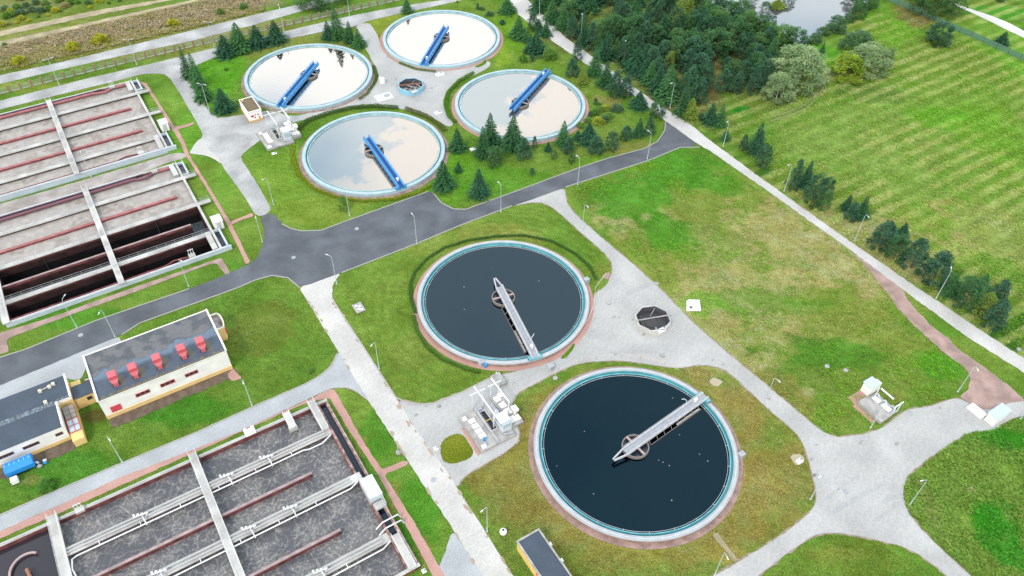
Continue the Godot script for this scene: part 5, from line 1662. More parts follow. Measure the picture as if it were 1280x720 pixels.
func build_stations() -> void:
	station(38.65, -77.3, "pump station of white hatch covers and hoist frames between the two dark tanks", true)
	station(37.6, -183.6, "pump station of white hatch covers beside the white block house", false)
	var t := thing("bucket", "small blue drum standing on the pump station slab", "drum", 40.3, -70.4, 0.6)
	var b := MB.new()
	b.lathe([Vector2(0.26, 0), Vector2(0.3, 0.65), Vector2(0.24, 0.65), Vector2(0.0, 0.6)], 16)
	obj("drum_body", b, M.tarp, t)
	t = thing("concrete_block", "pale concrete block set on the gravel behind the pump station", "concrete block", 49.6, -80.9)
	b = MB.new()
	b.chamfered(Vector3(0, 0.4, 0), Vector3(2.0, 0.8, 2.9), 0.06)
	obj("block", b, M.pale_slab, t)
	b = MB.new()
	b.tube([Vector3(0.2, 0.8, -1.2), Vector3(0.2, 1.3, -1.2)], 0.12)
	obj("vent", b, M.white_steel, t)
	# pump station at the field's edge
	t = thing("pump_station", "small pump station with a pale blue roofed cabin on the meadow's edge", "pump station", 104.4, -41.5)
	b = MB.new()
	b.span(0, 2.8, 0, 0.75, 0, 5.4)
	obj("slab", b, M.pale_slab, t)
	b = MB.new()
	b.span(2.82, 5.0, 0, 0.35, 0.2, 5.2)
	obj("slab", b, M.steel_grey, t)
	lid(t, 3.6, 1.4, 0.35, 1.1, 1.5)
	lid(t, 3.7, 3.6, 0.35, 1.1, 1.8)
	for e in [[4.6, 0.8], [4.5, 2.6], [4.7, 4.2]]:
		b = MB.new()
		b.tube([Vector3(e[0], 0.3, e[1] - 0.4), Vector3(e[0], 0.9, e[1]), Vector3(e[0], 0.4, e[1] + 0.5)], 0.2, -1.0, 10)
		obj("pipe_bend", b, M.steel, t)
	portal(t, 3.3, 4.8, 5.2, 2.9, 1.0, 0.2)
	b = MB.new()
	b.span(3.1, 5.2, 0, 2.5, -1.9, -0.1)
	var cab := obj("cabin", b, M.white_plaster, t)
	b = MB.new()
	b.chamfered(Vector3(4.15, 2.62, -1.0), Vector3(2.5, 0.24, 2.1), 0.08)
	obj("roof", b, M.pale_blue_roof, cab)
	b = MB.new()
	b.span(5.2, 6.4, 0, 1.9, -1.4, -0.2)
	obj("annex", b, M.white_plaster, cab)
	t = thing("brick_landing", "brick landing beside the small pump station on the meadow", "landing", 104.0, -43.4)
	b = MB.new()
	b.span(0, 3.5, 0, 0.06, 0, 1.85)
	b.span(-0.7, 0.35, 0, 0.06, 1.85, 6.4)
	obj("paving", b, M.brick_path, t)
	t = thing("gate_cabin", "white cabin with a pale blue roof where the brick road ends", "cabin", 121.5, -26.7)
	b = MB.new()
	b.span(0.4, 4.2, 0, 2.2, 0, 1.8)
	var body := obj("cabin_wall", b, M.white_plaster, t)
	b = MB.new()
	b.chamfered(Vector3(2.3, 2.32, 0.9), Vector3(4.1, 0.24, 2.1), 0.08)
	obj("roof", b, M.pale_blue_roof, t)
	face_window(t, 0.9, 1.5, 1.2, 1.6, 1.8, 1, M.white_steel)
	face_window(t, 2.4, 3.0, 1.2, 1.6, 1.8, 1, M.white_steel)
	b = MB.new()
	b.span(4.2, 4.9, 0, 1.7, 0.2, 1.6)
	obj("annex", b, M.white_plaster, t)
	t = thing("concrete_slab", "white slab lying beside the gate cabin at the brick road's end", "slab", 122.3, -28.6)
	b = MB.new()
	b.chamfered(Vector3(0, 0.25, 0), Vector3(1.7, 0.5, 3.1), 0.05)
	obj("slab", b, M.white_plaster, t)
	# eight-sided sludge pits
	for e in [[84.4, -77.6, "grey eight-sided sludge pit with a beam across it on the pale forecourt", M.light_concrete], [82.6, -183.3, "blue-rimmed eight-sided sludge pit on the forecourt between the four far tanks", M.blue_rim]]:
		t = thing("sludge_pit", e[2], "pit", e[0], e[1], 0, 0, "eight-sided sludge pits")
		b = MB.new()
		b.lathe([Vector2(3.75, 0), Vector2(3.75, 1.45), Vector2(3.45, 1.45)], 8)
		obj("rim_wall", b, e[3], t)
		b = MB.new()
		b.lathe([Vector2(3.45, 1.46), Vector2(3.45, 0.1)], 8)
		obj("inner_wall", b, M.pit_wall, t)
		b = MB.new()
		b.lathe([Vector2(3.45, 0.14), Vector2(0.0, 0.14)], 8)
		obj("pit_floor", b, M.pit_floor, t)
		b = MB.new()
		b.lathe([Vector2(1.5, 0.14), Vector2(1.5, 0.32), Vector2(1.38, 0.32), Vector2(1.38, 0.14)], 24)
		b.lathe([Vector2(2.55, 0.14), Vector2(2.55, 0.75), Vector2(2.42, 0.75), Vector2(2.42, 0.14)], 24, Vector3.ZERO, 0.8, 4.2)
		obj("guide_ring", b, M.dark_metal, t)
		b = MB.new()
		b.bar(Vector3(-3.6, 1.54, -1.2), Vector3(3.6, 1.54, 1.2), 0.22, 0.16)
		obj("crossbeam", b, M.pale_slab if e[0] > 83.0 else M.rust, t)
		b = MB.new()
		b.bar(Vector3(0.6, 0.5, -1.4), Vector3(2.6, 0.9, -2.4), 0.12)
		b.bar(Vector3(-0.4, 0.4, 1.6), Vector3(-1.6, 1.2, 3.2), 0.4, 0.1)
		if e[0] < 83.0:
			for k in 7:
				b.bar(Vector3(-2.6 + k * 0.8, 0.3, -1.8 + (k % 3)), Vector3(-1.9 + k * 0.7, 0.7, 1.4 - (k % 2)), 0.3, 0.2)
		obj("scraper_arm", b, M.pale_slab, t)
		b = MB.new()
		rail(b, Vector3(-1.8, 1.15, 3.3), Vector3(1.6, 1.15, 3.4), 0.9, 1.2)
		b.chamfered(Vector3(-0.6, 1.3, 3.4), Vector3(1.6, 0.3, 1.0), 0.05)
		obj("access_step", b, M.white_steel, t)

# ---------------------------------------------------------------- lamps, fences, small things
func make_lamp(twin: bool) -> Node3D:
	var t := thing("street_lamp", "", "street lamp", 0, 0, 0, 0, "street lamps of the works")
	var b := MB.new()
	b.lathe([Vector2(0.16, 0), Vector2(0.16, 0.2), Vector2(0.10, 0.25), Vector2(0.095, 1.2), Vector2(0.07, 1.25), Vector2(0.045, 7.6), Vector2(0.0, 7.62)], 10)
	obj("pole", b, M.pole, t)
	for s in ([1.0, -1.0] if twin else [1.0]):
		b = MB.new()
		b.tube([Vector3(0, 7.5, 0), Vector3(0.1 * s, 7.8, 0), Vector3(0.35 * s, 7.97, 0), Vector3(0.85 * s, 8.05, 0)], 0.05, -1.0, 6)
		var a := obj("arm", b, M.pole, t)
		b = MB.new()
		b.chamfered(Vector3(1.15 * s, 8.07, 0), Vector3(0.52, 0.09, 0.2), 0.03)
		obj("lamp_head", b, M.white_steel, a)
	return t

func build_lamps() -> void:
	var one := make_lamp(false)
	var two := make_lamp(true)
	var used := [false, false]
	for e in LAMPS:
		var k: int = e[4]
		var turn := atan2(-float(e[3]), float(e[2]))
		var o: Node3D = [one, two][k]
		if used[k]:
			dup(o, e[0], e[1], turn, e[5])
		else:
			used[k] = true
			o.transform = Transform3D(Basis(Vector3.UP, PHI + turn), W(e[0], e[1]))
			o.set_meta("label", e[5])

var LAMPS := [
	[-1.61, -235.11, 0.89, -0.16, 1, "slim lamp post by the brick-post fence, nearest the scum basin's far end"],
	[19.69, -235.48, 0.84, 0.32, 1, "slim lamp post by the brick-post fence, above the curve of green verge"],
	[42.2, -234.45, 0.69, 0.58, 1, "slim lamp post by the brick-post fence, just left of the dense spruce row"],
	[63.8, -233.58, -0.39, 1.96, 1, "slim lamp post by the fence, behind the spruce row of the white tank"],
	[85.28, -232.29, 0.88, -1.34, 1, "slim lamp post by the fence, behind the group of four spruces"],
	[30.5, -201.1, -1.1, -1.25, 1, "twin-armed lamp post between the pale side road and the spruces"],
	[31.38, -153.56, -1.58, 0.47, 0, "lamp post on the lawn corner where the pale road meets the asphalt"],
	[45.08, -140.62, -0.18, 1.6, 0, "lamp post beside the small round bush below the cream water tank"],
	[54.06, -123.89, 0.01, -1.52, 0, "lamp post on the lawn edge of the wide asphalt bend"],
	[33.62, -121.21, -0.97, -1.59, 0, "lamp post where the white concrete road leaves the asphalt"],
	[24.65, -142.22, -0.22, 1.38, 0, "lamp post on the grass wedge between the basin walk and asphalt junction"],
	[76.17, -123.84, -0.04, -1.81, 0, "lamp post at the asphalt edge near the lone conical spruces"],
	[97.81, -123.11, -0.18, -1.44, 0, "lamp post across the asphalt from the pale path's mouth"],
	[119.31, -122.73, -0.16, -0.9, 0, "lamp post by the asphalt below the tree-lined turning"],
	[140.06, -117.02, -0.85, 0.28, 0, "lamp post by the boundary road beside a small dark shrub"],
	[139.97, -95.17, -0.86, -0.26, 0, "lamp post by the boundary road in front of the bluish conifer"],
	[140.5, -73.6, -0.3, 0.85, 0, "lamp post by the boundary road beside the dark patch of shaded grass"],
	[141.01, -51.82, 0.7, -0.56, 0, "lamp post by the boundary road in front of the widest round pine"],
	[139.89, -138.35, -0.91, -0.02, 0, "lamp post by the boundary road against the tall wood-edge spruce"],
	[142.06, -184.12, -1.51, 1.32, 0, "lamp post half hidden among the wood's first spruces"],
	[143.33, -164.07, -1.52, 1.29, 0, "lamp post in the wood in front of a bluish spruce"],
	[138.43, -202.29, 0.82, -0.92, 0, "lamp post among the spruces at the top of the boundary road"],
	[88.66, -108.38, -0.04, 1.58, 0, "lamp post at the side of the pale path leaving the asphalt"],
	[102.27, -36.44, -1.94, 0.48, 0, "lamp post at the slab of the meadow pump station"],
	[89.39, -50.57, 0.01, 0.9, 0, "lamp post between the ochre lawn's road and the meadow"],
	[123.28, -33.38, -1.15, 1.59, 0, "lamp post at the meadow corner beside the brick road"],
	[127.82, -23.26, -2, -0.14, 0, "lamp post behind the gate cabin in the rank green"],
	[95.46, -22.29, -1.9, -0.61, 0, "lamp post on the rough verge facing the wide pale junction"],
	[81.81, -31.84, -2, 0.12, 0, "lamp post at the ochre lawn's corner by the wide pale junction"],
	[58.68, -30.24, -0.63, 1.55, 0, "lamp post beside the worn earth path at the lower edge"],
	[31.9, -55.28, -1.64, 0.43, 0, "lamp post on the ochre lawn beside the white ball tank"],
	[31.42, -95.42, -1.7, 1.05, 0, "lamp post beside the white concrete road on the striped lawn"],
	[7.63, -99.58, -0.37, 1.97, 0, "lamp post between the grey path and the long cowled block"],
	[-15.51, -99.4, 0.44, 1.95, 0, "lamp post beside the grey path nearest the blue trailer"],
	[-9.91, -129.9, -0.97, 1.51, 0, "lamp post on the pale apron at the cowled block's corner"],
	[-15.87, -136.48, 0.6, -0.67, 0, "bare lamp post leaning out of the grass below the drained lanes"],
	[6.57, -136.58, 0.31, 0.85, 0, "lamp post on the grass strip beside the drained basin's valve frame"],
	[-2.94, -186.5, 0.15, 1.99, 0, "lamp post on the brick path between the two scum basins"]]

func build_fences() -> void:
	var t := thing("boundary_fence", "long mesh fence with brick-red posts along the outer road", "fence", -28.0, -238.2)
	var post: MeshInstance3D; var panel: MeshInstance3D; var kerbing: MeshInstance3D
	for k in 47:
		var x := k * 2.83
		var z := 0.0 if x < 60.0 else (x - 60.0) * 0.045
		if k == 0:
			var b := MB.new()
			b.span(-0.2, 0.2, 0, 1.75, -0.2, 0.2)
			b.chamfered(Vector3(0, 1.83, 0), Vector3(0.5, 0.16, 0.5), 0.06)
			post = obj("post", b, M.brick_post, t)
			b = MB.new()
			b.span(0.2, 2.63, 0.0, 0.22, -0.08, 0.08)
			kerbing = obj("base_wall", b, M.light_concrete, t)
			b = MB.new()
			for y in [0.35, 0.95, 1.55]:
				b.bar(Vector3(0.2, y, 0), Vector3(2.63, y, 0), 0.05)
			for m in 16:
				b.bar(Vector3(0.28 + m * 0.15, 0.22, 0), Vector3(0.28 + m * 0.15, 1.6, 0), 0.03)
			panel = obj("mesh_panel", b, M.fence_wire, t)
		else:
			again("post", post, t, Vector3(x, 0, z)); again("base_wall", kerbing, t, Vector3(x, 0, z)); again("mesh_panel", panel, t, Vector3(x, 0, z))
	# green netting at the far end of the field
	var path := [246.83, -156.76, 247.24, -153.03, 248.64, -140.41, 248.38, -129.34, 249.57, -121.89, 249.77, -112.88, 250.53, -101.14]
	t = thing("net_fence", "green netting fence between the wide field and the far white track", "fence", path[0], path[1])
	var o := Vector2(path[0], path[1])
	for i in range(0, path.size() - 2, 2):
		var a := Vector2(path[i], path[i + 1]) - o; var e := Vector2(path[i + 2], path[i + 3]) - o
		var n := maxi(1, roundi(a.distance_to(e) / 4.0))
		for k in n:
			var p := a.lerp(e, float(k) / n); var q := a.lerp(e, (k + 1.0) / n)
			var b := MB.new()
			b.bar(Vector3(p.x, 0, p.y), Vector3(p.x, 2.0, p.y), 0.1)
			obj("post", b, M.dark_metal, t)
			b = MB.new()
			b.bar(Vector3(p.x, 0.95, p.y), Vector3(q.x, 0.95, q.y), 0.03, 1.8)
			obj("net_panel", b, M.green_net, t)
	# guard rails about the two near tanks
	for e in [[[65.51, -76.5, 66.52, -76.84, 68.79, -75.71, 73.49, -73.59, 76.22, -71.23, 79.37, -67.68, 80.74, -64.98], "pink guard rail along the forecourt side of the dark blue tank"], [[84.47, -93.64, 80.06, -91.43, 76.57, -87.21, 73.31, -84.67, 67.89, -82.09], "guard rail between the hedged tank and the pale forecourt"], [[50.18, -76.45, 53.42, -76.48, 59.92, -76.62, 65.11, -76.75], "pipe rail above the ochre bank beside the gravel way"]]:
		var g := thing("guard_rail", e[1], "railing", e[0][0], e[0][1])
		for i in range(0, e[0].size() - 2, 2):
			var b := MB.new()
			rail(b, Vector3(e[0][i] - e[0][0], 0, e[0][i + 1] - e[0][1]), Vector3(e[0][i + 2] - e[0][0], 0, e[0][i + 3] - e[0][1]), 1.0, 1.5)
			obj("rail_length", b, M.pale_rail, g)

func build_small_things() -> void:
	var b := MB.new()
	var t := thing("sign_slab", "white five-sided slab with a round dark hole, lying at the meadow's edge", "slab", 94.72, -76.85)
	var pl := PackedVector2Array()
	var raw := [94.49, -78.62, 95.16, -78.63, 96.98, -77.4, 95.24, -74.93, 92.65, -76.48]
	for i in range(0, raw.size(), 2):
		pl.append(Vector2(raw[i], raw[i + 1]) - UV(Vector3(t.position.x, 0, t.position.z)))
	b.prism(pl, 0, 0.3)
	obj("slab", b, M.white_plaster, t)
	b = MB.new()
	b.lathe([Vector2(0.34, 0.3), Vector2(0.34, 0.34), Vector2(0.0, 0.34)], 16, Vector3(-0.75, 0, 0.2))
	obj("hole_cover", b, M.dark_metal, t)
	t = thing("chamber_cover", "square concrete chamber cover with pale hatches on the striped lawn", "chamber cover", 34.73, -112.32)
	b = MB.new()
	b.chamfered(Vector3(0, 0.12, 0), Vector3(2.0, 0.24, 2.7), 0.04)
	obj("slab", b, M.pale_slab, t)
	for e in [[-0.3, -0.6], [0.35, -0.2], [-0.1, 0.5], [0.3, 0.9]]:
		b = MB.new()
		b.chamfered(Vector3(e[0], 0.27, e[1]), Vector3(0.55, 0.08, 0.5), 0.02)
		obj("hatch", b, M.white_steel, t)
	t = thing("ball_tank", "white ball-shaped tank with a dark lid on the ochre lawn", "tank", 33.95, -53.61)
	b = MB.new()
	var prof := []
	for k in 11:
		var a := -PI / 2 + 0.35 + (PI - 0.7) * k / 10.0
		prof.append(Vector2(0.62 * cos(a), 0.62 + 0.62 * sin(a)))
	prof.append(Vector2(0.0, 1.21))
	b.lathe(prof, 24)
	obj("shell", b, M.white_plaster, t)
	b = MB.new()
	b.lathe([Vector2(0.2, 1.2), Vector2(0.2, 1.28), Vector2(0.0, 1.28)], 14)
	obj("lid", b, M.dark_metal, t)
	for e in [[83.49, -168.64, "white plate lying on the forecourt near the hedge of the cream tank", 2.0, 0.25, 1.2], [93.21, -185.85, "pale concrete block pair on the forecourt below the fence-side tank", 2.4, 0.6, 1.3], [85.71, -38.14, "dented white marker box on the ochre lawn's edge by the wide junction", 1.1, 0.5, 0.8], [83.02, -149, "white painted board between two spruces beside the asphalt stub", 1.5, 0.3, 1.1], [76.95, -190.23, "small white kiosk box at the forecourt's edge by the white tanks", 1.1, 1.9, 1.0], [74.05, -183.08, "low white slab with fittings at the forecourt's edge", 4.6, 0.4, 3.0], [38.69, -173.13, "white slab on the grass below the far pump station", 1.3, 0.2, 0.8], [32.24, -73.68, "pale flat stone at the brick walk's foot", 0.8, 0.25, 0.7], [19.99, -54.65, "pale flat stone beside the near basin's lower corner", 0.7, 0.25, 0.7]]:
		t = thing("concrete_box", e[3 - 1], "concrete block", e[0], e[1])
		b = MB.new()
		b.chamfered(Vector3(0, e[4] / 2, 0), Vector3(e[3], e[4], e[5]), 0.06)
		obj("block", b, M.white_plaster, t)
		b = MB.new()
		b.chamfered(Vector3(e[3] * 0.2, e[4] + 0.08, 0), Vector3(e[3] * 0.35, 0.16, e[5] * 0.5), 0.03)
		obj("lid", b, M.steel_grey if e[4] > 0.28 else M.pale_slab, t)
	for e in [[79.72, -94.18, "grey sampling box on the rim of the hedged slate tank"], [77.54, -44.25, "grey sampling box on the rim of the dark blue tank"], [59.9, -78.25, "grey hooded cabinet at the head of the dark blue tank's brick walk"], [48.85, -86.08, "small grey cabinet on the brick ring of the hedged tank"]]:
		t = thing("sampling_box", e[2], "cabinet", e[0], e[1])
		b = MB.new()
		b.chamfered(Vector3(0, 0.65, 0), Vector3(1.0, 1.3, 0.9), 0.08)
		obj("case", b, M.steel, t)
		b = MB.new()
		b.span(-0.4, 0.4, 1.3, 1.34, -0.35, 0.35)
		obj("lid", b, M.steel_grey, t)
		b = MB.new()
		for k in 2:
			b.span(-0.4 + k * 0.42, -0.04 + k * 0.42, 0.2, 1.1, 0.45, 0.48)
		obj("door", b, M.steel_grey, t)
	t = thing("bin", "small blue bin beside the grey cabinet on the brick ring", "bin", 49.21, -85.16)
	b = MB.new()
	b.lathe([Vector2(0.25, 0), Vector2(0.32, 0.8), Vector2(0.34, 0.86), Vector2(0.0, 0.95)], 14)
	obj("bin_body", b, M.tarp, t)
	for e in [[80.13, -86.69, 3.6, "thin pipe mast with a round concrete foot on the forecourt by the hedged tank"], [80.54, -69.59, 4.0, "thin pipe mast with a stained concrete foot between the two dark tanks"], [59.24, -75.88, 2.2, "short white pipe mast on the ochre bank near the gravel way"], [26.19, -76.38, 3.0, "short white mast on the grass by the brick walk's branch"]]:
		t = thing("pipe_mast", e[3], "mast", e[0], e[1])
		b = MB.new()
		b.lathe([Vector2(0.5, 0), Vector2(0.45, 0.25), Vector2(0.0, 0.28)], 18)
		obj("foot", b, M.pale_slab, t)
		b = MB.new()
		b.tube([Vector3(0, 0.2, 0), Vector3(0, e[2], 0)], 0.06)
		obj("mast_pipe", b, M.pole, t)
	var holes := [[108.94, -48.2, "round white manhole in the grass of the meadow"], [143.26, -33.74, "round concrete manhole in the grass beyond the boundary road"], [44.65, -135.57, "round pale manhole cover near the bend of the asphalt"], [28.76, -133.76, "small pinkish manhole cover in the middle of the asphalt junction"], [-15.63, -133.83, "small round manhole cover on the asphalt below the drained basin"], [28.93, -68.32, "dark round manhole cover on the white concrete road"], [111.16, -34.83, "round manhole on the pale forecourt by the meadow pump station"], [88.15, -29.77, "square pale manhole in the middle of the wide junction"], [106.61, -50.78, "small manhole beside bare earth on the meadow"]]
	for e in holes:
		t = thing("manhole", e[2], "manhole", e[0], e[1])
		b = MB.new()
		b.lathe([Vector2(0.5, 0), Vector2(0.5, 0.07), Vector2(0.34, 0.07), Vector2(0.34, 0.05)], 20)
		obj("ring", b, M.pale_slab, t)
		b = MB.new()
		b.lathe([Vector2(0.34, 0.062), Vector2(0.0, 0.062)], 20)
		obj("cover", b, M.steel_grey, t)
	for e in [[84.88, -59.27, 1.5, 1.2, "pale gravel patch on the ochre lawn beside the tank's brick ring"], [86.07, -37.73, 1.6, 1.3, "sandy patch about the dented marker box"], [84.47, -93.64, 1.1, 0.8, "bare pinkish patch at the hedged tank lawn's corner"]]:
		pass
	# worn earth paths
	paved("worn_path", "dirt_track", 0.012, [62.96, -35.76, 64.14, -35.71, 63.64, -29.54, 63.02, -29.61], 0.5, 0.3)
	paved("gravel_patch", "sandy", 0.014, [84.35, -60.27, 85.81, -60.3, 86.6, -58.46, 84.75, -58, 83.82, -59.23], 0.5, 0.4)
	paved("gravel_patch", "sandy", 0.014, [84.98, -39.93, 87.19, -39.37, 86.92, -37.59, 84.61, -37.66], 0.5, 0.4)
	paved("gravel_patch", "faded_brick", 0.014, [83.72, -94.09, 86.12, -94.41, 85.36, -92.53, 83.87, -92.27], 0.4, 0.3)
	paved("brick_landing", "brick_path", 0.031, [38.08, -75.12, 38.83, -75.28, 38.73, -68.77, 37.83, -68.35], 0.2, 0.05)
	paved("brick_landing", "brick_path", 0.02, [7.32, -110.2, 7.73, -108.57, 8.2, -106.7, 6.27, -106.96, 5.92, -108.75], 0.3, 0.1)
	paved("white_track", "concrete_road", 0.02, [265.3, -146.87, 264.11, -139.55, 264.65, -132.18, 264.41, -124.51, 264, -117.83, 263.97, -109.94, 267.89, -112.5, 269, -121.22, 268.47, -127.34, 267.32, -131.97, 265.52, -138.4, 267.73, -145.47], 0.8, 0.1)
	# tyre tracks across the field, two bare lines
	for s in [0.0, 4.0]:
		paved("wheel_track", "worn_grass", 0.008, [160.75, -121.01, 167.22, -120.45, 173.54, -120.52, 180.56, -123.2, 188.26, -127.3, 194.95, -129.71, 205.64, -136.19, 205.85, -136.07, 195.01, -129.14, 188.33, -126.74, 180.63, -122.67, 173.31, -119.99, 167, -119.93, 160.29, -120.55] if s == 0.0 else [159.33, -119.58, 166.08, -119.03, 173.05, -119.15, 180.71, -122.13, 188.39, -126.19, 195.07, -128.57, 205.94, -134.88, 206.16, -134.75, 195.27, -128.14, 188.46, -125.64, 180.78, -121.6, 172.78, -118.6, 165.83, -118.49, 158.87, -119.12], 0.6, 0.1)

# ---------------------------------------------------------------- plants
var TREES := {}

func leaf_quad(b: MB, at: Vector3, along: Vector3, side: Vector3) -> void:
	var n := along.cross(side)
	b.quad(at - side * 0.5, at + along * 0.5 - side * 0.32, at + along, at + along * 0.45 + side * 0.5, n)

func spruce_crown(sd: int, c0: Color, c1: Color, layers := 14, ragged_edge := 0.32) -> ArrayMesh:
	var r := RandomNumberGenerator.new()
	r.seed = sd
	var b := MB.new()
	for k in layers:
		var y := 0.04 + 0.93 * pow(float(k) / (layers - 1), 0.92)
		var R := 0.5 * pow(1.0 - y, 0.78) * r.randf_range(0.86, 1.08) + 0.012
		var nb := int(6 + 11 * (1.0 - y))
		var a0 := r.randf() * TAU
		for j in nb:
			var a := a0 + TAU * (j + r.randf_range(-0.35, 0.35)) / nb
			var L := R * r.randf_range(1.0 - ragged_edge, 1.0 + ragged_edge * 0.6)
			var d := Vector3(cos(a), 0, sin(a))
			var side := Vector3(-sin(a), 0, cos(a))
			var tone := r.randf()
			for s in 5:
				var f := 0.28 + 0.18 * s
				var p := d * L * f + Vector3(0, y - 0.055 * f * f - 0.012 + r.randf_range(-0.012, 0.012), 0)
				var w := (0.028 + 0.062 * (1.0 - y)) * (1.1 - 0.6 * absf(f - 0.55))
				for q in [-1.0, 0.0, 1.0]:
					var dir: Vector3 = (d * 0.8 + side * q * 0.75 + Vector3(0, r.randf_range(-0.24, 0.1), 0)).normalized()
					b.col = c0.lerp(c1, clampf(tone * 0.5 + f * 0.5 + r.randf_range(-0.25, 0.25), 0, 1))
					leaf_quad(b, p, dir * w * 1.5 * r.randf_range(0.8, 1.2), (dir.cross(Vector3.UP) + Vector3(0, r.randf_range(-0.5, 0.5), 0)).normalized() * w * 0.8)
	for j in 6:
		b.col = c1
		leaf_quad(b, Vector3(0, 0.93, 0), Vector3(r.randf_range(-0.02, 0.02), 0.08, r.randf_range(-0.02, 0.02)), Vector3(cos(j), 0, sin(j)) * 0.02)
	return b.mesh(M.leaf)

func clump_crown(sd: int, c0: Color, c1: Color, shape: Callable, clumps: int, clump_r: float, leaf: float, per := 60, hang := 0.0) -> ArrayMesh:
	var r := RandomNumberGenerator.new()
	r.seed = sd
	var b := MB.new()
	for k in clumps:
		var y := pow((k + r.randf()) / clumps, 0.9)
		var a := k * 2.39996 + r.randf() * 0.9
		var R := float((shape as Callable).call(y)) * sqrt(r.randf_range(0.35, 1.0)) * r.randf_range(0.85, 1.12)
		var at := Vector3(cos(a) * R, y * 0.92 + 0.04, sin(a) * R)
		var cr := clump_r * r.randf_range(0.5, 1.0)
		var tone := r.randf()
		for m in per:
			var d := Vector3(r.randfn(), r.randfn() * 0.9 + 0.35, r.randfn()).normalized()
			var p := at + d * cr * Vector3(1, 0.75, 1) * r.randf_range(0.65, 1.05)
			if p.y < 0.01:
				continue
			var along := (d * 0.6 + Vector3(r.randf_range(-1, 1), r.randf_range(-0.7, 0.7) - hang, r.randf_range(-1, 1))).normalized()
			var side := along.cross(Vector3(r.randf() - 0.5, 1, r.randf() - 0.5)).normalized()
			b.col = c0.lerp(c1, clampf(tone * 0.65 + r.randf_range(-0.1, 0.45), 0, 1))
			leaf_quad(b, p, along * leaf * r.randf_range(0.8, 1.4) * (1.0 + hang), side * leaf * r.randf_range(0.55, 0.9))
	return b.mesh(M.leaf)

func make_trees() -> void:
	var egg := func(y: float) -> float: return 0.40 * sqrt(maxf(0.0, 1.0 - pow((y - 0.42) / 0.62, 2.0)))
	var cone := func(y: float) -> float: return 0.42 * pow(maxf(0.0, 1.0 - y), 0.6) * (0.65 + 0.35 * smoothstep(0.0, 0.25, y))
	var dome := func(y: float) -> float: return 0.42 * sqrt(maxf(0.0, 1.0 - y * y * 0.95))
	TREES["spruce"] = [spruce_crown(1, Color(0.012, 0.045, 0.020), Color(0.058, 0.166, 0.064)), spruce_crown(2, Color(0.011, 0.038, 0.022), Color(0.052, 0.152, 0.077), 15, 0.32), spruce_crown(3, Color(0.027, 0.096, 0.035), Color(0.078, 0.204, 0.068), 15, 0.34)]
	TREES["blue"] = [clump_crown(5, Color(0.017, 0.060, 0.034), Color(0.084, 0.198, 0.106), cone, 45, 0.101, 0.040, 94), clump_crown(6, Color(0.019, 0.063, 0.035), Color(0.086, 0.190, 0.112), cone, 40, 0.114, 0.040, 102)]
	TREES["pine"] = [clump_crown(7, Color(0.015, 0.050, 0.022), Color(0.096, 0.224, 0.080), egg, 45, 0.114, 0.040, 99), clump_crown(8, Color(0.031, 0.096, 0.035), Color(0.121, 0.243, 0.074), egg, 40, 0.123, 0.040, 102), clump_crown(9, Color(0.012, 0.045, 0.025), Color(0.086, 0.204, 0.101), egg, 48, 0.110, 0.038, 97)]
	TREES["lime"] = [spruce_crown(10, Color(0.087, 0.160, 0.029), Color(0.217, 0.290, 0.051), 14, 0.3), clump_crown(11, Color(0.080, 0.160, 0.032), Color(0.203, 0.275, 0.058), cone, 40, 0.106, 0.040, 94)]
	TREES["willow"] = [clump_crown(12, Color(0.089, 0.170, 0.054), Color(0.240, 0.346, 0.122), dome, 62, 0.106, 0.029, 128, 0.5), clump_crown(13, Color(0.104, 0.183, 0.076), Color(0.282, 0.378, 0.171), dome, 59, 0.106, 0.029, 128, 0.6)]
	TREES["broad"] = [clump_crown(14, Color(0.026, 0.084, 0.029), Color(0.087, 0.189, 0.058), egg, 45, 0.123, 0.036, 108), clump_crown(15, Color(0.029, 0.087, 0.041), Color(0.102, 0.203, 0.087), dome, 45, 0.123, 0.036, 108)]
	TREES["yellow"] = [clump_crown(16, Color(.10, .17, .018), Color(.40, .43, .05), dome, 32, 0.13, 0.048, 90), clump_crown(17, Color(.08, .16, .015), Color(.30, .38, .04), dome, 30, 0.14, 0.048, 90)]
	TREES["gold"] = [clump_crown(26, Color(.20, .20, .015), Color(.62, .56, .03), dome, 28, 0.13, 0.05, 90), clump_crown(27, Color(.16, .19, .015), Color(.52, .50, .03), dome, 28, 0.14, 0.05, 90)]
	TREES["bush"] = [clump_crown(18, Color(0.032, 0.109, 0.020), Color(0.109, 0.261, 0.041), dome, 29, 0.150, 0.056, 81), clump_crown(19, Color(0.051, 0.131, 0.026), Color(0.160, 0.290, 0.058), dome, 29, 0.150, 0.056, 81), clump_crown(20, Color(0.032, 0.087, 0.043), Color(0.094, 0.181, 0.094), dome, 29, 0.150, 0.056, 81)]
	TREES["dry"] = [clump_crown(21, Color(.16, .15, .05), Color(.36, .30, .12), dome, 27, 0.150, 0.056, 74)]
	var b := MB.new()
	b.lathe([Vector2(0.045, 0.0), Vector2(0.028, 0.15), Vector2(0.016, 0.7), Vector2(0.0, 0.93)], 7)
	for k in 7:
		var a := k * 2.4
		b.tube([Vector3(0, 0.12 + k * 0.1, 0), Vector3(cos(a) * 0.12, 0.2 + k * 0.1, sin(a) * 0.12), Vector3(cos(a) * 0.26, 0.24 + k * 0.1, sin(a) * 0.26)], 0.010, 0.004, 5)
	TREES["trunk"] = b.mesh(M.trunk)
	TREES["pale_trunk"] = b.mesh(M.birch)

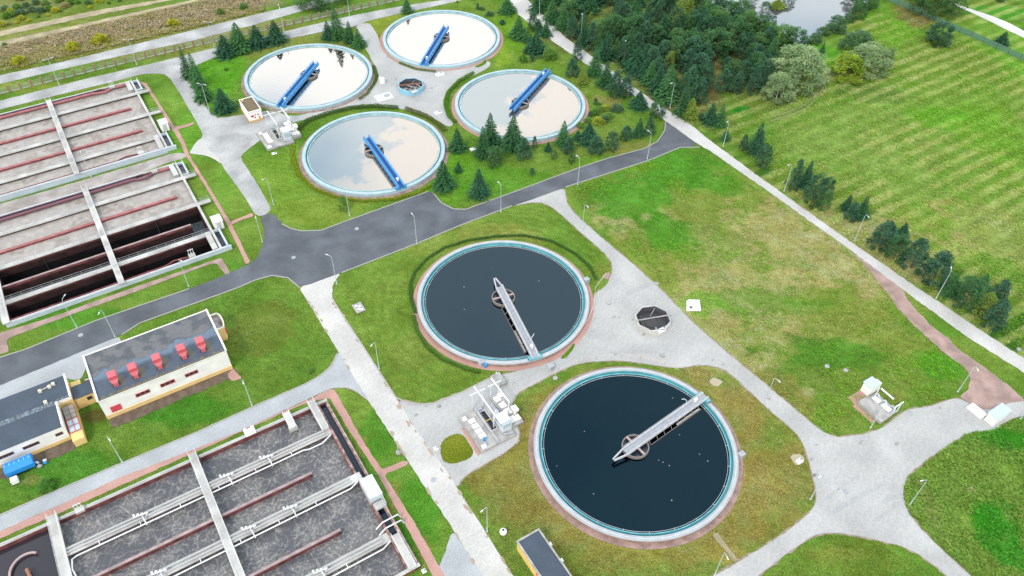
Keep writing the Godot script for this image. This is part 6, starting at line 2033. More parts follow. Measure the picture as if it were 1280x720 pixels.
func plant(e: Array, label: String, group: String, called := "") -> void:   # u, v, height, width, kind
	var kind: String = e[4]
	var set_of: Array = TREES[kind]
	var nm: String = called if called else {"spruce": "spruce_tree", "blue": "blue_spruce_tree", "pine": "pine_tree", "lime": "yellow_green_tree", "willow": "willow_tree", "broad": "leafy_tree", "yellow": "yellow_bush", "gold": "yellow_bush", "bush": "round_bush", "dry": "dry_bush"}[kind]
	var h: float = e[2]
	var w: float = e[3]
	if h < 0.6: h = 0.6
	h = minf(h, 16.0)
	h *= 1.10
	w = clampf(w * 1.08, h * 0.26, h * 1.7)
	var t := thing(nm, label, "bush" if kind in ["yellow", "bush", "dry", "gold"] else "tree", e[0], e[1], 0, rng.randf() * TAU, group)
	var c := MeshInstance3D.new()
	c.name = "crown"
	c.mesh = set_of[rng.randi() % set_of.size()]
	t.add_child(c)
	var wide := 1.2 if kind == "spruce" else 1.32
	c.scale = Vector3(w * wide, h * 1.03, w * wide * rng.randf_range(0.92, 1.08))
	var k := MeshInstance3D.new()
	k.name = "trunk"
	k.mesh = TREES.pale_trunk if kind == "willow" else TREES.trunk
	t.add_child(k)
	k.scale = Vector3(h * 0.62, h * 0.95, h * 0.62)

func fill_wood() -> Array:
	# the trees between those that stand out, no closer than crowns allow
	var edge := outline([145.19, -218.56, 143.29, -202.08, 140.35, -175.8, 140.31, -152.22, 140.54, -136.56, 144.42, -133.36, 157.79, -136.03, 169.56, -132.12, 184.9, -137.71, 194.08, -142.34, 200.13, -157.84, 183.77, -151.75, 193.88, -167.76, 190.45, -176.22, 196.25, -187.88, 155.57, -215.45], 0.5)
	var glade := outline([156.88, -199.52, 163.11, -195.93, 157.23, -183.87, 149.77, -184.49], 0.5)
	var at: Array = []
	for e in WOOD:
		at.append(Vector2(e[0], e[1]))
	var r := RandomNumberGenerator.new()
	r.seed = 303
	var added := 0
	var fresh: Array = []
	for n in 4000:
		var q := Vector2(r.randf_range(130, 215), r.randf_range(-215, -110))
		if not Geometry2D.is_point_in_polygon(q, edge) or Geometry2D.is_point_in_polygon(q, glade):
			continue
		var near := 99.0
		for p in at:
			near = minf(near, q.distance_to(p))
		if near < 3.3:
			continue
		at.append(q)
		var kind: String = ["pine", "blue", "blue", "spruce"][r.randi() % 4]
		fresh.append([q.x, q.y, r.randf_range(6.0, 9.5), r.randf_range(4.2, 6.2), kind])
		added += 1
		if added >= 52:
			break
	return fresh

var WOOD_LABEL := {"spruce": ["dark conical spruce in the depth of the wood beside the boundary road", "dark spruces of the wood"], "blue": ["blue-green conifer in the depth of the wood beside the boundary road", "blue-green conifers of the wood"], "pine": ["rounded green pine in the depth of the wood before the pond", "rounded pines of the wood"], "lime": ["yellow-green tree in the dark wood", "yellow-green trees of the wood"], "broad": ["leafy tree on the pond's bank", "leafy trees by the pond"]}
const NTH := ["first", "second", "third", "fourth", "fifth", "sixth", "seventh", "eighth", "ninth", "tenth", "eleventh", "twelfth", "thirteenth", "fourteenth", "fifteenth", "sixteenth", "seventeenth", "eighteenth", "nineteenth", "twentieth", "twenty-first", "twenty-second", "twenty-third", "twenty-fourth", "twenty-fifth", "twenty-sixth", "twenty-seventh", "twenty-eighth", "twenty-ninth", "thirtieth", "thirty-first", "thirty-second", "thirty-third", "thirty-fourth"]

func plant_wood() -> void:
	# name by rows: those in front by the boundary road, counted from the asphalt turning; the odd-coloured ones; those by the pond
	var front := []; var pale := []; var bank := []; var rest := []
	for e in WOOD:
		if e[4] == "lime": pale.append(e)
		elif e[4] == "broad": bank.append(e)
		elif e[0] < 149.0: front.append(e)
		else: rest.append(e)
	front.sort_custom(func(a, b): return a[1] > b[1])
	pale.sort_custom(func(a, b): return a[1] > b[1])
	bank.sort_custom(func(a, b): return a[0] > b[0])
	for i in front.size():
		plant(front[i], "%s %s of the wood's front row, counted from the asphalt turning" % [NTH[mini(i, 33)], {"spruce": "tree, a dark spruce,", "blue": "tree, a blue-green spruce,", "pine": "tree, a round pine,"}[front[i][4]]], WOOD_LABEL[front[i][4]][1])
	for i in pale.size():
		plant(pale[i], "%s yellow-green tree in the dark wood, counted from the asphalt turning" % NTH[i], WOOD_LABEL.lime[1])
	for i in bank.size():
		plant(bank[i], "%s leafy tree on the pond's bank, counted from the netting fence" % NTH[i], WOOD_LABEL.broad[1])
	rest.append_array(fill_wood())
	rest.sort_custom(func(a, b): return a[1] > b[1])
	var count := {}
	for e in rest:
		var q := Vector2(e[0], e[1])
		var bank_d := 99.0
		for p in POND_LINE:
			bank_d = minf(bank_d, p.distance_to(q))
		var where := "near the pond's bank" if bank_d < 13.0 else "at the wood's edge towards the field" if e[1] > -128.0 else "just behind the wood's front row" if e[0] < 158.0 else "in the wood's middle"
		var key: String = e[4] + where
		count[key] = count.get(key, 0) + 1
		plant(e, "%s %s %s, counted from the asphalt turning" % [NTH[mini(count[key], 34) - 1], {"spruce": "dark spruce", "blue": "blue-green conifer", "pine": "round green pine"}[e[4]], where], WOOD_LABEL[e[4]][1])

func hedge(label: String, a: Array, w: float, h: float, c0: Color, c1: Color, per_m := 260) -> void:
	var t := thing("hedge", label, "hedge", a[0], a[1])
	var b := MB.new()
	for i in range(0, a.size() - 2, 2):
		var p := Vector3(a[i] - a[0], 0, a[i + 1] - a[1]); var q := Vector3(a[i + 2] - a[0], 0, a[i + 3] - a[1])
		var s := (q - p).cross(Vector3.UP).normalized()
		for k in int(p.distance_to(q) * per_m):
			var f := rng.randf()
			var x := rng.randf_range(-0.5, 0.5)
			var top := h * (1.0 - 1.6 * x * x) * (0.75 + 0.25 * N2.get_noise_2d(p.lerp(q, f).x * 4.0 + a[0], p.lerp(q, f).z * 4.0) + 0.2)
			var at := p.lerp(q, f) + s * x * w + Vector3(0, top * sqrt(rng.randf()), 0)
			var along := Vector3(rng.randf_range(-1, 1), rng.randf_range(-0.2, 1), rng.randf_range(-1, 1)).normalized()
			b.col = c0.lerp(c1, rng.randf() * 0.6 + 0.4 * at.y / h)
			leaf_quad(b, at, along * 0.22, along.cross(Vector3(0.3, 1, 0.2)).normalized() * 0.13)
	obj("foliage", b, M.leaf, t)

func scatter(called: String, outline_uv: Array, n: int, lo: float, hi: float, c0: Color, c1: Color, own: float, clear := true, only_above := -9.0) -> void:
	# tufts of grass: the ground's tone mixed with the plant's own
	var p := outline(outline_uv, 0.01)
	var box := Rect2(p[0], Vector2.ZERO)
	for q in p:
		box = box.expand(q)
	var at := PackedVector2Array()
	var tries := 0
	while at.size() < n and tries < n * 7:
		tries += 1
		var q := Vector2(rng.randf_range(box.position.x, box.end.x), rng.randf_range(box.position.y, box.end.y))
		if N1.get_noise_2d(q.x * 3.0, q.y * 3.0) + N2.get_noise_2d(q.x, q.y) * 0.8 < rng.randf_range(-0.7, 0.35):
			continue
		if only_above > -1.0 and N1.get_noise_2d(q.x * 2.2 + 90.0, q.y * 2.2) + N2.get_noise_2d(q.x, q.y) * 0.5 < only_above:
			continue
		if not Geometry2D.is_point_in_polygon(q, p):
			continue
		var ok := true
		for tk in TANKS:
			if Vector2(tk[0], tk[1]).distance_squared_to(q) < 380.0:
				ok = false
		if ok and clear:
			for k in hard.size():
				if hard_box[k].has_point(q) and Geometry2D.is_point_in_polygon(q, hard[k]):
					ok = false
					break
		if ok:
			at.append(q)
	var mm := MultiMesh.new()
	mm.transform_format = MultiMesh.TRANSFORM_3D
	mm.use_colors = true
	mm.mesh = TREES.tuft
	mm.instance_count = at.size()
	for i in at.size():
		var s := rng.randf_range(lo, hi)
		var pos := W(at[i].x, at[i].y, relief(at[i].x, at[i].y) - 0.01)
		mm.set_instance_transform(i, Transform3D(Basis(Vector3.UP, rng.randf() * TAU).scaled(Vector3(s * rng.randf_range(0.9, 1.7), s, s * rng.randf_range(0.9, 1.7))), pos))
		var g := ground_tone(pos.x, pos.z) * rng.randf_range(0.6, 1.35)
		mm.set_instance_color(i, g.lerp(c0.lerp(c1, rng.randf()) * 1.35, own * rng.randf_range(0.4, 1.0)))
	var o := MultiMeshInstance3D.new()
	o.multimesh = mm
	o.name = numbered(called)
	add_child(o)
	o.set_meta("kind", "stuff")

var hard_box := []

func build_grass() -> void:
	for p in hard:
		var r := Rect2(p[0], Vector2.ZERO)
		for q in p:
			r = r.expand(q)
		hard_box.append(r)
	var b := MB.new()
	var r := RandomNumberGenerator.new()
	r.seed = 41
	for k in 9:
		var a := r.randf() * TAU
		var d := Vector3(cos(a), 0, sin(a))
		var s := Vector3(-sin(a), 0, cos(a))
		var root := d * r.randf() * 0.25
		var tip := root + d * r.randf_range(0.1, 0.5) + Vector3(0, r.randf_range(0.4, 1.0), 0)
		b.tri(root - s * 0.09, root + s * 0.09, tip, Vector3.UP)
		b.tri(root + s * 0.05, (root + tip) * 0.5 + s * 0.12, tip, Vector3.UP)
	TREES["tuft"] = b.mesh(M.leaf_blade)
	var straw0 := seen_lin(190, 184, 116); var straw1 := seen_lin(150, 160, 70)
	var g0 := seen_lin(84, 150, 30); var g1 := seen_lin(150, 190, 60)
	scatter("meadow_grass", [94.37, -123.31, 119.18, -121.6, 130.47, -121.43, 133.55, -117.15, 136.97, -71.91, 133.94, -59.71, 130.46, -45.69, 129.76, -36.34, 121.2, -33.08, 111.32, -36.23, 104.51, -36.12, 94.86, -38.89, 93.04, -53.21], 30000, 0.14, 0.32, straw0, straw1, 0.16)
	scatter("meadow_weeds", [94.37, -123.31, 119.18, -121.6, 130.47, -121.43, 133.55, -117.15, 136.97, -71.91, 133.94, -59.71, 130.46, -45.69, 129.76, -36.34, 121.2, -33.08, 111.32, -36.23, 104.51, -36.12, 94.86, -38.89, 93.04, -53.21], 9000, 0.16, 0.4, seen_lin(90, 168, 24), seen_lin(140, 196, 44), 0.9, true, 0.16)
	scatter("field_weeds", [143.53, -120.48, 179.23, -127.47, 245.27, -150.72, 248.76, -99.99, 142.98, -30.75, 140.68, -55.67, 139.76, -74.36], 12000, 0.18, 0.45, seen_lin(90, 168, 24), seen_lin(150, 200, 50), 0.9, true, 0.16)
	scatter("field_grass", [143.53, -120.48, 179.23, -127.47, 245.27, -150.72, 248.76, -99.99, 142.98, -30.75, 140.68, -55.67, 139.76, -74.36], 36000, 0.18, 0.42, straw0, g1, 0.30)
	scatter("lawn_grass", [32.07, -117.97, 53.79, -123.74, 79.54, -124.25, 88.2, -116.69, 88.74, -97.02, 78.64, -90.05, 74.28, -84.61, 52.97, -81.5, 36.47, -83.22, 31.54, -86.63], 9000, 0.08, 0.18, straw1, g1, 0.25)
	scatter("lawn_grass", [32.8, -65.97, 43.85, -66.83, 50.72, -75.04, 70.09, -73.51, 84.75, -64.43, 89.18, -53.54, 89.86, -41.92, 82.51, -31.23, 69.73, -29.66, 58.09, -30.15, 31.24, -46.55], 16000, 0.12, 0.26, straw0, seen_lin(160, 148, 70), 0.35)
	scatter("rank_grass", [130.42, -22.53, 114.94, -26.72, 98.6, -25.98, 93.53, -21.89, 93.52, -8.03, 101.15, -3.37], 12000, 0.16, 0.5, seen_lin(70, 170, 30), seen_lin(150, 180, 80), 0.4)
	scatter("lawn_grass", [65.64, -25.53, 78.85, -26.08, 84.05, -22.24, 89.51, -10.95], 3500, 0.1, 0.22, straw1, g0, 0.3)
	scatter("lawn_grass", [-7.7, -128.82, 15.49, -130.11, 22.6, -130.38, 26.05, -124.35, 25.99, -103.66, 8.39, -99.56, -34.86, -99.72, -34.17, -104.87, -18.03, -108.31, 8.5, -109.02, 7.81, -127.16], 9000, 0.08, 0.2, g0, straw1, 0.3)
	scatter("lawn_grass", [34.91, -232.56, 61.64, -231.26, 83.98, -215.39, 118.33, -227.06, 136.21, -215.43, 137.82, -141.92, 129.34, -128.84, 82.44, -128.92, 66.48, -132.01, 37.54, -140.13, 31.24, -151.57, 31.44, -178.21], 16000, 0.1, 0.26, g0, seen_lin(160, 190, 50), 0.35)
	scatter("bank_reeds", [-14.9, -265.89, 14.81, -266.73, 44.74, -266.65, 67.76, -262.94, 63.03, -249.59, 18.26, -250.03, -14.73, -250.83], 16000, 0.35, 0.8, seen_lin(212, 194, 156), seen_lin(160, 150, 104), 0.85)
	scatter("verge_grass", [-16.43, -253.89, 63.79, -251.75, 64.1, -245.13, 17.59, -247.04, -15.11, -247.99], 5000, 0.15, 0.4, seen_lin(190, 180, 90), seen_lin(120, 150, 50), 0.4)
	scatter("verge_grass", [-17.74, -243.55, 59.7, -240.19, 99.44, -236.56, 102.48, -230.81, 57.93, -235.19, -16.8, -235.31], 5000, 0.1, 0.24, g0, seen_lin(190, 190, 80), 0.4)
	scatter("wood_floor_growth", [139.15, -215.1, 197.7, -181.48, 176.01, -124.39, 142.25, -119.1, 140.27, -131.22, 138.05, -172.63], 9000, 0.2, 0.5, seen_lin(130, 104, 76), seen_lin(90, 110, 50), 0.6)

func build_plants() -> void:
	make_trees()
	BRUSH.sort_custom(func(a, b): return a[0] < b[0])
	for e in FINE_TREES:
		plant(e, e[5], "")
	plant_wood()
	var nth := {}
	for e in BRUSH:
		nth[e[4]] = nth.get(e[4], 0) + 1
		plant(e, "%s %s of the brushwood beyond the dirt tracks, as they run up the track" % [NTH[nth[e[4]] - 1], {"bush": "green bush", "gold": "yellow bush", "dry": "straw-coloured bush"}[e[4]]], {"bush": "green brushwood bushes", "gold": "yellow brushwood bushes", "dry": "dry brushwood bushes"}[e[4]])
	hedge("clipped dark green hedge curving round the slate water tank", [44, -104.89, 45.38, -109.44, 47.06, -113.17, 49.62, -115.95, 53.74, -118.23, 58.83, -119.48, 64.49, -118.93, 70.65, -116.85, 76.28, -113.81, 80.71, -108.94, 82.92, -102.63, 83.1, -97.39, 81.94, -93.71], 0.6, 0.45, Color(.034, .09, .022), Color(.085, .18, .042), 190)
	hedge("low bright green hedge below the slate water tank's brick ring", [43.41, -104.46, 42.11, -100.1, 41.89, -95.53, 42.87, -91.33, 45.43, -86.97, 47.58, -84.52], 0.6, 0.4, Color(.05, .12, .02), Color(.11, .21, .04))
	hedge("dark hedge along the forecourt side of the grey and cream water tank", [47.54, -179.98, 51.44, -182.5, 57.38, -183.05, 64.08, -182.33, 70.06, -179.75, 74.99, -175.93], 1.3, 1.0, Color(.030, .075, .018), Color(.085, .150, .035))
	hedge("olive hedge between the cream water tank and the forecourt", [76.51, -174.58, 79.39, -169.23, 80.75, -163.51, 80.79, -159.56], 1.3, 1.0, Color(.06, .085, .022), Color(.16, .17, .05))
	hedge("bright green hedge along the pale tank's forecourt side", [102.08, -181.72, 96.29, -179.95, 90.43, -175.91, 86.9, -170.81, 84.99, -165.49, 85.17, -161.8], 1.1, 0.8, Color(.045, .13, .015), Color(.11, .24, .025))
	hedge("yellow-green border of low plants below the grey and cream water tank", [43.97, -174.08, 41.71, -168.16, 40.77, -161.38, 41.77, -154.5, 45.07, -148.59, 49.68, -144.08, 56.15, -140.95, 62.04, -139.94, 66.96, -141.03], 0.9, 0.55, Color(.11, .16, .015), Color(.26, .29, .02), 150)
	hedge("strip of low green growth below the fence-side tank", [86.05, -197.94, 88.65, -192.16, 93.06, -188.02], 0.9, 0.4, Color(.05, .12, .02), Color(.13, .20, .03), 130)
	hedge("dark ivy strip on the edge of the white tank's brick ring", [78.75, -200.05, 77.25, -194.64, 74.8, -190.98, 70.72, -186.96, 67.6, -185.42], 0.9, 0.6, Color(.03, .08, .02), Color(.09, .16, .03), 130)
	# pond
	var b := MB.new()
	var w := PackedVector2Array()
	for q in POND_LINE:
		var at := W(q.x, q.y)
		w.append(Vector2(at.x, at.z))
	b.sheet(w, -0.45)
	struct("pond_water", b, M.pond)

var FINE_TREES := [
	[30.53, -220.5, 8.9, 3.3, "spruce", "slender dark spruce at the corner of the pale side road, first of its row"],
	[31.69, -215.14, 9.4, 3.74, "spruce", "slender spruce second along the pale side road's verge"],
	[30.87, -207.06, 9.5, 4.61, "spruce", "dark bushy spruce behind the twin-armed lamp"],
	[34.11, -198.95, 6.2, 4.96, "spruce", "lone broad spruce beside the white block house"],
	[43.74, -227.76, 6, 5.25, "spruce", "low broad spruce at the near end of the row behind the white tank"],
	[48.38, -228.56, 8, 6.33, "spruce", "tallest broad spruce of the row behind the white tank"],
	[53.84, -228.6, 6.1, 5.3, "spruce", "third spruce of the row behind the white tank"],
	[59.49, -228.19, 6.3, 5.32, "spruce", "fourth spruce of the row, over the white tank's far rim"],
	[73.93, -222.16, 5.3, 3.7, "spruce", "small spruce at the left of the group of four above the white tank"],
	[76.46, -221.28, 9.9, 4.49, "spruce", "tallest spruce of the group of four above the white tank"],
	[78.84, -216.99, 6.1, 3.66, "spruce", "third spruce of the group of four above the white tank"],
	[80, -213.06, 5.2, 3.88, "spruce", "low spruce at the forecourt end of the group of four"],
	[41.1, -219.5, 0.4, 1.78, "bush", "tiny round bush alone on the bright lawn before the white tank"],
	[77.32, -245.66, 5.2, 7.42, "broad", "leafy tree on the fence line above the outer road"],
	[79.99, -240.65, 4.5, 4.51, "broad", "smaller leafy tree beside the fence above the outer road"],
	[87.42, -243.65, 4.3, 4.59, "broad", "leafy tree half out of the picture above the inner road"],
	[102.73, -226.06, 4.9, 3.33, "spruce", "narrow spruce above the fence-side tank's rim"],
	[130.88, -209.83, 4.6, 4.97, "spruce", "broad spruce on the knoll beside the boundary road's top"],
	[125.07, -193.72, 6.4, 5.22, "spruce", "tall spruce nearest the fence-side tank's paving"],
	[125.46, -190.18, 2.9, 2.33, "spruce", "small spruce leaning on the tall one by the fence-side tank"],
	[125.14, -203.42, 1.4, 2.15, "blue", "tiny blue-grey conifer beside the fence-side tank's footpath"],
	[123.58, -216.46, 1.7, 1.39, "blue", "tiny blue conifer above the fence-side tank"],
	[120.23, -223.9, 0.3, 5.08, "yellow", "yellow-green mound of shrub above the fence-side tank"],
	[124.42, -215.3, 0.9, 3.88, "bush", "green mound of shrub above the fence-side tank"],
	[124.68, -210.62, 1.2, 3.83, "bush", "dark green mound of shrub nearer the fence-side tank's paving"],
	[125.97, -223.78, 1.2, 3.99, "bush", "dark shrub at the very top above the fence-side tank"],
	[131.51, -195.42, 5.2, 3.72, "blue", "bluish spruce at the boundary road's bend, highest of three"],
	[132.85, -194.24, 3.5, 3.19, "spruce", "small spruce tucked between two at the boundary road"],
	[132.89, -190.2, 4.4, 3.41, "spruce", "dark spruce overhanging the boundary road"],
	[124.63, -183, 6.6, 5.06, "spruce", "broad dark spruce on the lawn above the pale tank"],
	[123.78, -184.83, 5, 3.05, "spruce", "narrow spruce beside the broad one above the pale tank"],
	[126.15, -177.86, 2.9, 3.75, "bush", "round dark bush on the lawn above the blue bridge's rim end"],
	[121.47, -183.93, 1.6, 1.51, "blue", "tiny blue bush above the pale tank"],
	[120.64, -179.07, 2.5, 1.74, "blue", "small blue conifer above the pale tank's lamp"],
	[118.28, -180.26, 1.8, 2.23, "bush", "small dark bush above the pale tank's rim"],
	[132.5, -172.71, 5.9, 3.25, "blue", "slender blue spruce against the boundary road"],
	[126.13, -166.1, 4.9, 4.35, "blue", "broad blue spruce above the pale tank's far curve"],
	[126.19, -160.95, 5.1, 2.86, "lime", "yellowish conical spruce by the pale tank's lamp"],
	[132.33, -163.53, 7.9, 4.38, "spruce", "tall green spruce covering the boundary road's edge"],
	[131.45, -156.87, 6.4, 4.29, "spruce", "green spruce beside the boundary road, above the blue pair"],
	[130.18, -151.01, 7.1, 4.68, "blue", "tall blue spruce of the pair by the boundary road"],
	[132.64, -149.41, 5.5, 4.45, "blue", "rounded blue spruce of the pair by the boundary road"],
	[132.61, -143.21, 4.5, 4.38, "spruce", "compact dark spruce alone by the boundary road"],
	[133.37, -136.45, 4.6, 3.85, "pine", "loose young pine at the turning's upper corner"],
	[123.13, -150.52, 1.8, 1.38, "blue", "tiny blue bush at the top of the shrub bed"],
	[123.41, -149.4, 0.8, 2.06, "bush", "green ball shrub below the tiny blue bush"],
	[119.85, -146.38, 1.3, 2.03, "bush", "green ball shrub in the middle of the shrub bed"],
	[122.2, -147, 1.2, 2.27, "bush", "dark green mound in the middle of the shrub bed"],
	[123.93, -146.76, 1.3, 2.05, "yellow", "bright yellow shrub at the shrub bed's upper side"],
	[126.12, -144.54, 1.8, 2.73, "bush", "dark green dome shrub apart at the shrub bed's end"],
	[122.39, -143.22, 1.2, 2.24, "bush", "green mound at the lower side of the shrub bed"],
	[120.24, -142.52, 1.3, 2.01, "bush", "green ball shrub beside the yellow carpet"],
	[118.16, -142.24, 1.6, 3.77, "yellow", "wide yellow-green shrub carpeting the shrub bed's foot"],
	[118.02, -146.09, 1.5, 1.34, "blue", "small blue bush beside the pale tank's paving"],
	[116.01, -144.41, 1.1, 1.77, "bush", "green bush beside the pale tank's paving"],
	[113.17, -143.4, 1.1, 3.08, "bush", "bright green spreading bush below the pale tank"],
	[104.48, -139.08, 6.5, 3.61, "spruce", "dark spruce over the pale tank's lower rim"],
	[103.33, -135.23, 4.3, 3.56, "blue", "blue-green spruce before the dark one by the pale tank"],
	[99.48, -138.73, 2.6, 1.68, "spruce", "small dark spruce on the lawn below the pale tank"],
	[98.72, -135.01, 2.6, 1.45, "pine", "small grey-green pine on the lawn below the pale tank"],
	[101.42, -131.04, 2.6, 1.44, "pine", "small pine beside the asphalt lamp"],
	[110.77, -136.76, 5.2, 4.5, "spruce", "big dense spruce below the shrub bed"],
	[109.13, -139.16, 2.4, 2.15, "spruce", "small dark spruce left of the big one below the shrub bed"],
	[109.7, -131.74, 4.4, 4.63, "blue", "spreading blue-green pine beside the asphalt"],
	[113.87, -130.78, 4.7, 3.18, "pine", "brownish open pine beside the asphalt"],
	[119.98, -132.62, 3.5, 3.25, "blue", "grey-blue young pine on the bare patch by the asphalt"],
	[123.97, -132.26, 5, 3.06, "spruce", "narrow dark spruce behind the bent asphalt lamp"],
	[126.6, -131.15, 4.8, 3.07, "blue", "blue pine behind the bent asphalt lamp"],
	[79.64, -150.97, 5.9, 3.78, "spruce", "spruce between the cream tank and the pale tank"],
	[83.96, -145.31, 7.9, 3.94, "spruce", "dark spruce in front of the pointed one by the pale tank"],
	[88.25, -148.92, 8.4, 4.66, "spruce", "tall pointed spruce overlapping the pale tank's rim"],
	[92.39, -144.53, 8.6, 5.47, "spruce", "largest pointed spruce overlapping the pale tank"],
	[92.33, -139.03, 5.4, 4.34, "blue", "bluish spruce in front of the largest pointed one"],
	[84.26, -140.25, 4.9, 3.67, "pine", "light grey-green pine on the lawn by the white board"],
	[97.16, -141.61, 3.1, 1.47, "blue", "tiny blue spruce by the pale tank's lower rim"],
	[75.33, -142.83, 2.7, 1.82, "spruce", "little spruce on the lawn beside the cream tank"],
	[69.11, -138.86, 7.3, 4.53, "spruce", "large spruce at the asphalt stub's corner"],
	[74.92, -131.8, 7.2, 3.89, "spruce", "conical spruce on the lawn near the asphalt kerb"],
	[90.44, -132.36, 1.7, 1.21, "bush", "tiny dark bush on the lawn near the asphalt kerb"],
	[44.82, -143.26, 3.5, 1.93, "bush", "round dark bush beside the lamp below the cream tank"],
	[142.51, -119.07, 3.2, 2.22, "spruce", "small dark shrub-like spruce behind the first boundary lamp"],
	[143.32, -113.28, 4.1, 2.42, "blue", "small blue spruce beyond the first boundary lamp"],
	[145.7, -111.04, 7.9, 4.4, "spruce", "tall dark spruce at the field's edge by the boundary road"],
	[142.15, -105.37, 5.8, 3.44, "pine", "olive pine below the tall dark spruce at the field's edge"],
	[142.06, -94.53, 7.8, 3.56, "blue", "bluish conifer behind the second boundary lamp"],
	[145.66, -94, 7, 3.18, "spruce", "brown-tinged spruce beside the bluish conifer"],
	[142.07, -88.26, 7.4, 4.55, "pine", "big green pine in the second clump along the field"],
	[147.37, -88.83, 4.7, 2.95, "pine", "small pine at the field side of the second clump"],
	[142.7, -85.55, 4.9, 2.89, "pine", "low pine at the road side of the second clump"],
	[147.54, -82.44, 4.1, 2.5, "spruce", "small dark spruce at the head of the third clump"],
	[145.5, -79.18, 4.6, 3.7, "blue", "blue pine of the third clump by its lamp"],
	[148.4, -78.82, 5.6, 3.11, "spruce", "dark spruce of the third clump by its lamp"],
	[143.65, -69.15, 6.5, 6.02, "blue", "broad blue-green pine at the head of the long roadside clump"],
	[149.72, -68.51, 4.5, 3.28, "spruce", "dark ragged spruce behind the broad blue-green pine"],
	[143.35, -64.88, 5.8, 3.98, "pine", "olive-green pine in the middle of the long roadside clump"],
	[144.23, -61.01, 7.2, 5.16, "blue", "dense blue-green pine after the olive one along the road"],
	[144.29, -55.57, 7.5, 6.69, "blue", "widest round pine behind the last boundary lamp"],
	[144.67, -51.57, 5, 3.53, "spruce", "dark pine just past the last boundary lamp"],
	[143.6, -47.4, 7.2, 5.05, "pine", "tall green pine past the last boundary lamp"],
	[150.34, -48.35, 4.9, 3.99, "spruce", "dark spruce on the field side of the last clump"],
	[144.51, -43.81, 5.9, 4.27, "lime", "yellowish pine in the last roadside clump"],
	[150.83, -44.62, 5.4, 4.38, "blue", "dark bluish pine at the field side of the last clump"],
	[143.98, -40.79, 6.3, 5.01, "blue", "blue-green pine nearest the road in the last clump"],
	[178.32, -129.09, 10.6, 13.1, "willow", "great olive-pale willow at the wood's corner by the wheel tracks"],
	[168.9, -126.71, 6.8, 6.83, "willow", "lower pale willow in front of the great one"],
	[202.76, -124.38, 7.6, 10.17, "willow", "silver willow with hanging crown out in the field"],
	[195.34, -124.84, 5.9, 8.92, "yellow", "yellow autumn tree beside the silver willow"],
	[210.88, -134.81, 5.1, 8.37, "broad", "round dark tree behind the yellow autumn tree"],
	[210.24, -122.94, 5.5, 3.27, "willow", "slim leaning birch-like tree right of the silver willow"],
	[200.3, -138.71, 3.5, 1.64, "spruce", "thin dark cypress-like tree on the bright grass by the pond"],
	[237.07, -124.69, 5.5, 7.67, "pine", "ragged lone pine in the field before the netting"],
	[254.18, -138.99, 10, 14.49, "broad", "huge dark tree at the top edge beside the netting"],
	[253.84, -114.01, 3.8, 3.65, "spruce", "small dark cone-shaped tree behind the netting"],
	[280.73, -132.82, 1.5, 6.69, "broad", "dark shrub by the far white track"],
	[-9.15, -252.78, 2.3, 3.38, "gold", "yellow bush nearest the photo's edge on the dry verge"],
	[5.77, -253.87, 2.1, 4.23, "gold", "bright yellow bush second along the dry verge"],
	[13.61, -254.22, 2.4, 3.96, "gold", "yellow-green bush third along the dry verge"],
	[35.4, -254.2, 1.9, 3.42, "gold", "small yellow bush fourth along the dry verge"],
	[50.27, -253.93, 1.8, 2.01, "bush", "small dark green bush on the dry verge by the outer road"],
	[57.97, -254.21, 1.5, 2.31, "bush", "green bush at the far end of the dry verge"],
	[-27.2, -100.74, 1.6, 2.24, "bush", "dark round bush on the lawn beside the grey path"],
	[19.96, -101.49, 0.9, 1.12, "bush", "tiny dark bush near the lawn corner by the white road"]]

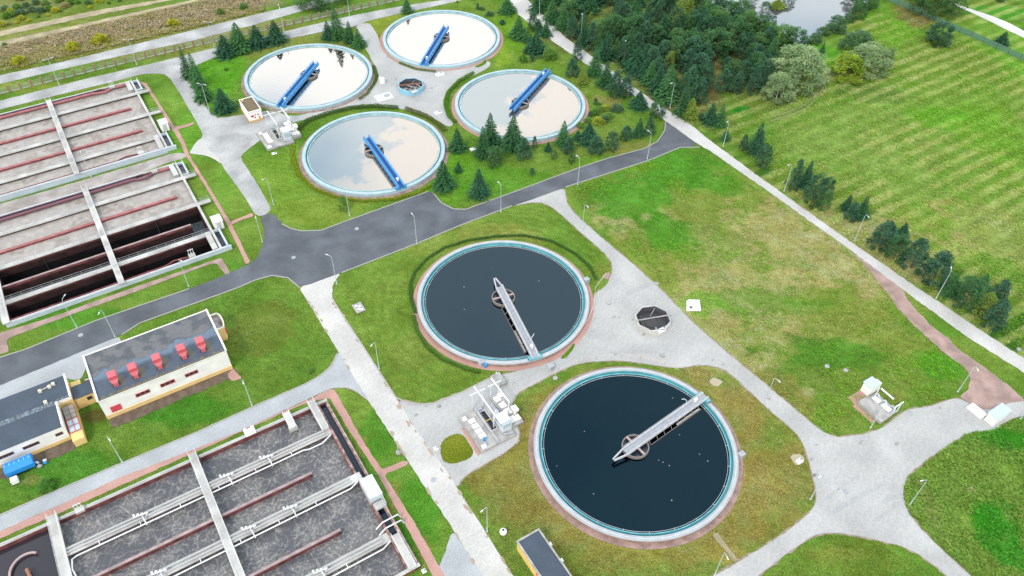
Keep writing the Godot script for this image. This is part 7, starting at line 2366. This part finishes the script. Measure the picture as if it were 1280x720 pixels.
var WOOD := [
	[139.37, -205.16, 7.2, 4.43, "spruce"], [140.47, -197.89, 6.2, 4.9, "spruce"], [140.25, -195.72, 4.5, 4.33, "spruce"], [140.14, -191.03, 7.5, 4.54, "spruce"], [139.27, -184.91, 6.4, 4.45, "blue"], [144.2, -186.26, 5.9, 3.72, "spruce"],
	[148.36, -188.15, 4.4, 2.15, "lime"], [139.55, -179.3, 7.5, 3.36, "spruce"], [139.81, -175.89, 7.9, 4.35, "blue"], [140.45, -168.99, 8.3, 4.53, "spruce"], [140.95, -173.73, 6.5, 3.06, "spruce"], [142.99, -164.42, 7.7, 4.75, "blue"], [144.11, -158.93, 6.9, 6.18, "spruce"],
	[144.44, -169.09, 5.7, 2.54, "spruce"], [148.06, -198.42, 6.8, 5.53, "spruce"], [148.63, -193.82, 4.3, 4.1, "blue"], [154.51, -196.23, 6.2, 5.01, "spruce"], [160.78, -186.39, 5.1, 5.23, "blue"], [165.33, -187.19, 5.2, 3.06, "spruce"], [150.24, -182.16, 3.6, 3.73, "blue"], [151.82, -178.83, 5.7, 5.3, "pine"],
	[154.16, -173.72, 7.5, 6.57, "pine"], [162.87, -196.49, 5.3, 3.97, "pine"], [164.12, -193.77, 3.4, 3.95, "pine"], [157.5, -173.16, 7.2, 6.08, "pine"], [158.82, -168.88, 5.4, 5.25, "pine"], [167.09, -182.34, 6.3, 3.04, "spruce"], [168.76, -180.31, 4.9, 4.14, "blue"], [165.49, -172.33, 5.6, 3.22, "spruce"],
	[172.71, -174.68, 8.1, 5.49, "lime"], [179.99, -178.09, 8.2, 4.79, "lime"], [184.31, -177.54, 6.9, 5.68, "pine"], [171.41, -168.49, 5.8, 5.13, "pine"], [176.84, -169.39, 5.9, 7.4, "pine"], [163.87, -164.21, 4.9, 5.25, "pine"], [149.72, -161.05, 5.4, 4.03, "blue"], [154.58, -159.48, 5.8, 5.83, "blue"],
	[160.95, -154.12, 7.6, 8.14, "blue"], [168.84, -152.28, 8.4, 7.49, "pine"], [151.83, -153.57, 6, 3.48, "lime"], [156.98, -146.36, 6.8, 7.91, "blue"], [178, -154.1, 9.3, 6.64, "pine"], [180.44, -165.89, 6.8, 6.31, "pine"], [190.63, -169.16, 5.1, 6.23, "pine"], [186.27, -157.89, 7.7, 5.74, "pine"],
	[177.01, -148.84, 6.8, 5.5, "pine"], [167.46, -145.52, 3.7, 4.31, "blue"], [189.27, -159.97, 6.1, 6.09, "pine"], [188.71, -155.1, 6.7, 4.65, "pine"], [193.22, -155.48, 6, 4.71, "pine"], [189.76, -152.31, 5.6, 5.73, "pine"], [190.86, -147.58, 6.4, 8.12, "pine"], [193.31, -144.25, 6.2, 7.04, "pine"],
	[177.62, -145.36, 5.2, 4.94, "pine"], [179.1, -140.16, 4.6, 4.91, "pine"], [181.56, -154.35, 6.8, 5.09, "pine"], [173.47, -139.72, 5.9, 4.83, "pine"], [179.64, -138.07, 4.4, 3.86, "pine"], [173.32, -154.73, 5.6, 5.26, "pine"], [186.15, -138.94, 4.8, 5.25, "pine"], [182.94, -149.15, 5.1, 5.32, "pine"],
	[141.47, -141.81, 10.4, 5.87, "spruce"], [142.69, -150.8, 7.1, 4.34, "spruce"], [142.11, -146.48, 7.9, 4.76, "spruce"], [143.39, -162.21, 6, 3.48, "spruce"], [140.48, -133.8, 8.9, 4.13, "spruce"], [141.24, -131.68, 5.7, 3.66, "lime"], [148.64, -136.51, 6.8, 4.96, "blue"], [143.2, -129.34, 1.9, 1.83, "blue"], [144.4, -127.12, 5.7, 3.65, "spruce"],
	[145.95, -125.02, 6.1, 3.19, "spruce"], [158.75, -137.74, 6, 4.86, "blue"], [161.54, -135.12, 5.7, 4.14, "blue"], [165.21, -132.48, 7.2, 4.16, "blue"], [170.31, -134.5, 6.7, 5.73, "pine"], [170.57, -132.5, 5.9, 3.72, "blue"], [167.33, -138.62, 5.6, 4.74, "pine"], [164.91, -140.72, 5.7, 4.23, "pine"], [170.36, -157.21, 6.3, 4.72, "pine"],
	[159.71, -157.43, 5.4, 4.09, "blue"], [183.62, -173.64, 5.4, 5.06, "pine"], [191.75, -174.56, 5.8, 5.74, "pine"], [179.04, -185.85, 5.3, 4, "spruce"], [176.54, -188.63, 5.3, 4.01, "spruce"], [170.97, -191.83, 4.8, 3.99, "spruce"], [162.78, -201.27, 4, 4.01, "spruce"], [148.99, -205.81, 5.8, 3.95, "spruce"],
	[144.02, -206, 6.3, 3.92, "spruce"], [155.91, -203.63, 5.1, 4.55, "spruce"], [168.24, -196.1, 4.8, 4.01, "pine"], [192.81, -166.63, 6.1, 6.23, "pine"], [146.51, -145.4, 5.7, 4.08, "spruce"], [143.62, -154.17, 6.2, 4.14, "spruce"], [148.47, -142.11, 5.3, 3.83, "pine"],
	[228.47, -149.49, 4.5, 5.09, "broad"], [218.24, -148.81, 2.7, 4.66, "broad"], [209.22, -146.61, 2.1, 6.24, "broad"], [215.37, -144.9, 1.8, 2.87, "broad"], [201.18, -145.11, 1.1, 4.98, "broad"], [238.57, -159.33, 3.4, 9.37, "broad"], [236.37, -153.3, 4.1, 6.77, "broad"], [206.57, -175.41, 2.1, 7.74, "broad"],
	[206.63, -169.08, 1.9, 5.59, "broad"], [217.54, -169.59, 2.4, 4.84, "broad"], [203.58, -144.71, 2.3, 3.9, "broad"], [213.23, -146.95, 2.5, 4.02, "broad"], [224.17, -149.41, 2, 4.15, "broad"], [211.42, -168.35, 2.1, 3.86, "lime"]]

var BRUSH := [
	[-7.69, -291.33, 1.2, 6.33, "bush"], [-4.29, -290.44, 1.3, 6.95, "bush"], [-1.67, -290.45, 1.2, 6.32, "bush"], [1.31, -291.12, 1.3, 6.96, "bush"], [3.89, -289.21, 1.2, 6.29, "bush"], [8.03, -289.24, 1.3, 6.92, "bush"], [-6.11, -285.97, 1.4, 6.23, "bush"], [-3.84, -285.51, 1.4, 5.6, "bush"], [-0.48, -285.9, 1.4, 6.23, "bush"], [1.85, -284.13, 1.4, 5.58, "bush"],
	[4.26, -284.25, 1.3, 4.96, "bush"], [10.77, -285.47, 1.1, 5.6, "bush"], [13.1, -284.79, 0.8, 5.59, "bush"], [15.68, -282.88, 1, 4.95, "bush"], [-8.04, -285.42, 1.3, 5.6, "bush"], [-6.58, -289.22, 1, 3.15, "gold"], [-4.35, -282.06, 1.1, 3.7, "gold"], [5.62, -282.41, 1.2, 3.39, "gold"], [-2.66, -279.44, 0.7, 3.06, "gold"], [-5.81, -280.04, 0.7, 3.06, "gold"],
	[19, -282.09, 1.1, 2.78, "gold"], [15.76, -279.58, 0.7, 3.06, "gold"], [10.93, -288.94, 1.5, 3.15, "gold"], [-10.09, -280.48, 1.1, 3.68, "gold"], [9.02, -283.88, 1.4, 3.72, "dry"], [-8.54, -280.19, 0.8, 3.68, "dry"], [-11.29, -266.77, 0.7, 2.94, "bush"], [-2.2, -296.48, 1.3, 3.21, "bush"], [22.95, -281.81, 0.6, 3.7, "gold"], [21.49, -279.76, 0.4, 4.29, "bush"], [25, -279.73, 0.6, 4.3, "bush"], [0.39, -280.99, 0.6, 4.3, "bush"], [3.1, -280.26, 0.5, 3.68, "gold"], [7.14, -281.52, 0.4, 4.31, "bush"]]

func build_structures() -> void:
	foam_image()
	scum_image()
	cloud_reflection_image()
	build_tanks()
	build_basins()
	build_buildings()
	build_stations()
	build_small_things()
	build_lamps()
	build_fences()
	build_plants()
	build_grass()
